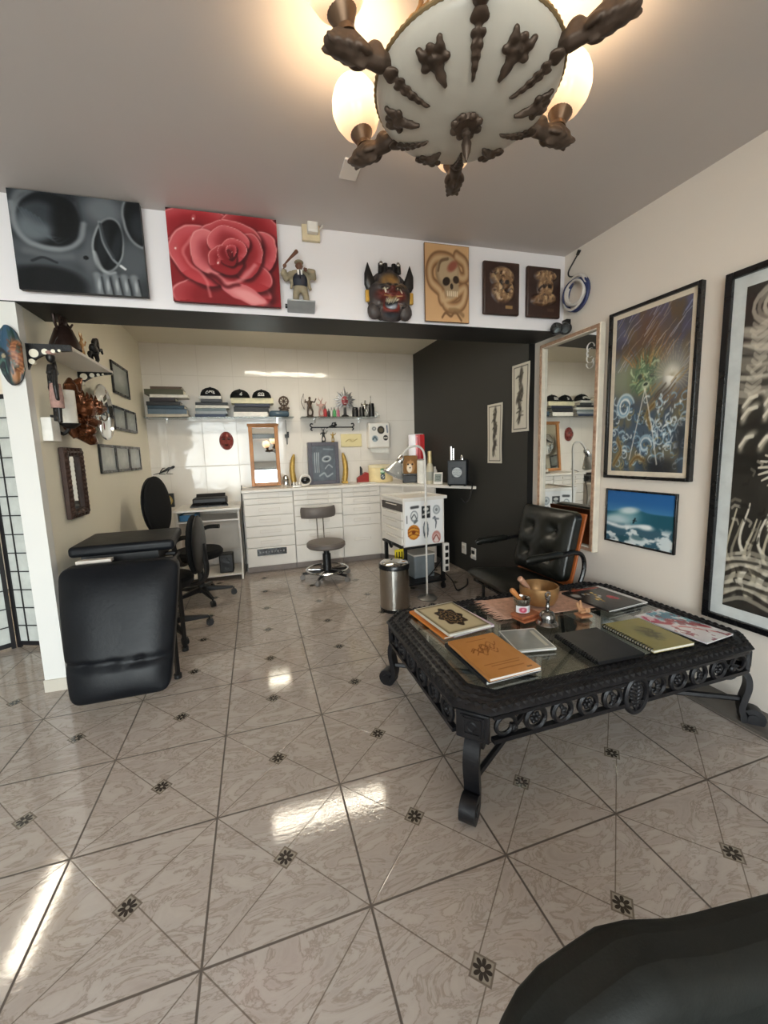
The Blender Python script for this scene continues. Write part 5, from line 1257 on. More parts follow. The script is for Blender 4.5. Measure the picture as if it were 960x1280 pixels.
# ------------------------------------------------------------------ pictures
def skull_art(u, v):
    n = fbm(u, v, 4, 11, 5); u = u+.02*(fbm(u, v, 3, 5)-.5); v = v+.03*(fbm(u, v, 3, 6)-.5)
    P = Pic(u, v, '#3b3f44'); P.put(n, '#4d5257', .8)
    P.put(el(u, v, .30, .40, .42, .10, -.12, .6), '#74797e', .8); P.put(el(u, v, .70, .88, .16, .16, 0, .6), '#8b9095', .9); P.put(el(u, v, .92, .38, .16, .22, 0, .6), '#6d7277', .9); P.put(el(u, v, .57, .40, .07, .30, -.1, .7), '#767b80', .9)
    P.put(ln(u, v, sp((.02, .30), (.20, .26), (.40, .22), (.52, .05), n=8), .07, .9), '#686d72', .9)
    # left eye socket
    P.put(el(u, v, .285, .72, .265, .30, -.05, .08), '#8d9297'); P.put(el(u, v, .292, .735, .245, .275, -.05, .08), '#202328')
    P.put(el(u, v, .19, .70, .155, .20, -.35, .25), '#5d646a'); P.put(el(u, v, .17, .64, .12, .13, -.5, .5), '#858d93', .9); P.put(el(u, v, .24, .78, .12, .10, -.3, .6), '#4a5056', .9)
    for k in range(6): P.put(ln(u, v, sp((.06+.03*k, .84-.02*k), (.14+.035*k, .66-.03*k), (.24+.035*k, .56)), .008, .9), '#7c848a', .45)
    P.put(el(u, v, .40, .74, .10, .24, -.08, .5), '#15171b', .95); P.put(ln(u, v, sp((.50, .92), (.535, .75), (.50, .58)), .018, .9), '#4b5157', .8)
    P.put(ln(u, v, sp((.02, .86), (.03, .66), (.10, .50), (.24, .44), (.40, .46), (.50, .56), (.545, .72), n=10), .022, .9), '#a3a8ac', .85); P.put(ln(u, v, sp((.02, .80), (.07, .95), (.16, 1.02), n=8), .03, .9), '#989da1', .7)
    P.put(ln(u, v, sp((.08, .40), (.25, .36), (.42, .38)), .03, .95), '#7f8489', .7)
    # nose
    P.put(el(u, v, .715, .52, .125, .30, -.16, .06), '#a7acaf'); P.put(el(u, v, .718, .525, .108, .275, -.16, .06), '#121418')
    P.put(el(u, v, .675, .52, .045, .22, -.16, .5), '#2b2f34'); P.put(el(u, v, .775, .50, .04, .20, -.25, .6), '#33373c')
    P.put(ln(u, v, sp((.665, .76), (.685, .55), (.735, .38), (.815, .30), n=8), .011, .7), '#9aa0a4'); P.put(ln(u, v, sp((.672, .74), (.70, .54), (.745, .39), n=8), .010, .9), '#50565b'); P.put(ln(u, v, [(.80, .315), (.835, .285)], .010), '#eef0f1')
    P.put(ln(u, v, sp((.60, .44), (.63, .30), (.69, .225), (.75, .24)), .014, .9), '#c3c7c9', .8)
    # right socket
    P.put(el(u, v, 1.0, .80, .155, .28, .1, .06), '#9ca1a5'); P.put(el(u, v, 1.01, .81, .145, .265, .1, .06), '#16181c'); P.put(el(u, v, .98, .76, .08, .14, 0, .6), '#3d4247', .9)
    # cheek hollow, foramen, teeth
    P.put(el(u, v, .22, .06, .30, .20, -.05, .2), '#17191d', .97); P.put(el(u, v, .53, .37, .022, .022), '#15171b'); P.put(ln(u, v, sp((.12, .30), (.2, .34), (.3, .30)), .012), '#24272c', .7)
    P.c = P.c**1.22*.90
    for x in (.60, .67, .745, .82, .90): P.put(ln(u, v, [(x, .20), (x+.02, -.02)], .030, .7), '#83888c', .8); P.put(el(u, v, x+.01, .10, .012, .06, 0, .6), '#a6abae', .8); P.put(ln(u, v, [(x+.036, .18), (x+.052, -.02)], .008), '#1d2024', .9)
    return P.c
def rose_art(u, v):
    n = fbm(u, v, 3, 21, 4); u = u+.05*(fbm(u, v, 4, 5, 3)-.5); v = v+.06*(fbm(u, v, 4, 6, 3)-.5)
    P = Pic(u, v, '#a22e34'); P.put(n, '#7c2128', .6); P.put(el(u, v, 1.0, .85, .16, .4, 0, .5), '#4d151b'); P.put(el(u, v, 0, 1.02, .2, .16, 0, .4), '#35100f')
    pet = [(.22, .80, .36, .26, .4, '#b9434a'), (.75, .80, .30, .30, -.5, '#ad3b42'), (.14, .34, .32, .38, -.2, '#a8333a'), (.88, .36, .30, .42, .2, '#a03138'), (.45, .10, .46, .24, .1, '#a5343b'), (.30, .52, .28, .34, .5, '#c9585f'), (.82, .60, .17, .26, -.3, '#cf6a71'), (.55, .72, .30, .22, .1, '#bb4a51'), (.60, .36, .34, .20, -.3, '#b8444b'), (.35, .56, .17, .26, .2, '#dd8589'), (.70, .56, .15, .27, -.15, '#b94c53'), (.53, .70, .20, .17, .3, '#cf6c72'), (.50, .50, .17, .18, .3, '#a5383f'), (.57, .60, .13, .15, -.3, '#c2585f'), (.51, .55, .095, .13, .4, '#9a3038'), (.55, .60, .058, .085, -.2, '#bd545c'), (.53, .58, .03, .055, .2, '#6b1d25')]
    for (x, y, a, b, r, c) in pet:
        P.put(el(u, v, x+.014, y-.022, a*1.06, b*1.06, r, .10), '#561820', .8); m = el(u, v, x, y, a, b, r, .035); P.put(m, c)
        c_, s_ = math.cos(r), math.sin(r); xx, yy = (u-x)*c_+(v-y)*s_, -(u-x)*s_+(v-y)*c_; d = np.sqrt((xx/a)**2+(yy/b)**2)
        P.put(m*sst(.9, .2, d), '#8e2a31', .7); P.put(m*sst(.55, 1.0, d)*(yy > -.2*b), '#e08d8f', .45); P.put(np.exp(-((d-.975)/.022)**2)*sst(-.3*b, .2*b, yy), '#efb3b1', .75)
    P.put(el(u, v, .655, .13, .22, .085, -.42, .06), '#d98488'); P.put(el(u, v, .70, .09, .17, .055, -.4, .5), '#eeb2b1', .8); P.put(ln(u, v, sp((.34, .34), (.5, .24), (.62, .27), (.78, .45)), .022, .9), '#e29a9b', .8); P.put(ln(u, v, sp((.36, .30), (.5, .20), (.60, .22)), .02, .9), '#6b1d25', .8)
    P.put(ln(u, v, sp((.20, .72), (.12, .55), (.18, .42), (.30, .28), (.34, .08)), .012, .9), '#e59b9a', .6)
    for x, y in ((.07, .58), (.24, .93), (.42, .47)): P.put(el(u, v, x, y, .016, .04, 0, .3), '#c9696c', .9); P.put(el(u, v, x-.003, y-.015, .007, .014, 0, .3), '#f8e0dc', .9)
    return P.c**1.3*.97
def snake_art(u, v):
    P = Pic(u, v, '#c9a074'); P.put(fbm(u, v, 4, 2), '#d3ac80', .5)
    body = sp((.72, .86), (.90, .78), (.93, .62), (.78, .60), (.60, .80), (.28, .82), (.12, .70), (.14, .52), (.34, .40), (.40, .28), (.62, .34), (.90, .46), (.86, .28), (.70, .20), (.48, .22), (.40, .36), n=10)
    P.put(ln(u, v, body, .085, .25), '#6b4a30'); P.put(ln(u, v, body, .062, .4), '#a9825c'); P.put(ln(u, v, body, .03, .8), '#cdb08a', .8)
    P.put(el(u, v, .50, .64, .26, .20, 0, .1), '#8a7258'); P.put(el(u, v, .52, .65, .24, .185, 0, .25), '#b9a384'); P.put(el(u, v, .60, .44, .17, .12, .3, .2), '#a58f72')
    P.put(el(u, v, .48, .53, .085, .055, .2), '#2b2019'); P.put(el(u, v, .70, .56, .07, .05), '#3a2a20'); P.put(el(u, v, .60, .47, .035, .04), '#33251c'); P.put(el(u, v, .62, .73, .12, .06, .4, .4), '#8c4436', .8)
    for k in range(6): P.put(ln(u, v, [(.50+k*.045, .40), (.51+k*.043, .35)], .012), '#e0cfb2')
    P.put(ln(u, v, sp((.30, .66), (.36, .78), (.52, .82)), .02), '#5b4430', .7)
    P.put(ln(u, v, sp((.38, .06), (.46, .12), (.58, .08), (.68, .14), (.82, .03)), .018), '#7a5a3c'); P.put(ln(u, v, sp((.55, .16), (.72, .16), (.86, .10)), .03, .6), '#8c6d4c', .8)
    e = np.minimum(np.minimum(u, 1-u), np.minimum(v, 1-v)*1.7); P.put((e < .012)*1., '#4a3424'); return P.c
def plaque_art(seed):
    def f(u, v):
        P = Pic(u, v, '#3a241d'); P.put(fbm(u, v, 6, seed), '#2a1915', .6); m = plaque_mask(seed)(u, v); P.put(m, '#8a6a4c'); P.put(m*sst(.45, .7, fbm(u, v, 14, seed+1)), '#c4a37a', .9); P.put(m*sst(.55, .75, fbm(u, v, 12, seed+5)), '#4e3524', .9)
        for x in (.42, .60): P.put(el(u, v, x, .60, .07, .045), '#22140f', .9)
        P.put((np.abs(u-.72) < .12)*(np.abs(v-.12) < .035), '#9a7b4e' if seed == 4 else '#4f3a30'); return P.c
    return f
def plaque_mask(seed):
    def m(u, v):
        n = fbm(u, v, 7, seed+9)-.5
        if seed == 4: return np.maximum(el(u, v, .5+.0*n, .72, .34+.0, .20, 0, .2), el(u, v, .52, .45, .32, .24, 0, .2))*(n > -.2)
        return np.maximum(np.maximum(el(u, v, .52, .84, .33, .11, 0, .2), el(u, v, .52, .60, .24, .22, 0, .2)), el(u, v, .48, .34, .38, .13, .1, .2))*(n > -.22)
    return m
def plaque_rel(seed):
    mm = plaque_mask(seed)
    return lambda u, v: mm(u, v)*(.014+.018*fbm(u, v, 12, seed+1))
def dragon_paint(u, v):
    wu, wv = u+.05*(fbm(u, v, 6, 3)-.5), v+.03*(fbm(u, v, 6, 4)-.5)
    P = Pic(u, v, '#42414a'); n = fbm(wu, wv, 5, 41, 5); P.put(sst(.35, .65, n)*sst(.5, .9, v), '#4a4762', .9); P.put(sst(.45, .65, fbm(wu, wv, 6, 8))*(v > .3), '#5a4833', .8)
    P.put(el(wu, wv, .48, .74, .30, .20, .2, .7), '#6b4e36', .7); P.put(el(wu, wv, .45, .86, .12, .12, 0, .7), '#573c2c', .7); P.put(el(wu, wv, .12, .60, .2, .12, 0, .8), '#7f8a6a', .7)
    rng = np.random.RandomState(9); u_, v_ = wu, wv
    for k in range(44):
        x, y = rng.rand()*1.1-.1, .60+.40*rng.rand(); L = .10+.22*rng.rand(); P.put(ln(u_, v_, [(x, y), (x+L*.5, y+L*.33), (x+L, y+L*.55)], .0045, .9, .0015), ('#8d93b8', '#c4c4d2', '#6d6a86', '#a99a86')[k % 4], .55)
    P.put(el(u_, v_, .46, .61, .22, .13, 0, .7), '#4f6a4c', .95)
    for k in range(90):
        a = rng.rand()*6.28; r = .22*rng.rand()**.7; x, y = .46+r*math.cos(a), .61+r*.55*math.sin(a); L = .02+.03*rng.rand(); b_ = rng.rand()*3
        P.put(ln(u_, v_, [(x-L*math.cos(b_), y-L*.6*math.sin(b_)), (x, y+.006), (x+L*math.cos(b_), y+L*.6*math.sin(b_))], .0055, .8), ('#7d9c70', '#3c5a40', '#a7bb92', '#2f4334', '#8a7a4c')[k % 5], .8)
    for k in range(26): x = .22+.5*rng.rand(); P.put(ln(u_, v_, [(x, .66+.06*rng.rand()), (x+(x-.46)*.7, .75+.09*rng.rand())], .006, .8, .002), ('#8f5f34', '#b98a55', '#5f3d24')[k % 3], .7)
    P.put(el(u_, v_, .46, .545, .05, .025, 0, .4), '#b9c5a4', .8); P.put(el(u_, v_, .46, .55, .03, .010), '#26332a')
    for x in (.38, .54): P.put(el(u_, v_, x, .60, .03, .015, 0, .4), '#23302a', .9)
    P.put(el(u_, v_, .80, .60, .20, .12, 0, .8), '#9b998e', .85); P.put(el(u_, v_, .80, .575, .07, .055, 0, .7), '#f0efe8')
    for k in range(22): a = -.8+.18*k; P.put(ln(u_, v_, [(.80, .58), (.80+.33*math.cos(a), .58+.2*math.sin(a))], .0035, .9, .001), '#b1a98f', .5)
    for k in range(20): x, y = .45+.5*rng.rand(), .36+.2*rng.rand(); P.put(ln(u_, v_, [(x-.06, y-.02), (x, y+.01), (x+.08, y+.05)], .006, .9), ('#6f5434', '#93784c', '#3b3026')[k % 3], .7)
    P.put(sst(.50, .36, wv+.12*(u-.4))*.92, '#33475a'); P.put(sst(.5, .34, wv)*sst(.45, .65, fbm(wu, wv, 7, 12)), '#6f5f3c', .6)
    for k in range(150):
        x, y = rng.rand(), .01+.47*rng.rand(); R_ = .018+.055*rng.rand(); s_ = rng.choice((-1, 1)); t0 = rng.rand()*3
        pts = [(x+s_*R_*math.cos(t_)*(1-.12*(t_-t0)), y+R_*.55*math.sin(t_)*(1-.12*(t_-t0))) for t_ in np.linspace(t0, t0+3.4+2*rng.rand(), 9)]
        P.put(ln(u, v, pts, .0065, .8, .002), ('#9db9c9', '#6a8fa8', '#dce7ea', '#22323f', '#c5d5dc', '#7d9db2', '#8f8355')[k % 7], .8)
    for j in range(4): P.put(ln(u, v, [(.17+(.15-.03*j)*math.cos(t_)*(1-.08*t_), .42+(.095-.018*j)*math.sin(t_)*(1-.08*t_)) for t_ in np.linspace(.3, 6.3, 22)], .009, .8), ('#b9d0dc', '#6f99b5', '#e4eef0', '#3d5a70')[j], .85)
    for j in range(3): P.put(ln(u, v, [(.50+(.12-.03*j)*math.cos(t_)*(1-.1*t_), .17+(.07-.018*j)*math.sin(t_)*(1-.1*t_)) for t_ in np.linspace(0, 5.5, 18)], .008, .8), ('#8fb0c4', '#dbe6ea', '#4d6d84')[j], .8)
    for k in range(46): x, y = .62+.36*rng.rand(), .06+.36*rng.rand(); P.put(el(u, v, x, y, .012+.012*rng.rand(), .007, rng.rand()*3, .6), '#dfe9ee', .7)
    for pts in (sp((.04, .05), (.14, .14), (.08, .22)), sp((.30, .05), (.40, .09), (.50, .07)), sp((.56, .28), (.50, .36), (.60, .42))): P.put(ln(u_, v_, pts, .022, .7), '#8d713f', .8); P.put(ln(u_, v_, pts, .008), '#57401f', .8)
    P.put(el(u, v, .72, .03, .22, .06, 0, .6), '#181b21', .9); P.put(el(u, v, .95, .2, .08, .1, 0, .7), '#1c2028', .8)
    for pts in ([(.46, .52), (.28, .08)], [(.46, .52), (.58, .28), (.67, .05)]): P.put(ln(u, v, pts, .006, .95), '#ebe8de', .75)
    return P.c**.88
def wave_art(u, v):
    P = Pic(u, v, '#2f6ea6'); P.put(sst(.4, 1, v), '#2a62a0', 1); P.put(sst(.85, .45, v)*.8, '#5d93bb')
    crest = .58+.10*np.exp(-((u-.38)/.2)**2)+.05*u*(u > .4); P.put(sst(.02, -.02, v-crest), '#2b6478'); P.put(sst(.02, -.02, v-crest)*sst(.5, .8, u), '#24586a')
    P.put(el(u, v, .30, .50, .20, .16, .3, .6), '#8fb6be', .8); P.put(el(u, v, .36, .64, .14, .06, .2, .6), '#d9e6e8', .9); P.put(el(u, v, .14, .42, .2, .10, .1, .6), '#c2d6dc', .9)
    n = fbm(u, v, 7, 17, 5); low = sst(.42, .28, v); P.put(low, '#3d5f70', .95); P.put(low*sst(.48, .60, n), '#dfe7e9', .95); P.put(ln(u, v, sp((.0, .34), (.25, .30), (.5, .36), (.66, .38), n=8), .03, .9), '#e8eef0', .9); P.put(el(u, v, .62, .36, .10, .05, 0, .6), '#eef3f4', .9)
    P.put(el(u, v, .28, .08, .10, .05, 0, .4), '#2c5560', .8); P.put(el(u, v, .50, .14, .1, .05, 0, .4), '#2c5560', .7)
    P.put(ln(u, v, [(.43, .41), (.455, .50)], .012), '#15202a'); P.put(ln(u, v, [(.42, .455), (.48, .46)], .006), '#15202a'); P.put(ln(u, v, [(.03, .03), (.14, .03)], .008), '#1b2a33', .8); return P.c
def big_dragon(u, v):
    """only its near third is in view: clouds at the top, scales and flames below"""
    wu, wv = u+.03*(fbm(u, v, 6, 3)-.5), v+.012*(fbm(u, v, 6, 4)-.5)
    P = Pic(u, v, '#24221f'); P.put(sst(.4, .7, fbm(wu, wv, 7, 51, 5)), '#36332e', .8); rng = np.random.RandomState(14); L_ = ('#8d877c', '#b3ac9e', '#6d675d', '#cfc8b8', '#45413b')
    def stroke(pts, w, c, k=.9, w1=None): P.put(ln(wu, wv, pts, w, .45, w1), c, k)
    for j in range(6):
        R_ = .05+.028*j; stroke([(.24+R_*1.25*math.cos(t_)*(1-.05*t_), .925+R_*.42*math.sin(t_)*(1-.05*t_)) for t_ in np.linspace(2.0, 6.9, 18)], .010, L_[j % 4], .8)
    for j in range(13):
        y = .875-.017*j; stroke(sp((-.02, y+.012*math.sin(j*2)), (.12, y-.014), (.27, y-.004), (.45, y+.020), (.7, y+.01), (1.02, y+.03), n=6), .009+.005*(j % 2), L_[j % 5], .8)
        for k in range(4): x = .02+.13*k+.05*rng.rand(); stroke([(x, y+.008), (x+.03, y-.006), (x+.08, y+.010)], .007, '#d2cbbb', .5)
    P.put(el(wu, wv, .4, .60, .5, .03, 0, .5), '#14120f', .8); P.put(el(wu, wv, .4, .47, .6, .05, 0, .5), '#171512', .9)
    for y, m in ((.655, 5), (.62, 4), (.535, 5)):
        for k in range(m):
            x = .03+.11*k; P.put(el(wu, wv, x+.04, y, .05, .022, .5, .4), '#b7b0a0', .9); P.put(el(wu, wv, x+.062, y-.008, .045, .018, .5, .4), '#211f1b', .95); stroke([(x, y-.012), (x+.03, y+.012), (x+.07, y+.016)], .006, '#e3ddcd', .8)
    body = sp((.60, .44), (.44, .42), (.34, .36), (.30, .28), (.34, .20), (.46, .12), (.62, .07), n=14); stroke(body, .105, '#15130f', .95); stroke(body, .085, '#57524a', .95)
    for k, (x, y) in enumerate(body[::2]): stroke([(x-.075, y+.010), (x-.01, y-.008), (x+.07, y+.010)], .0065, '#e0dacb', .9); stroke([(x-.075, y+.001), (x-.01, y-.017), (x+.07, y+.001)], .0055, '#0f0e0c', .95)
    for k in range(9):
        a = 1.9+.27*k; stroke(sp((.34, .455), (.34+.09*math.cos(a), .455+.035*math.sin(a)), (.34+.19*math.cos(a+.15), .455+.075*math.sin(a+.15))), .012, '#d8d1c1', .9, .003)
    for k in range(9): x0, y0 = .02+.035*k+.02*rng.rand(), .05+.07*rng.rand(); stroke(sp((x0, y0), (x0+.035, y0+.06), (x0-.03, y0+.13), (x0+.02, y0+.21+.05*rng.rand())), .018, ('#cfc6ad', '#96907f', '#efe9d9')[k % 3], .85, .004); stroke(sp((x0+.02, y0), (x0+.055, y0+.06), (x0-.01, y0+.12)), .008, '#151310', .9)
    for k in range(13): y = .01+.013*k; stroke(sp((-.02, y), (.12, y+.03+.01*math.sin(k)), (.3, y+.016), (.55, y+.04), (1, y+.05), n=6), .007, ('#9d9788', '#2b2824', '#c9c2b1')[k % 3], .75)
    for k in range(60): x, y = rng.rand()*.6, .06+.42*rng.rand(); a = rng.rand()*3; stroke([(x, y), (x+.03*math.cos(a), y+.012*math.sin(a)), (x+.05*math.cos(a+.6), y+.02*math.sin(a+.6))], .005, ('#c7c0b0', '#0f0e0c', '#857f72')[k % 3], .6)
    return P.c
def scroll_art(seed):
    def f(u, v):
        P = Pic(u, v, '#cbc5b8'); P.put(fbm(u, v, 4, seed), '#d8d2c5', .5); rng = np.random.RandomState(seed)
        e = np.minimum(np.minimum(u, 1-u), np.minimum(v, 1-v)*2.6); P.put((np.abs(e-.10) < .022)*1., '#4a463f')
        x = .48
        P.put(ln(u, v, sp((x+.06, .86), (x, .70), (x+.12, .58), (x-.05, .44), (x+.05, .32), (x-.08, .16)), .085, .5, .05), '#38332d', .95); P.put(el(u, v, x+.06, .86, .08, .035), '#3a352f')
        for k in range(22): y = .12+.75*rng.rand(); a = x+.12*(rng.rand()-.5); P.put(ln(u, v, sp((a, y), (a+.2*(rng.rand()-.5), y+.03), (a+.45*(rng.rand()-.5), y+.06*(rng.rand()-.3))), .028, .7, .008), ('#5d564c', '#2f2b27', '#8b8477')[k % 3], .8)
        P.put(el(u, v, x-.08 if seed == 3 else x+.02, .52 if seed == 3 else .30, .17, .06, .5, .4), '#3a342e', .9); return P.c
    return f
def hang(name, label, cat, pts, fw, fd, fm, art, nx, right, mat_w=0.0, art_m=P_GLASS, group=None, mat_c=None, glass=False, off=.002):
    """pts: TL, TR, BR, BL in the world; a framed flat picture on a wall"""
    c = sum(pts, Vector())/4; w = ((pts[1]-pts[0]).length+(pts[2]-pts[3]).length)/2; h = ((pts[3]-pts[0]).length+(pts[2]-pts[1]).length)/2
    M = basis(c, right, (0, 0, 1)); M.translation = c+M.col[2].xyz*off
    t = thing(name, label, cat, M=M, group=group)
    if fw: bar_frame('frame', w, h, fw, fd, fm, t, bev=.003)
    if mat_w:
        b = MB(); b.box((0, 0, fd*.35), (w-2*fw+.004, h-2*fw+.004, fd*.3)); b.build('mount_board', mat_c or WPAPER, t)
    k = fw+mat_w
    sheet('picture', w-2*k, h-2*k, art, art_m, t, nx, z=fd*.55 if fw else fd, M=None)
    if not fw:
        b = MB(); b.box((0, 0, fd/2-.0005), (w, h, fd-.001)); b.build('panel', fm, t, bev=.002)
    return t
BR_ = (math.cos(AB), math.sin(AB), 0); RR_ = (-math.sin(AR), -math.cos(AR), 0)
DK_EDGE = mat('canvas_edge', '#3d3b3c', .7); RED_EDGE = mat('red_canvas_edge', '#6d2228', .7); TAN_EDGE = mat('tan_panel_edge', '#6e4a2e', .6)
ob = lambda pts, o=.02: [onb(a, b_, o) for a, b_ in pts]
hang('canvas_painting', 'large grey canvas of a skull eye and nose on the white beam', 'painting', ob([(11, 239), (176.5, 259), (187.5, 374.5), (30, 364)]), 0, .03, DK_EDGE, skull_art, 150, BR_, art_m=P_MATTE)
hang('canvas_painting', 'red rose canvas on the white beam', 'painting', ob([(207.5, 263), (345.5, 279), (351, 386.5), (219, 378.5)]), 0, .03, RED_EDGE, rose_art, 130, BR_, art_m=P_MATTE)
hang('ink_drawing', 'tan panel with a drawing of a skull and snake on the white beam', 'picture', ob([(529, 304), (585, 310), (585, 405), (531, 402)]), 0, .012, TAN_EDGE, snake_art, 70, BR_, art_m=P_PAPER)
for s, pts, lab in ((4, [(605, 325), (650, 331), (647, 395), (603, 392)], 'left dark wooden relief plaque with a carved face on the white beam'), (6, [(659, 332), (701, 336), (699, 399), (657, 396)], 'right dark wooden relief plaque with carved figures on the white beam')):
    P4 = ob(pts); c = sum(P4, Vector())/4; w = (P4[1]-P4[0]).length; h = (P4[3]-P4[0]).length; M = basis(c, BR_, (0, 0, 1)); M.translation = c+M.col[2].xyz*-.018
    t = thing('relief_plaque', lab, 'plaque', M=M, group='relief plaques on the beam')
    b = MB(); b.box((0, 0, .014), (w, h, .028)); b.build('board', DKWOOD, t, bev=.010, bseg=2)
    sheet('relief', w*.90, h*.92, plaque_art(s), P_CARVE, t, 50, z=.0285, relief=plaque_rel(s))
orr = lambda pts, o=.02: [onr(a, b_, o) for a, b_ in pts]
# right wall
PW = mat('pale_carved_frame', '#c4a489', .45, 0, .25, 40, bump=.4, bscale=120, col2='#8c6650'); CREAMF = mat('cream_frame_edge', '#e6dccb', .4)
P4 = orr([(672.4, 433.2), (750, 401.5), (744, 687), (671, 676)], .05); c = sum(P4, Vector())/4; w = ((P4[1]-P4[0]).length+(P4[2]-P4[3]).length)/2; h = ((P4[3]-P4[0]).length+(P4[2]-P4[1]).length)/2
M = basis(c, RR_, (0, 0, 1)); M.translation = c-M.col[2].xyz*.046; M = M @ RY(-.022)
t = thing('wall_mirror', 'tall mirror in a pale carved frame on the right wall behind the armchair', 'mirror', M=M)
bar_frame('frame', w, h, .036, .046, CREAMF, t, bev=.005)
b = MB()
for s in (-1, 1): b.box((s*(w/2-.018), 0, .047), (.022, h-.016, .008)); b.box((0, s*(h/2-.018), .047), (w-.016, .022, .008))
b.build('frame_inlay', PW, t, bev=.002)
b = MB(); b.box((0, 0, .018), (w-.066, h-.066, .006)); b.build('mirror_glass', MIRROR, t)
b = MB()
for k in range(4): b.tube([(w/2-.10+.03*math.cos(a_+k), h/2-.13-.035*k+.03*math.sin(a_+k), .0225) for a_ in np.linspace(0, 4.2, 12)], .005, 5, flat=.3, up=(0, 0, 1))
b.build('tribal_sticker', WPAPER, t)
hang('framed_painting', 'colourful dragon and waves painting in a narrow black frame on the right wall', 'painting', orr([(761.8, 394.5), (878.6, 347.5), (860.3, 603.1), (753.7, 596.5)], .035), .018, .034, BLACKP, dragon_paint, 120, RR_, .028, mat_c=mat('cream_mount', '#dccfbb', .7), off=-.033)
hang('framed_picture', 'small blue picture of a surfer on a breaking wave under the dragon painting', 'picture', orr([(757.2, 610.5), (847.2, 617.4), (842, 694.6), (755.6, 674.6)], .02), .011, .018, BLACKP, wave_art, 80, RR_, art_m=P_GLOSS, off=-.016)
a0, a1 = onr(908, 343.6, .04), onr(875.7, 767.9, .04); d = Vector(RR_)*.86
hang('framed_drawing', 'very large dark dragon drawing with wide white mount in a black frame at the right', 'picture', [a0, a0+d, a1+d, a1], .030, .038, BLACKP, big_dragon, 300, RR_, .054, mat_c=mat('white_mount', '#ccd0cf', .6), off=-.036)
# scrolls on the dark wall
for s, pts, lab in ((3, [(640, 459), (661.5, 450), (661.5, 538), (640, 541)], 'upper right ink scroll with a dancing figure on the charcoal wall'), (5, [(610, 507), (628, 502), (627, 578), (609, 580)], 'lower left ink scroll with a standing figure on the charcoal wall')):
    P4 = [ond(a, b_, .008) for a, b_ in pts]; c = sum(P4, Vector())/4; w = ((P4[1]-P4[0]).length+(P4[2]-P4[3]).length)/2; h = ((P4[3]-P4[0]).length+(P4[2]-P4[1]).length)/2
    o = sheet('ink_scroll', w, h, scroll_art(s), P_PAPER, None, 26, 70, M=basis(c, RR_, (0, 0, 1)), relief=lambda u, v: .006*np.sin(v*5)*(u-.3), thick=.002); tag(o, lab, 'scroll', 'ink scrolls on the charcoal wall')
for k, (a, b_) in enumerate(((580.5, 685), (592.5, 692))):
    p = ond(a, b_, 0); M = basis(p, RR_, (0, 0, 1))
    t = thing('wall_socket', ('white wall socket further from the armchair, on the charcoal wall', 'white wall socket with a plug, nearer the armchair, on the charcoal wall')[k], 'socket', M=M)
    b = MB(); b.box((0, 0, .005), (.085, .12, .010)); b.build('plate', WHITE, t, bev=.003)
    b = MB(); b.box((0, .015, .012), (.05, .035, .006)); b.build('socket', WHITE_E if k == 0 else PLASTIC, t)
    if k: b = MB(); b.cyl((.02, -.02, .010), (.02, -.02, .045), .018, seg=14); b.build('plug', WHITE, t)
# ------------------------------------------------------------------ on the beam: sensor, figurine, mask, cable, spotlight
p = onb(388, 288, .03); M = basis(onb(388, 288, 0), BR_, (0, 0, 1))
t = thing('alarm_sensor', 'cream alarm sensor on the white beam above the figurine with the bat', 'sensor', M=M)
b = MB(); b.box((0, 0, .012), (.105, .135, .024)); b.build('back_box', mat('cream_plastic', '#d9c9a8', .5), t, bev=.003)
b = MB(); b.box((.008, .012, .042), (.062, .098, .04)); b.box((.008, -.005, .058), (.05, .05, .012)); b.build('sensor_head', WHITE, t, bev=.010)
b = MB(); b.tube([(.05, 0, .02), (.065, .01, .03), (.07, .035, .03)], .006, 6); b.build('bracket_arm', WHITE_E, t)
M = basis(onb(376, 384, 0), BR_, (0, 0, 1))
t = thing('bracket_shelf', 'small grey bracket shelf on the beam under the figurine with the bat', 'shelf', M=M)
b = MB(); b.box((0, .010, .04), (.16, .010, .08)); b.hexa([(-.080, -.035, .0), (.080, -.035, 0), (.080, -.035, .004), (-.080, -.035, .004)], [(-.080, .010, .0), (.080, .010, 0), (.080, .010, .08), (-.080, .010, .08)]); b.build('bracket', mat('grey_bracket', '#a6a9ab', .4, .3), t, bev=.003)
b = MB(); b.cyl((-.079, -.005, .02), (-.092, -.005, .02), .012, seg=14); b.build('bolt', DKFIG, t)
# man with a bat: trousers, waistcoat, jacket, head, cap, bat
FS = .232
M2 = M @ TR(0, .0158, .042) @ RX(-PI/2)                          # local z up, y into the wall
t = thing('man_figurine', 'figurine of a man in a flat cap and waistcoat raising a bat on the beam', 'figurine', M=M2)
k = FS
KHAKI = mat('khaki_cloth', '#938871', .7, 0, .15, 30); NAVY = mat('navy_cloth', '#1f2330', .6); SKIN = mat('figurine_skin', '#6f4c3a', .5, 0, .1)
figure('t', [('t', [(-.13*k, -.02*k, .0), (-.12*k, -.02*k, .15*k), (-.08*k, 0, .30*k)], [.08*k, .085*k, .10*k]), ('t', [(.14*k, -.02*k, .0), (.12*k, -.02*k, .15*k), (.08*k, 0, .30*k)], [.08*k, .085*k, .10*k]), ('e', (0, 0, .32*k), (.19*k, .12*k, .09*k))], KHAKI, t, .0055, nm='trousers')
figure('t', [('e', (0, -.02*k, .50*k), (.19*k, .12*k, .20*k)), ('e', (0, -.01*k, .40*k), (.185*k, .12*k, .08*k))], NAVY, t, .0055, nm='waistcoat')
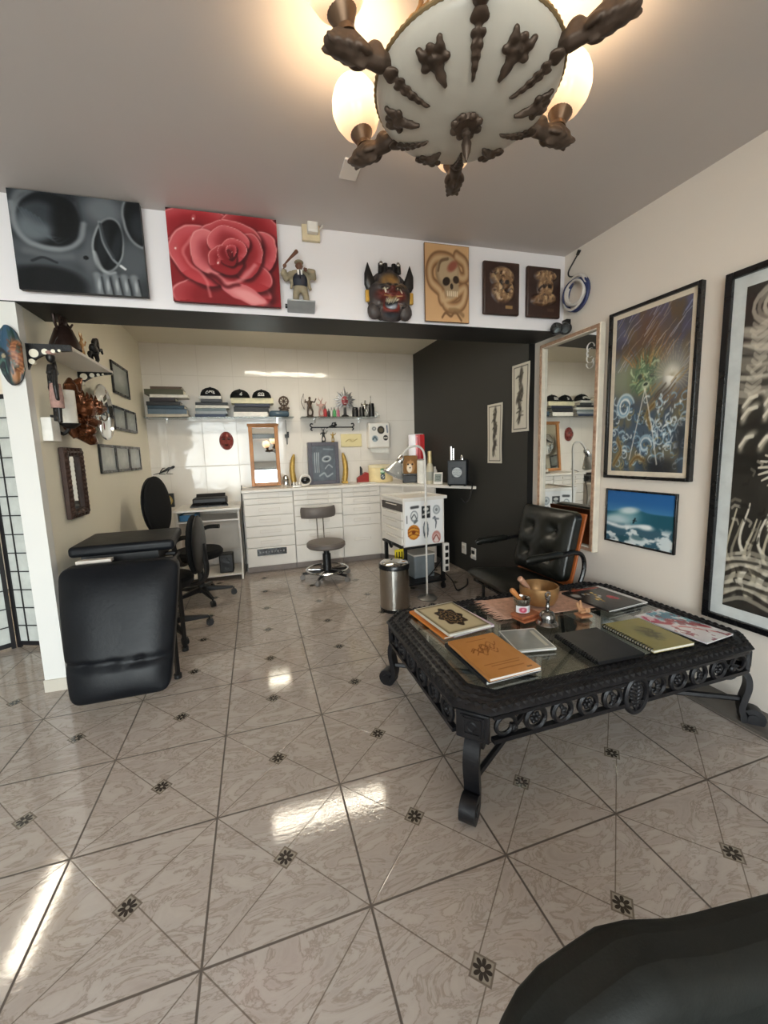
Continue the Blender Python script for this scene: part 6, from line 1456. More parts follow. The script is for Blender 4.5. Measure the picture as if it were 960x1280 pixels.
figure('t', [('t', [(-.20*k, .02*k, .66*k), (-.36*k, -.04*k, .52*k), (-.40*k, -.10*k, .60*k), (-.38*k, -.13*k, .70*k)], [.085*k, .095*k, .085*k, .06*k]), ('t', [(.20*k, .02*k, .66*k), (.36*k, -.05*k, .60*k), (.33*k, -.12*k, .68*k), (.18*k, -.15*k, .70*k)], [.085*k, .095*k, .085*k, .06*k]),
       ('t', [(-.18*k, .02*k, .68*k), (0, .05*k, .72*k), (.18*k, .02*k, .68*k)], [.07*k, .08*k, .07*k]), ('t', [(-.18*k, .03*k, .66*k), (-.20*k, .03*k, .45*k), (-.23*k, .03*k, .30*k)], [.06*k, .05*k, .035*k]), ('t', [(.18*k, .03*k, .66*k), (.21*k, .03*k, .45*k), (.26*k, .03*k, .30*k)], [.06*k, .055*k, .04*k]), ('e', (0, .08*k, .52*k), (.19*k, .06*k, .2*k))], KHAKI, t, .0055, nm='jacket')
hd = figure('t', [('e', (-.01*k, -.05*k, .83*k), (.085*k, .09*k, .105*k)), ('t', [(0, 0, .70*k), (-.01*k, -.03*k, .80*k)], [.06*k, .06*k]), ('e', (-.01*k, -.14*k, .825*k), (.018*k, .02*k, .026*k)), ('e', (-.01*k, -.10*k, .77*k), (.05*k, .05*k, .035*k)), ('e', (-.095*k, -.04*k, .83*k), (.015*k, .02*k, .028*k)), ('e', (.075*k, -.04*k, .83*k), (.015*k, .02*k, .028*k))], SKIN, t, .004, nm='head')
b = MB(); b.ell((-.01*k, -.04*k, .915*k), (.115*k, .12*k, .055*k)); b.ell((-.02*k, -.13*k, .895*k), (.08*k, .06*k, .016*k)); b.build('flat_cap', KHAKI, t)
b = MB(); b.hexa([(-.055*k, -.135*k, .60*k), (.05*k, -.135*k, .60*k), (.06*k, -.10*k, .60*k), (-.06*k, -.10*k, .60*k)], [(-.075*k, -.10*k, .73*k), (.065*k, -.10*k, .73*k), (.06*k, -.06*k, .73*k), (-.06*k, -.06*k, .73*k)]); b.build('shirt', WPAPER, t)
b = MB(); b.tube([(-.005*k, -.145*k, .70*k), (-.005*k, -.155*k, .50*k)], [.020*k, .03*k], 6, flat=.5); b.build('tie', NAVY, t)
def fist(c, sgn, nm):
    x, y, z = c; figure('t', [('e', (x, y, z), (.050*k, .04*k, .045*k))]+[('t', [(x-.03*k+.02*k*i, y-.035*k, z+.03*k), (x-.03*k+.02*k*i, y-.055*k, z+.0*k), (x-.03*k+.02*k*i, y-.035*k, z-.03*k)], [.012*k, .012*k, .010*k]) for i in range(4)]+[('t', [(x+sgn*.045*k, y-.01*k, z+.02*k), (x+sgn*.02*k, y-.055*k, z+.03*k)], [.014*k, .011*k])], SKIN, t, .0028, nm=nm)
fist((-.37*k, -.15*k, .76*k), 1, 'hand'); fist((.13*k, -.18*k, .70*k), -1, 'hand')
b = MB(); b.tube([(-.40*k, -.17*k, .68*k), (-.36*k, -.165*k, .80*k), (-.22*k, -.15*k, .96*k), (-.06*k, -.13*k, 1.13*k), (-.04*k, -.13*k, 1.15*k)], [.018*k, .020*k, .03*k, .05*k, .035*k], 12); b.build('bat', mat('brown_bat', '#6a4636', .45), t)
# demon mask (modelled relief, painted)
def dm_rel(u, v):
    g = lambda x, y, a, b_: np.exp(-((u-x)/a)**2-((v-y)/b_)**2)
    r = .075*np.sqrt(np.clip(1-((u-.5)/.52)**2-((v-.5)/.55)**2, 0, 1)); r = r+.035*g(.5, .56, .12, .08)+.03*g(.32, .66, .13, .07)+.03*g(.68, .66, .13, .07)-.02*g(.34, .57, .08, .04)-.02*g(.66, .57, .08, .04)+.02*g(.34, .57, .045, .03)+.02*g(.66, .57, .045, .03)
    r += .028*g(.25, .42, .1, .1)+.028*g(.75, .42, .1, .1)-.055*g(.5, .30, .17, .09)+.025*g(.5, .42, .2, .03)+.03*g(.5, .17, .2, .05)+.03*g(.12, .15, .1, .14)+.03*g(.88, .15, .1, .14); return r+.006*fbm(u, v, 14, 3)
def dm_art(u, v):
    P = Pic(u, v, '#2f2a2b'); P.put(fbm(u, v, 10, 5), '#4a4140', .8); P.put(el(u, v, .52, .74, .36, .13, -.1, .4), '#7a5d36'); P.put(el(u, v, .52, .72, .3, .06, -.1, .5)*fbm(u, v, 9, 8), '#a98349', .9)
    P.put(el(u, v, .5, .44, .34, .16, 0, .35), '#6d2a23'); P.put(el(u, v, .5, .22, .26, .14, 0, .3), '#7b2a22'); P.put(el(u, v, .5, .52, .12, .07), '#5a201b')
    for x in (.34, .67): P.put(el(u, v, x, .58, .085, .04), '#241a1a'); P.put(el(u, v, x, .575, .05, .024), '#a89a7c'); P.put(el(u, v, x, .575, .02, .02), '#1a0f0d'); P.put(ln(u, v, sp((x-.12, .64), (x, .68), (x+.12, .63)), .02), '#1b1718')
    P.put(el(u, v, .52, .30, .19, .095, 0, .12), '#15161a'); P.put(el(u, v, .52, .26, .14, .06, 0, .4), '#b9c0cc', .95)
    for k in range(7): P.put(el(u, v, .36+.053*k, .385-.012*abs(k-3), .022, .028), '#d9cdb0')
    P.put(ln(u, v, sp((.30, .42), (.52, .40), (.72, .42)), .012), '#c7a46a', .8); P.put(el(u, v, .5, .10, .22, .04, 0, .4), '#3a3d43')
    for x in (.12, .88): P.put(el(u, v, x, .16, .13, .18, 0, .3), '#544c4a'); P.put(el(u, v, x, .2, .1, .12)*sst(.4, .7, fbm(u, v, 18, 4)), '#2b2626', .9)
    return P.c
P4 = ob([(461, 336), (512, 340), (510, 397), (462, 390)], .03); c = sum(P4, Vector())/4; M = basis(c, BR_, (0, 0, 1)); M.translation = c+M.col[2].xyz*-.026
t = thing('hanging_mask', 'carved demon mask with open mouth, horns and gold earrings on the white beam', 'mask', M=M)
mw, mh = .285, .315
oval_sheet('face', mw, mh, dm_art, P_CARVE, t, dm_rel, TR(0, -.02, .004), 60)
for s in (-1, 1):
    b = MB(); b.tube([(s*.108, .0, .02), (s*.125, .045, .03), (s*.135, .10, .035), (s*.136, .165, .03)], [.030, .036, .024, .002], 9, flat=.4, up=(1, 0, 0)); b.build('ear', DKFIG, t)
    b = MB(); b.ell((s*.100, -.115, .03), (.046, .052, .03), jit=.05); b.build('jowl', mat('grey_carved_wood', '#453d3b', .5, 0, .4, 40, bump=.5), t)
b = MB()
for x in (-.055, -.025, .03, .06): b.tube([(x, .11, .035), (x, .165, .035)], [.018, .015], 8)
b.box((0, .125, .03), (.13, .04, .03)); b.build('crown', BLACKP, t, bev=.003)
b = MB()
for x in (-.055, .055): b = MB(); b.ell((x, .158, .048), (.012, .016, .01), seg=10); b.build('crown_stud', STEEL, t)
b = MB()
for s in (-1, 1): b = MB(); b.box((s*.143, -.03, .03), (.026, .07, .02)); b.build('earring', mat('bright_gilt', '#c9a14a', .35, .5), t, bev=.006)
b = MB()
for x, y, h in ((-.045, -.045, .06), (.06, -.05, .045)): b = MB(); b.tube([(x, y, .07), (x+.004, y+h*.5, .088), (x-.004, y+h, .085)], [.008, .007, .002], 8); b.build('tusk', mat('ivory', '#d9d0ba', .4), t)
# coil of cable on the right wall near the beam
p = onr(724, 366, .03); M = basis(onr(724, 366, 0), RR_, (0, 0, 1))
t = thing('cable_coil', 'coil of white and blue cable hanging on the right wall by the beam', 'cable', M=M)
b = MB()
for k in range(5): b.torus((random.uniform(-.006, .006), random.uniform(-.01, .01), .012+.009*k), .098+random.uniform(-.014, .012), .009, seg=36, k=7, rot=RZ(k) @ RX(.06), sx=.85)
b.build('white_loops', mat('white_cable', '#d8d2cb', .45), t)
b = MB()
for k in range(3): b.torus((random.uniform(-.004, .008), -.012-.004*k, .016+.012*k), .108, .0085, seg=36, k=7, rot=RZ(k*2) @ RX(-.05), sx=.85)
b.build('blue_loops', mat('blue_cable', '#2b3560', .45), t)
b = MB(); b.tube(sp((.02, .10, .03), (-.05, .12, .035), (-.07, .16, .03), (-.04, .21, .02), (-.005, .255, .012), n=6), .005, 7); b.tube([(-.012, .245, .014), (.008, .268, .016)], [.010, .012], 8); b.build('loose_end', PLASTIC, t)
# spotlight in the corner
p = onb(700, 409, .06); M = basis(p, BR_, (0, 0, 1))
t = thing('spotlight', 'small black twin spotlight in the corner under the white beam', 'lamp', M=M)
b = MB(); b.box((.075, .025, -.02), (.05, .07, .05)); b.tube([(.07, .02, -.01), (.0, 0, .0)], .016, 8); b.build('bracket', BLACKP, t, bev=.006)
for x, z in ((-.035, .0), (.03, .012)):
    Mh = TR(x, -.004, z) @ RX(.55) @ RY(-.45); b = MB(Mh); b.lathe([(0, -.05), (.022, -.05), (.030, -.02), (.040, .03), (.040, .038), (.036, .036), (.030, .02), (0, .012)], 24); h_ = b.build('lamp_head', BLACKP, t)
    b = MB(Mh); b.lathe([(0, .030), (.034, .030), (.034, .026), (0, .024)], 20); b.build('lens', GLASSC, h_)
# square cover plate on the ceiling
P4 = [onz(a, b_, CZ) for a, b_ in ((430, 195), (450, 198), (446, 225), (427, 222))]; c = sum(P4, Vector())/4
b = MB(); b.box((c.x, c.y, CZ-.005), (.085, .135, .010), r=None); o = b.build('cover_plate', WHITE, bev=.003); tag(o, 'square white cover plate on the ceiling beside the chandelier', 'cover plate')

# ------------------------------------------------------------------ left wall of the alcove
LR = (0, 1, 0); LX = -1.118
ol = lambda pts, o=.0: [onx(a, b_, LX+o) for a, b_ in pts]
def photo_art(seed):
    def f(u, v):
        P = Pic(u, v, '#7f8885'); P.put(fbm(u, v, 3, seed), '#a9b1ad', .9); P.put(el(u, v, .55, .5, .3, .35, .3, .5)*fbm(u, v, 6, seed+2), '#c9cfcb', .8); P.put(sst(.3, 0, v), '#6b7370', .5); return P.c
    return f
def lframe(pts, label, n, seed, group):
    P4 = ol(pts, .012); y0, y1 = (P4[0].y+P4[3].y)/2, (P4[1].y+P4[2].y)/2; zt, zb = (P4[0].z+P4[1].z)/2, (P4[2].z+P4[3].z)/2; wd = (y1-y0)/n
    for k in range(n):
        ya = y0+k*wd; yb = ya+wd-.006
        hang('framed_photo', label[k], 'picture', [Vector((LX+.012, ya, zt)), Vector((LX+.012, yb, zt)), Vector((LX+.012, yb, zb)), Vector((LX+.012, ya, zb))], .022, .016, BLACKP, photo_art(seed+k), 24, LR, group=group, off=-.011)
GL = 'black framed grey pictures on the left wall'
lframe([(139, 451), (160.5, 463), (162, 500.5), (142, 489)], ['uppermost black framed grey picture on the left wall, alone in its row'], 1, 60, GL)
lframe([(141, 504), (170, 518), (172, 545), (143, 533)], ['middle row black frame nearer the oval mirror on the left wall', 'middle row black frame nearer the tiled wall'], 2, 64, GL)
lframe([(124, 554), (175, 560), (177, 588), (127, 591)], ['first black frame of the lower row of three, nearest the carved wooden frame', 'middle black frame of the lower row of three on the left wall', 'last black frame of the lower row of three, nearest the tiled wall'], 3, 70, GL)
# carved wooden mirror
P4 = ol([(76, 559), (99, 560), (111, 642), (88, 650)], .02); y0, y1 = P4[0].y, (P4[1].y+P4[2].y)/2; zt, zb = P4[0].z, (P4[2].z+P4[3].z)/2
M = basis(Vector((LX+.002, (y0+y1)/2, (zt+zb)/2)), LR, (0, 0, 1)); w, h = y1-y0, zt-zb
t = thing('wall_mirror', 'narrow mirror in a dark carved wooden frame on the left wall', 'mirror', M=M)
bar_frame('frame', w, h, .055, .03, DKWOOD, t, bev=.006)
b = MB()
b.tube([(-w/2+.027, -h/2+.027, .03), (w/2-.027, -h/2+.027, .03), (w/2-.027, h/2-.027, .03), (-w/2+.027, h/2-.027, .03)], .012, 6, closed=True)
for s in (-1, 1):
    for k in range(14): b.ell((s*(w/2-.027), -h/2+.03+k*(h-.06)/13, .030), (.022, .018, .012), seg=8)
    for k in range(4): b.ell((-w/2+.06+k*(w-.12)/3, s*(h/2-.027), .030), (.02, .022, .012), seg=8)
b.build('carving', DKWOOD, t)
b = MB(); b.box((0, 0, .010), (w-.105, h-.105, .006)); b.build('mirror_glass', MIRROR, t)
# oval mirror
yc, zc = 3.51, 1.655
M = basis(Vector((LX+.06, yc, zc)), (.0, 1, 0), (0, 0, 1))
t = thing('wall_mirror', 'oval looking silver edged mirror on the left wall beside the carved dragon head', 'mirror', M=M)
b = MB(); b.lathe([(0, 0), (.190, 0), (.195, .003), (.195, .009), (.190, .012), (0, .012)], 48); b.build('mirror_glass', MIRROR, t)
b = MB(); b.torus((0, 0, .006), .197, .008, seg=48); b.build('rim', CHROME, t)
b = MB(); b.tube([(0, 0, -.0), (0, 0, -.045)], .014, 8); b.cyl((-.0, 0, -.04), (0, 0, -.052), .03, seg=14); b.build('wall_mount', CHROME, t)
# shelf with black pierced brackets
SH = 1.905
t = thing('wall_shelf', 'white shelf on black pierced brackets on the left wall', 'shelf', (LX, 3.0, SH))
b = MB(); b.box((.10, 0, .009), (.20, .68, .018)); b.build('board', WHITE, t, bev=.002)
def bracket(y, up=0):
    n = 10; P_ = [(0, up), (.205, up), (.205, -.014)]+[(.20*(1-math.sin(a)), -.014-.116*(1-math.cos(a))) for a in np.linspace(.1, PI/2, n)]+[(0, -.135)]
    b = MB(); b.prism(P_, -.009, .009, M=TR(.0, y, -.0005) @ RX(PI/2)); o = b.build('bracket', BLACKP, t)
    b = MB()
    for (x, z, r) in ((.035, -.032, .022), (.085, -.022, .015), (.122, -.018, .010), (.150, -.014, .007), (.022, -.075, .014)): b.cyl((x, y-.0105, z), (x, y+.0105, z), r, seg=18)
    b.build('bracket_hole', M_CREAM, o)
bracket(-.3495, .018); bracket(.30)
statuette('seated_statue', 'dark bronze multi armed statue, largest of the three on the left wall shelf', (LX+.115, 2.83, SH+.0185), .27, mat('dark_bronze', '#33241f', .4, .5, .3, 30, bump=.3), PI/2, lambda b, h: [b.lathe([(.30*h, 0), (.27*h, .12*h), (.16*h, .42*h), (0, .55*h)], 12)]+[b.torus((0, .04*h, .62*h), .30*h, .03*h, rot=RX(PI/2), seg=24, k=6)]+[b.tube([(0, 0, .65*h), (s*.22*h, -.04*h, (.5+.18*k)*h), (s*.34*h, -.06*h, (.62+.2*k)*h)], [.035*h, .03*h, .02*h], 6) for s in (-1, 1) for k in range(3)], 1)
statuette('gold_deity', 'small brass statue between the dark statue and the black rider', (LX+.12, 3.06, SH+.0185), .15, BRASS, PI/2, horns, 1)
t = thing('horse_figurine', 'black rearing horse figurine at the far end of the left wall shelf', 'figurine', (LX+.13, 3.24, SH+.0185), 0)
figure('h', [('e', (0, 0, .115), (.028, .05, .032), RX(-.7)), ('t', [(0, .03, .14), (0, .045, .175), (0, .055, .19)], [.026, .022, .018]), ('t', [(0, .05, .195), (0, .085, .18)], [.018, .010]), ('t', [(-.015, .03, .12), (-.018, .075, .125), (-.018, .085, .09)], [.013, .010, .007]), ('t', [(.015, .03, .12), (.018, .085, .14), (.018, .10, .11)], [.013, .010, .007]), ('t', [(-.016, -.03, .09), (-.018, -.005, .05), (-.018, -.03, .02), (-.018, -.02, .006)], [.018, .013, .009, .010]), ('t', [(.016, -.03, .09), (.018, -.01, .05), (.018, -.04, .02), (.018, -.03, .006)], [.018, .013, .009, .010]), ('t', [(0, -.045, .09), (0, -.085, .08), (0, -.10, .03)], [.012, .014, .004]), ('t', [(0, .03, .19), (0, .01, .17), (0, -.0, .14)], [.014, .016, .012])], DKFIG, t, .0035)
b = MB(); b.box((0, -.02, .004), (.06, .10, .008)); b.build('base', DKFIG, t)
# hanging marionette, carved dragon mask, candle sconce below the shelf
yy = 2.80
t = thing('hanging_puppet', 'dark and pink jointed puppet hanging from the near shelf bracket', 'puppet', (LX+.10, 2.66, 1.72))
figure('p', [('e', (0, 0, .14), (.022, .022, .032)), ('e', (0, 0, .05), (.022, .02, .05)), ('t', [(0, 0, .10), (0, 0, .05)], [.02, .03]), ('t', [(-.02, .02, .07), (-.03, .03, -.02), (-.02, .03, -.08)], [.014, .012, .010]), ('t', [(.02, -.02, .07), (.02, -.04, -.02), (.02, -.03, -.09)], [.014, .012, .010]), ('t', [(-.01, .01, 0), (-.01, .012, -.12), (-.01, .0, -.20)], [.018, .014, .012]), ('t', [(.01, -.01, 0), (.015, -.012, -.12), (.015, -.02, -.21)], [.018, .014, .012])], DKFIG, t, .005)
b = MB(); b.lathe([(.030, -.13), (.032, -.07), (.024, .0), (0, .0)], 14, M=TR(.005, 0, .0)); b.build('skirt', mat('dusty_pink_cloth', '#a8857c', .8, 0, .3, 40), t)
b = MB(); b.ell((.0, -.0, .160), (.024, .024, .018)); b.build('hat', bpy.data.materials['dusty_pink_cloth'], t)
b = MB(); b.tube([(0, 0, .17), (.02, .06, .262)], .0025, 5); b.build('string', PLASTIC, t)
t = thing('candle_sconce', 'tall white candle on a dark wall sconce beside the carved dragon head', 'candle', (LX+.09, 2.83, 1.52))
b = MB(); b.cyl((0, 0, 0), (0, 0, .19), .040, seg=24); b.build('candle', mat('wax', '#efece2', .5), t)
b = MB(); b.lathe([(0, -.03), (.02, -.03), (.05, -.006), (.052, 0), (0, 0)], 20); b.tube(sp((0, 0, -.02), (-.04, 0, -.06), (-.085, 0, -.02), n=5), .010, 7); b.tube([(-.085, 0, -.10), (-.085, 0, .05)], .012, 8); b.build('holder', DKFIG, t)
t = thing('feather_ornament', 'small dark leaf shaped ornament hung on the left wall under the shelf', 'ornament', (LX+.012, 2.93, 1.86))
b = MB(); b.ell((0, 0, 0), (.008, .022, .055)); b.tube([(0, 0, -.05), (0, 0, -.09)], .005, 6); b.build('leaf', DKFIG, t)
t = thing('dragon_carving', 'copper coloured carved dragon head with open jaws on the left wall', 'carving', (LX+.01, 2.975, 1.60))
COPPER = mat('copper_lacquer', '#6a3d22', .26, .65, .35, 14)
figure('d', [('e', (.05, 0, .06), (.07, .07, .09)), ('e', (.10, .05, .02), (.06, .08, .055)), ('t', [(.10, .06, .03), (.14, .14, .03), (.155, .20, .045), (.15, .215, .06)], [.045, .038, .026, .014]), ('t', [(.09, .05, -.03), (.12, .12, -.055), (.14, .17, -.05)], [.04, .03, .014]), ('t', [(.06, -.02, .10), (.07, -.05, .16), (.06, -.02, .20)], [.045, .035, .012]), ('t', [(.06, .03, .11), (.08, .02, .18), (.10, .05, .215)], [.04, .03, .010]), ('t', [(.05, 0, -.04), (.07, .03, -.12), (.10, .10, -.17), (.11, .16, -.185)], [.06, .055, .035, .008]), ('t', [(.05, -.03, -.02), (.05, -.07, -.10), (.07, -.06, -.16)], [.045, .035, .015]), ('e', (.12, .03, -.11), (.035, .035, .03)), ('e', (.125, .06, .065), (.025, .03, .022)), ('t', [(0, 0, 0), (.06, 0, 0)], [.05, .05])]+[('t', [(.10+.01*k, .02+.03*k, .075-.008*k), (.115+.012*k, .0+.03*k, .115-.006*k), (.12+.012*k, -.02+.03*k, .135-.006*k)], [.014, .010, .003]) for k in range(4)]+[('t', [(.10, .0-.02*k, -.02-.035*k), (.125, -.01-.02*k, -.03-.035*k), (.135, -.035-.02*k, -.02-.035*k)], [.014, .010, .003]) for k in range(4)]+[('t', [(.15, .10+.03*k, .055), (.165, .10+.03*k, .075), (.16, .085+.03*k, .09)], [.009, .007, .003]) for k in range(3)], COPPER, t, .0048)
b = MB(); b.torus((.16, .18, -.0), .035, .006, rot=RY(PI/2) @ RX(.3), seg=20); b.build('jaw_ring', STEEL, t)
b = MB()
for y in (.09, .12, .15): b.lathe([(.008, 0), (0, -.025)], 8, M=TR(.145, y, .01))
b.build('teeth', mat('ivory_tooth', '#d9d0ba', .4), t)
t = thing('mounted_box', 'small white card box fixed low on the left wall below the puppet', 'box', (LX+.026, onx(65, 537, LX+.03).y-.05, onx(65, 537, LX+.03).z))
b = MB(); b.box((0, .05, 0), (.05, .10, .13)); b.build('box', WPAPER, t, bev=.003)
# oval painted mask on the pillar
def oval_art(u, v):
    P = Pic(u, v, '#1f2a33'); P.put(el(u, v, .35, .8, .6, .3, 0, .4), '#33536b'); P.put(el(u, v, .85, .52, .22, .34, .1, .3), '#a86f4a'); P.put(el(u, v, .78, .2, .3, .16, .3, .3), '#b07d55'); P.put(fbm(u, v, 6, 31) > .58, '#2e4a44', .8)
    for k in range(7): P.put(ln(u, v, sp((.55, .75-.09*k), (.8, .72-.09*k), (.98, .66-.09*k)), .02), '#6d3a24', .8)
    P.put(ln(u, v, sp((.0, .5), (.3, .58), (.5, .45), (.6, .2)), .04), '#101519', .9); P.put(ln(u, v, sp((.1, .35), (.3, .4), (.4, .2)), .03), '#4f7a6c', .8); P.put(el(u, v, .35, .47, .08, .04), '#c9b28a', .8); return P.c
c = onb(11, 443.5, .03); M = basis(Vector((c.x-.002, c.y, c.z)), BR_, (0, 0, 1)); M.translation = M.translation+M.col[2].xyz*-.026
t = thing('hanging_mask', 'oval painted mask in blue and orange on the white pillar', 'mask', M=M)
oval_sheet('face', .115, .30, oval_art, P_CARVE, t, lambda u, v: .03*np.sqrt(np.clip(1-((u-.5)/.52)**2-((v-.5)/.52)**2, 0, 1))+.006*fbm(u, v, 6, 31), TR(0, 0, .004), 40)
# ------------------------------------------------------------------ folding paper screen in the side room
t = thing('folding_screen', 'folding screen of white paper panes in black lattice beside the pillar', 'screen', (-1.66, 3.22, 0))
SHOJI = mat('screen_paper', '#cfd3cf', .8); LAT = mat('black_lattice', '#17161a', .45)
def leaf(p0, p1, H_=1.75):
    p0, p1 = Vector((*p0, 0)), Vector((*p1, 0)); L = (p1-p0).length; d = (p1-p0)/L; M_ = Matrix(((d.x, 0, d.y, p0.x+1.66), (d.y, 0, -d.x, p0.y-3.22), (0, 1, 0, 0), (0, 0, 0, 1)))
    b = MB(M_)
    for x in (.012, L-.012): b.box((x, H_/2, 0), (.024, H_, .022))
    for z in (.03, H_-.015): b.box((L/2, z, 0), (L, .03, .020))
    f = b.build('panel_frame', LAT, t)
    b = MB(M_)
    for k in range(1, 5): b.box((L*k/5, H_/2, 0), (.007, H_-.04, .014))
    for k in range(1, 13): b.box((L/2, .03+(H_-.05)*k/13, 0), (L-.03, .007, .014))
    b.build('lattice', LAT, f)
    b = MB(M_); b.box((L/2, H_/2, 0), (L-.03, H_-.04, .003)); b.build('paper', SHOJI, f)
leaf((-1.70, 3.36), (-1.30, 3.20)); leaf((-2.08, 3.10), (-1.712, 3.352)); leaf((-2.46, 3.36), (-2.092, 3.11))

# ------------------------------------------------------------------ chandelier
CHX, CHY, CHZ = .61, 1.075, 2.241
t = thing('chandelier', 'bronze chandelier with marbled glass bowl and lit globes under the ceiling', 'chandelier', (CHX, CHY, CHZ))
ALAB = NT('alabaster_glass')
oc_ = ALAB.objco(); ALAB.l(ALAB.mix(ALAB.noise(5, 4, .6, .8, oc_), lin('#b3aca0'), lin('#cfc8bc')), ALAB.b.inputs['Base Color']); ALAB.b.inputs['Roughness'].default_value = .30
ALAB.b.inputs['Transmission Weight'].default_value = .0; ALAB.b.inputs['Subsurface Weight'].default_value = .25; ALAB.b.inputs['Subsurface Radius'].default_value = (.05, .045, .04)
RB, DB = .243, .078
def bowlz(r): return .010-DB*math.sqrt(max(0, 1-(r/RB)**2.2))
b = MB(); prof = [(0, bowlz(0))]+[(RB*math.sin(a), bowlz(RB*math.sin(a))) for a in np.linspace(.1, PI/2, 18)]+[(RB-.008, .012)]+[(RB*.97*math.sin(a), bowlz(RB*math.sin(a))+.012) for a in np.linspace(PI/2-.05, .1, 12)]+[(0, bowlz(0)+.012)]
b.lathe(prof, 64); b.build('bowl', ALAB.m, t)
b = MB(); pts = [(RB*1.005*math.cos(a), RB*1.005*math.sin(a), .014) for a in np.linspace(0, 2*PI, 361)[:-1]]
b.tube(pts, [.0052*(1+.2*math.sin(i*PI/2)) for i in range(360)], 7, closed=True); b.build('rope_rim', mat('antique_brass', '#8b7654', .4, .5, .2), t)
b = MB(); b.lathe([(0, bowlz(0)-.018), (.014, bowlz(0)-.016), (.034, bowlz(0)-.012), (.041, bowlz(0)-.002), (0, bowlz(0))], 10)
for k in range(8): b.ell((.034*math.cos(k*PI/4), .034*math.sin(k*PI/4), bowlz(0)-.007), (.012, .012, .008), seg=8)
b.lathe([(0, -.165), (.003, -.158), (.011, -.138), (.014, -.118), (.008, -.10), (.013, -.094), (.009, bowlz(0)-.01), (0, bowlz(0)-.01)], 16); b.build('finial', BRONZE, t)
GLOBE = None
N = NT('lit_globe_glass'); ocg = N.objco(); sx_ = N.n('ShaderNodeSeparateXYZ'); N.l(ocg, sx_.inputs[0])
mr = N.n('ShaderNodeMapRange'); N.l(sx_.outputs[2], mr.inputs[0]); mr.inputs[1].default_value = .045; mr.inputs[2].default_value = .12
N.l(N.mix(mr.outputs[0], lin('#ffc58a'), lin('#ffe3b8')), N.b.inputs['Emission Color']); N.l(N.math('MULTIPLY_ADD', mr.outputs[0], 1.2, .42), N.b.inputs['Emission Strength'])
N.b.inputs['Base Color'].default_value = (*lin('#f3e3c8'), 1); N.b.inputs['Roughness'].default_value = .2
PH = 3.280
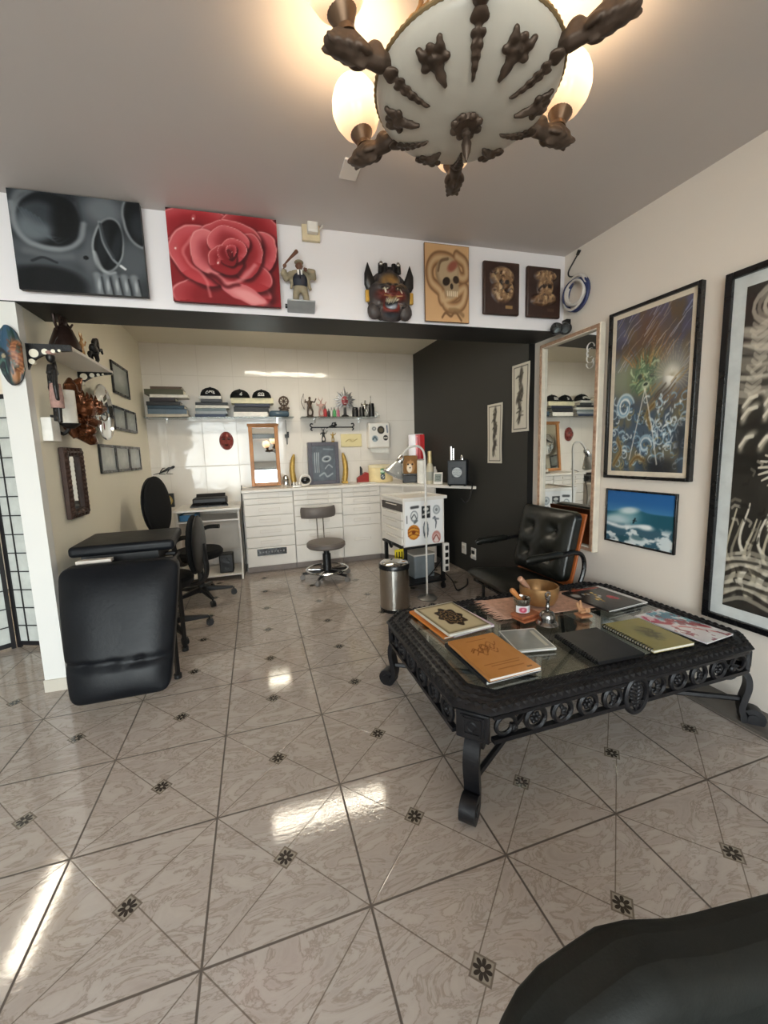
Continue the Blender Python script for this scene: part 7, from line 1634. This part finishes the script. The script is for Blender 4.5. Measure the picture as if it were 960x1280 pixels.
for k in range(6):
    a = PH-k*PI/3; Ma = RZ(a)
    def curve(r): return bowlz(min(r, RB-.002))
    q_ = [('t', [(.115+(RB-.115)*i/8, 0, curve(.115+(RB-.115)*i/8)-.001) for i in range(9)], [.003+.005*(i/8) for i in range(9)])]
    q_ += [('e', (.13+.019*i, .0022*(i+1)*s_, curve(.13+.019*i)-.005), (.012, .003+.0012*i, .004)) for i in range(6) for s_ in (-1, 1)]+[('e', (RB-.016, 0, curve(RB-.016)-.004), (.024, .019, .009))]
    strip = figure('s', q_, BRONZE, t, .0028, Ma, nm='leaf_strip')
    q_ = [('t', [(RB-.012, 0, .0), (RB+.015, 0, -.006), (RB+.045, 0, -.008), (RB+.07, 0, -.004)], [.017, .024, .020, .022]), ('e', (RB+.028, 0, .010), (.024, .023, .020)),
          ('t', [(RB+.055, 0, -.004), (RB+.09, 0, -.002), (RB+.13, 0, -.004), (RB+.158, 0, -.010)], [.022, .032, .025, .006])]
    q_ += [('e', (RB+.066+.024*i, s_*(.026-.004*i), -.012), (.022, .007, .012), RZ(s_*.3)) for i in range(4) for s_ in (-1, 1)]+[('e', (RB+.072+.024*i, 0, -.030+.004*i), (.020, .006, .008), RY(-.2)) for i in range(3)]
    arm = figure('a', q_, BRONZE, t, .0040, Ma, nm='arm')
    cr = RB+.098; Mt_ = Ma @ TR(cr, 0, .006) @ RY(.22); Mc_ = Mt_ @ Matrix.Scale(1.22, 4)
    b = MB(Mc_); b.lathe([(0, .010), (.020, .010), (.017, .022), (.021, .030), (.030, .048), (.034, .066), (.031, .066), (.026, .045), (0, .035)], 24); b.build('cup', BRASS if False else mat('brushed_bronze', '#6b5441', .38, .7, .15) if k == 0 else bpy.data.materials['brushed_bronze'], arm)
    b = MB(); b.lathe([(0, .040), (.026, .044), (.048, .066), (.062, .095), (.066, .120), (.062, .145), (.054, .165), (.048, .175), (.046, .174), (.052, .163), (.059, .145), (.063, .120), (.059, .096), (.046, .069), (.024, .048), (0, .046)], 32)
    o = b.build('lamp_shade', N.m, arm, M=None); o.matrix_basis = Mt_ @ Matrix.Scale(1.16, 4)
    lp = bpy.data.lights.new('bulb_light', 'POINT'); lp.energy = 6.0; lp.color = (1, .72, .42); lp.shadow_soft_size = .02
    lo_ = bpy.data.objects.new('bulb_light', lp); COL.objects.link(lo_); lo_.location = Vector((CHX, CHY, CHZ))+(Mt_ @ Vector((0, 0, .15)))
for k in range(6):
    a = PH-PI/6-k*PI/3; Mo = RZ(a); r0 = .178
    q_ = [('e', (r0+dr, dy, curve(r0+dr)-.003), (ra*1.25, ra, .007), RZ(rz)) for (dr, dy, ra, rz) in ((0, 0, .019, 0), (.022, .020, .014, .6), (.022, -.020, .014, -.6), (-.024, 0, .014, 0), (.004, .027, .010, 1.2), (.004, -.027, .010, -1.2), (.030, 0, .012, 0), (.036, .026, .008, .8), (.036, -.026, .008, -.8))]
    q_.append(('t', [(r0-.052, 0, curve(r0-.052)-.003), (r0-.03, 0, curve(r0-.03)-.004), (r0, 0, curve(r0)-.006)], [.005, .010, .008]))
    figure('o', q_, BRONZE, t, .0034, Mo, nm='bowl_ornament')
for k in range(3):
    a = PH-.35-k*2*PI/3; p0 = Vector((RB*math.cos(a), RB*math.sin(a), .02)); p1 = Vector((.03*math.cos(a), .03*math.sin(a), CZ-CHZ-.045)); L = (p1-p0).length; d = (p1-p0).normalized(); n = int(L/.032)
    b = MB()
    for i in range(n):
        c = p0+d*(i+.5)*L/n; q_ = d.to_track_quat('Z', 'Y').to_matrix().to_4x4(); b.torus((0, 0, 0), .012, .0034, seg=12, k=5, M=TR(*c) @ q_ @ RZ((i % 2)*PI/2) @ RX(PI/2) @ Matrix.Diagonal((.8, 1.75, 1, 1)))
    b.build('chain', BRASS, t)
b = MB(); b.lathe([(0, CZ-CHZ-.055), (.02, CZ-CHZ-.055), (.045, CZ-CHZ-.04), (.065, CZ-CHZ-.012), (.068, CZ-CHZ-.001), (0, CZ-CHZ-.001)], 32); b.build('ceiling_rose', BRONZE, t)
bpy.context.view_layer.update()
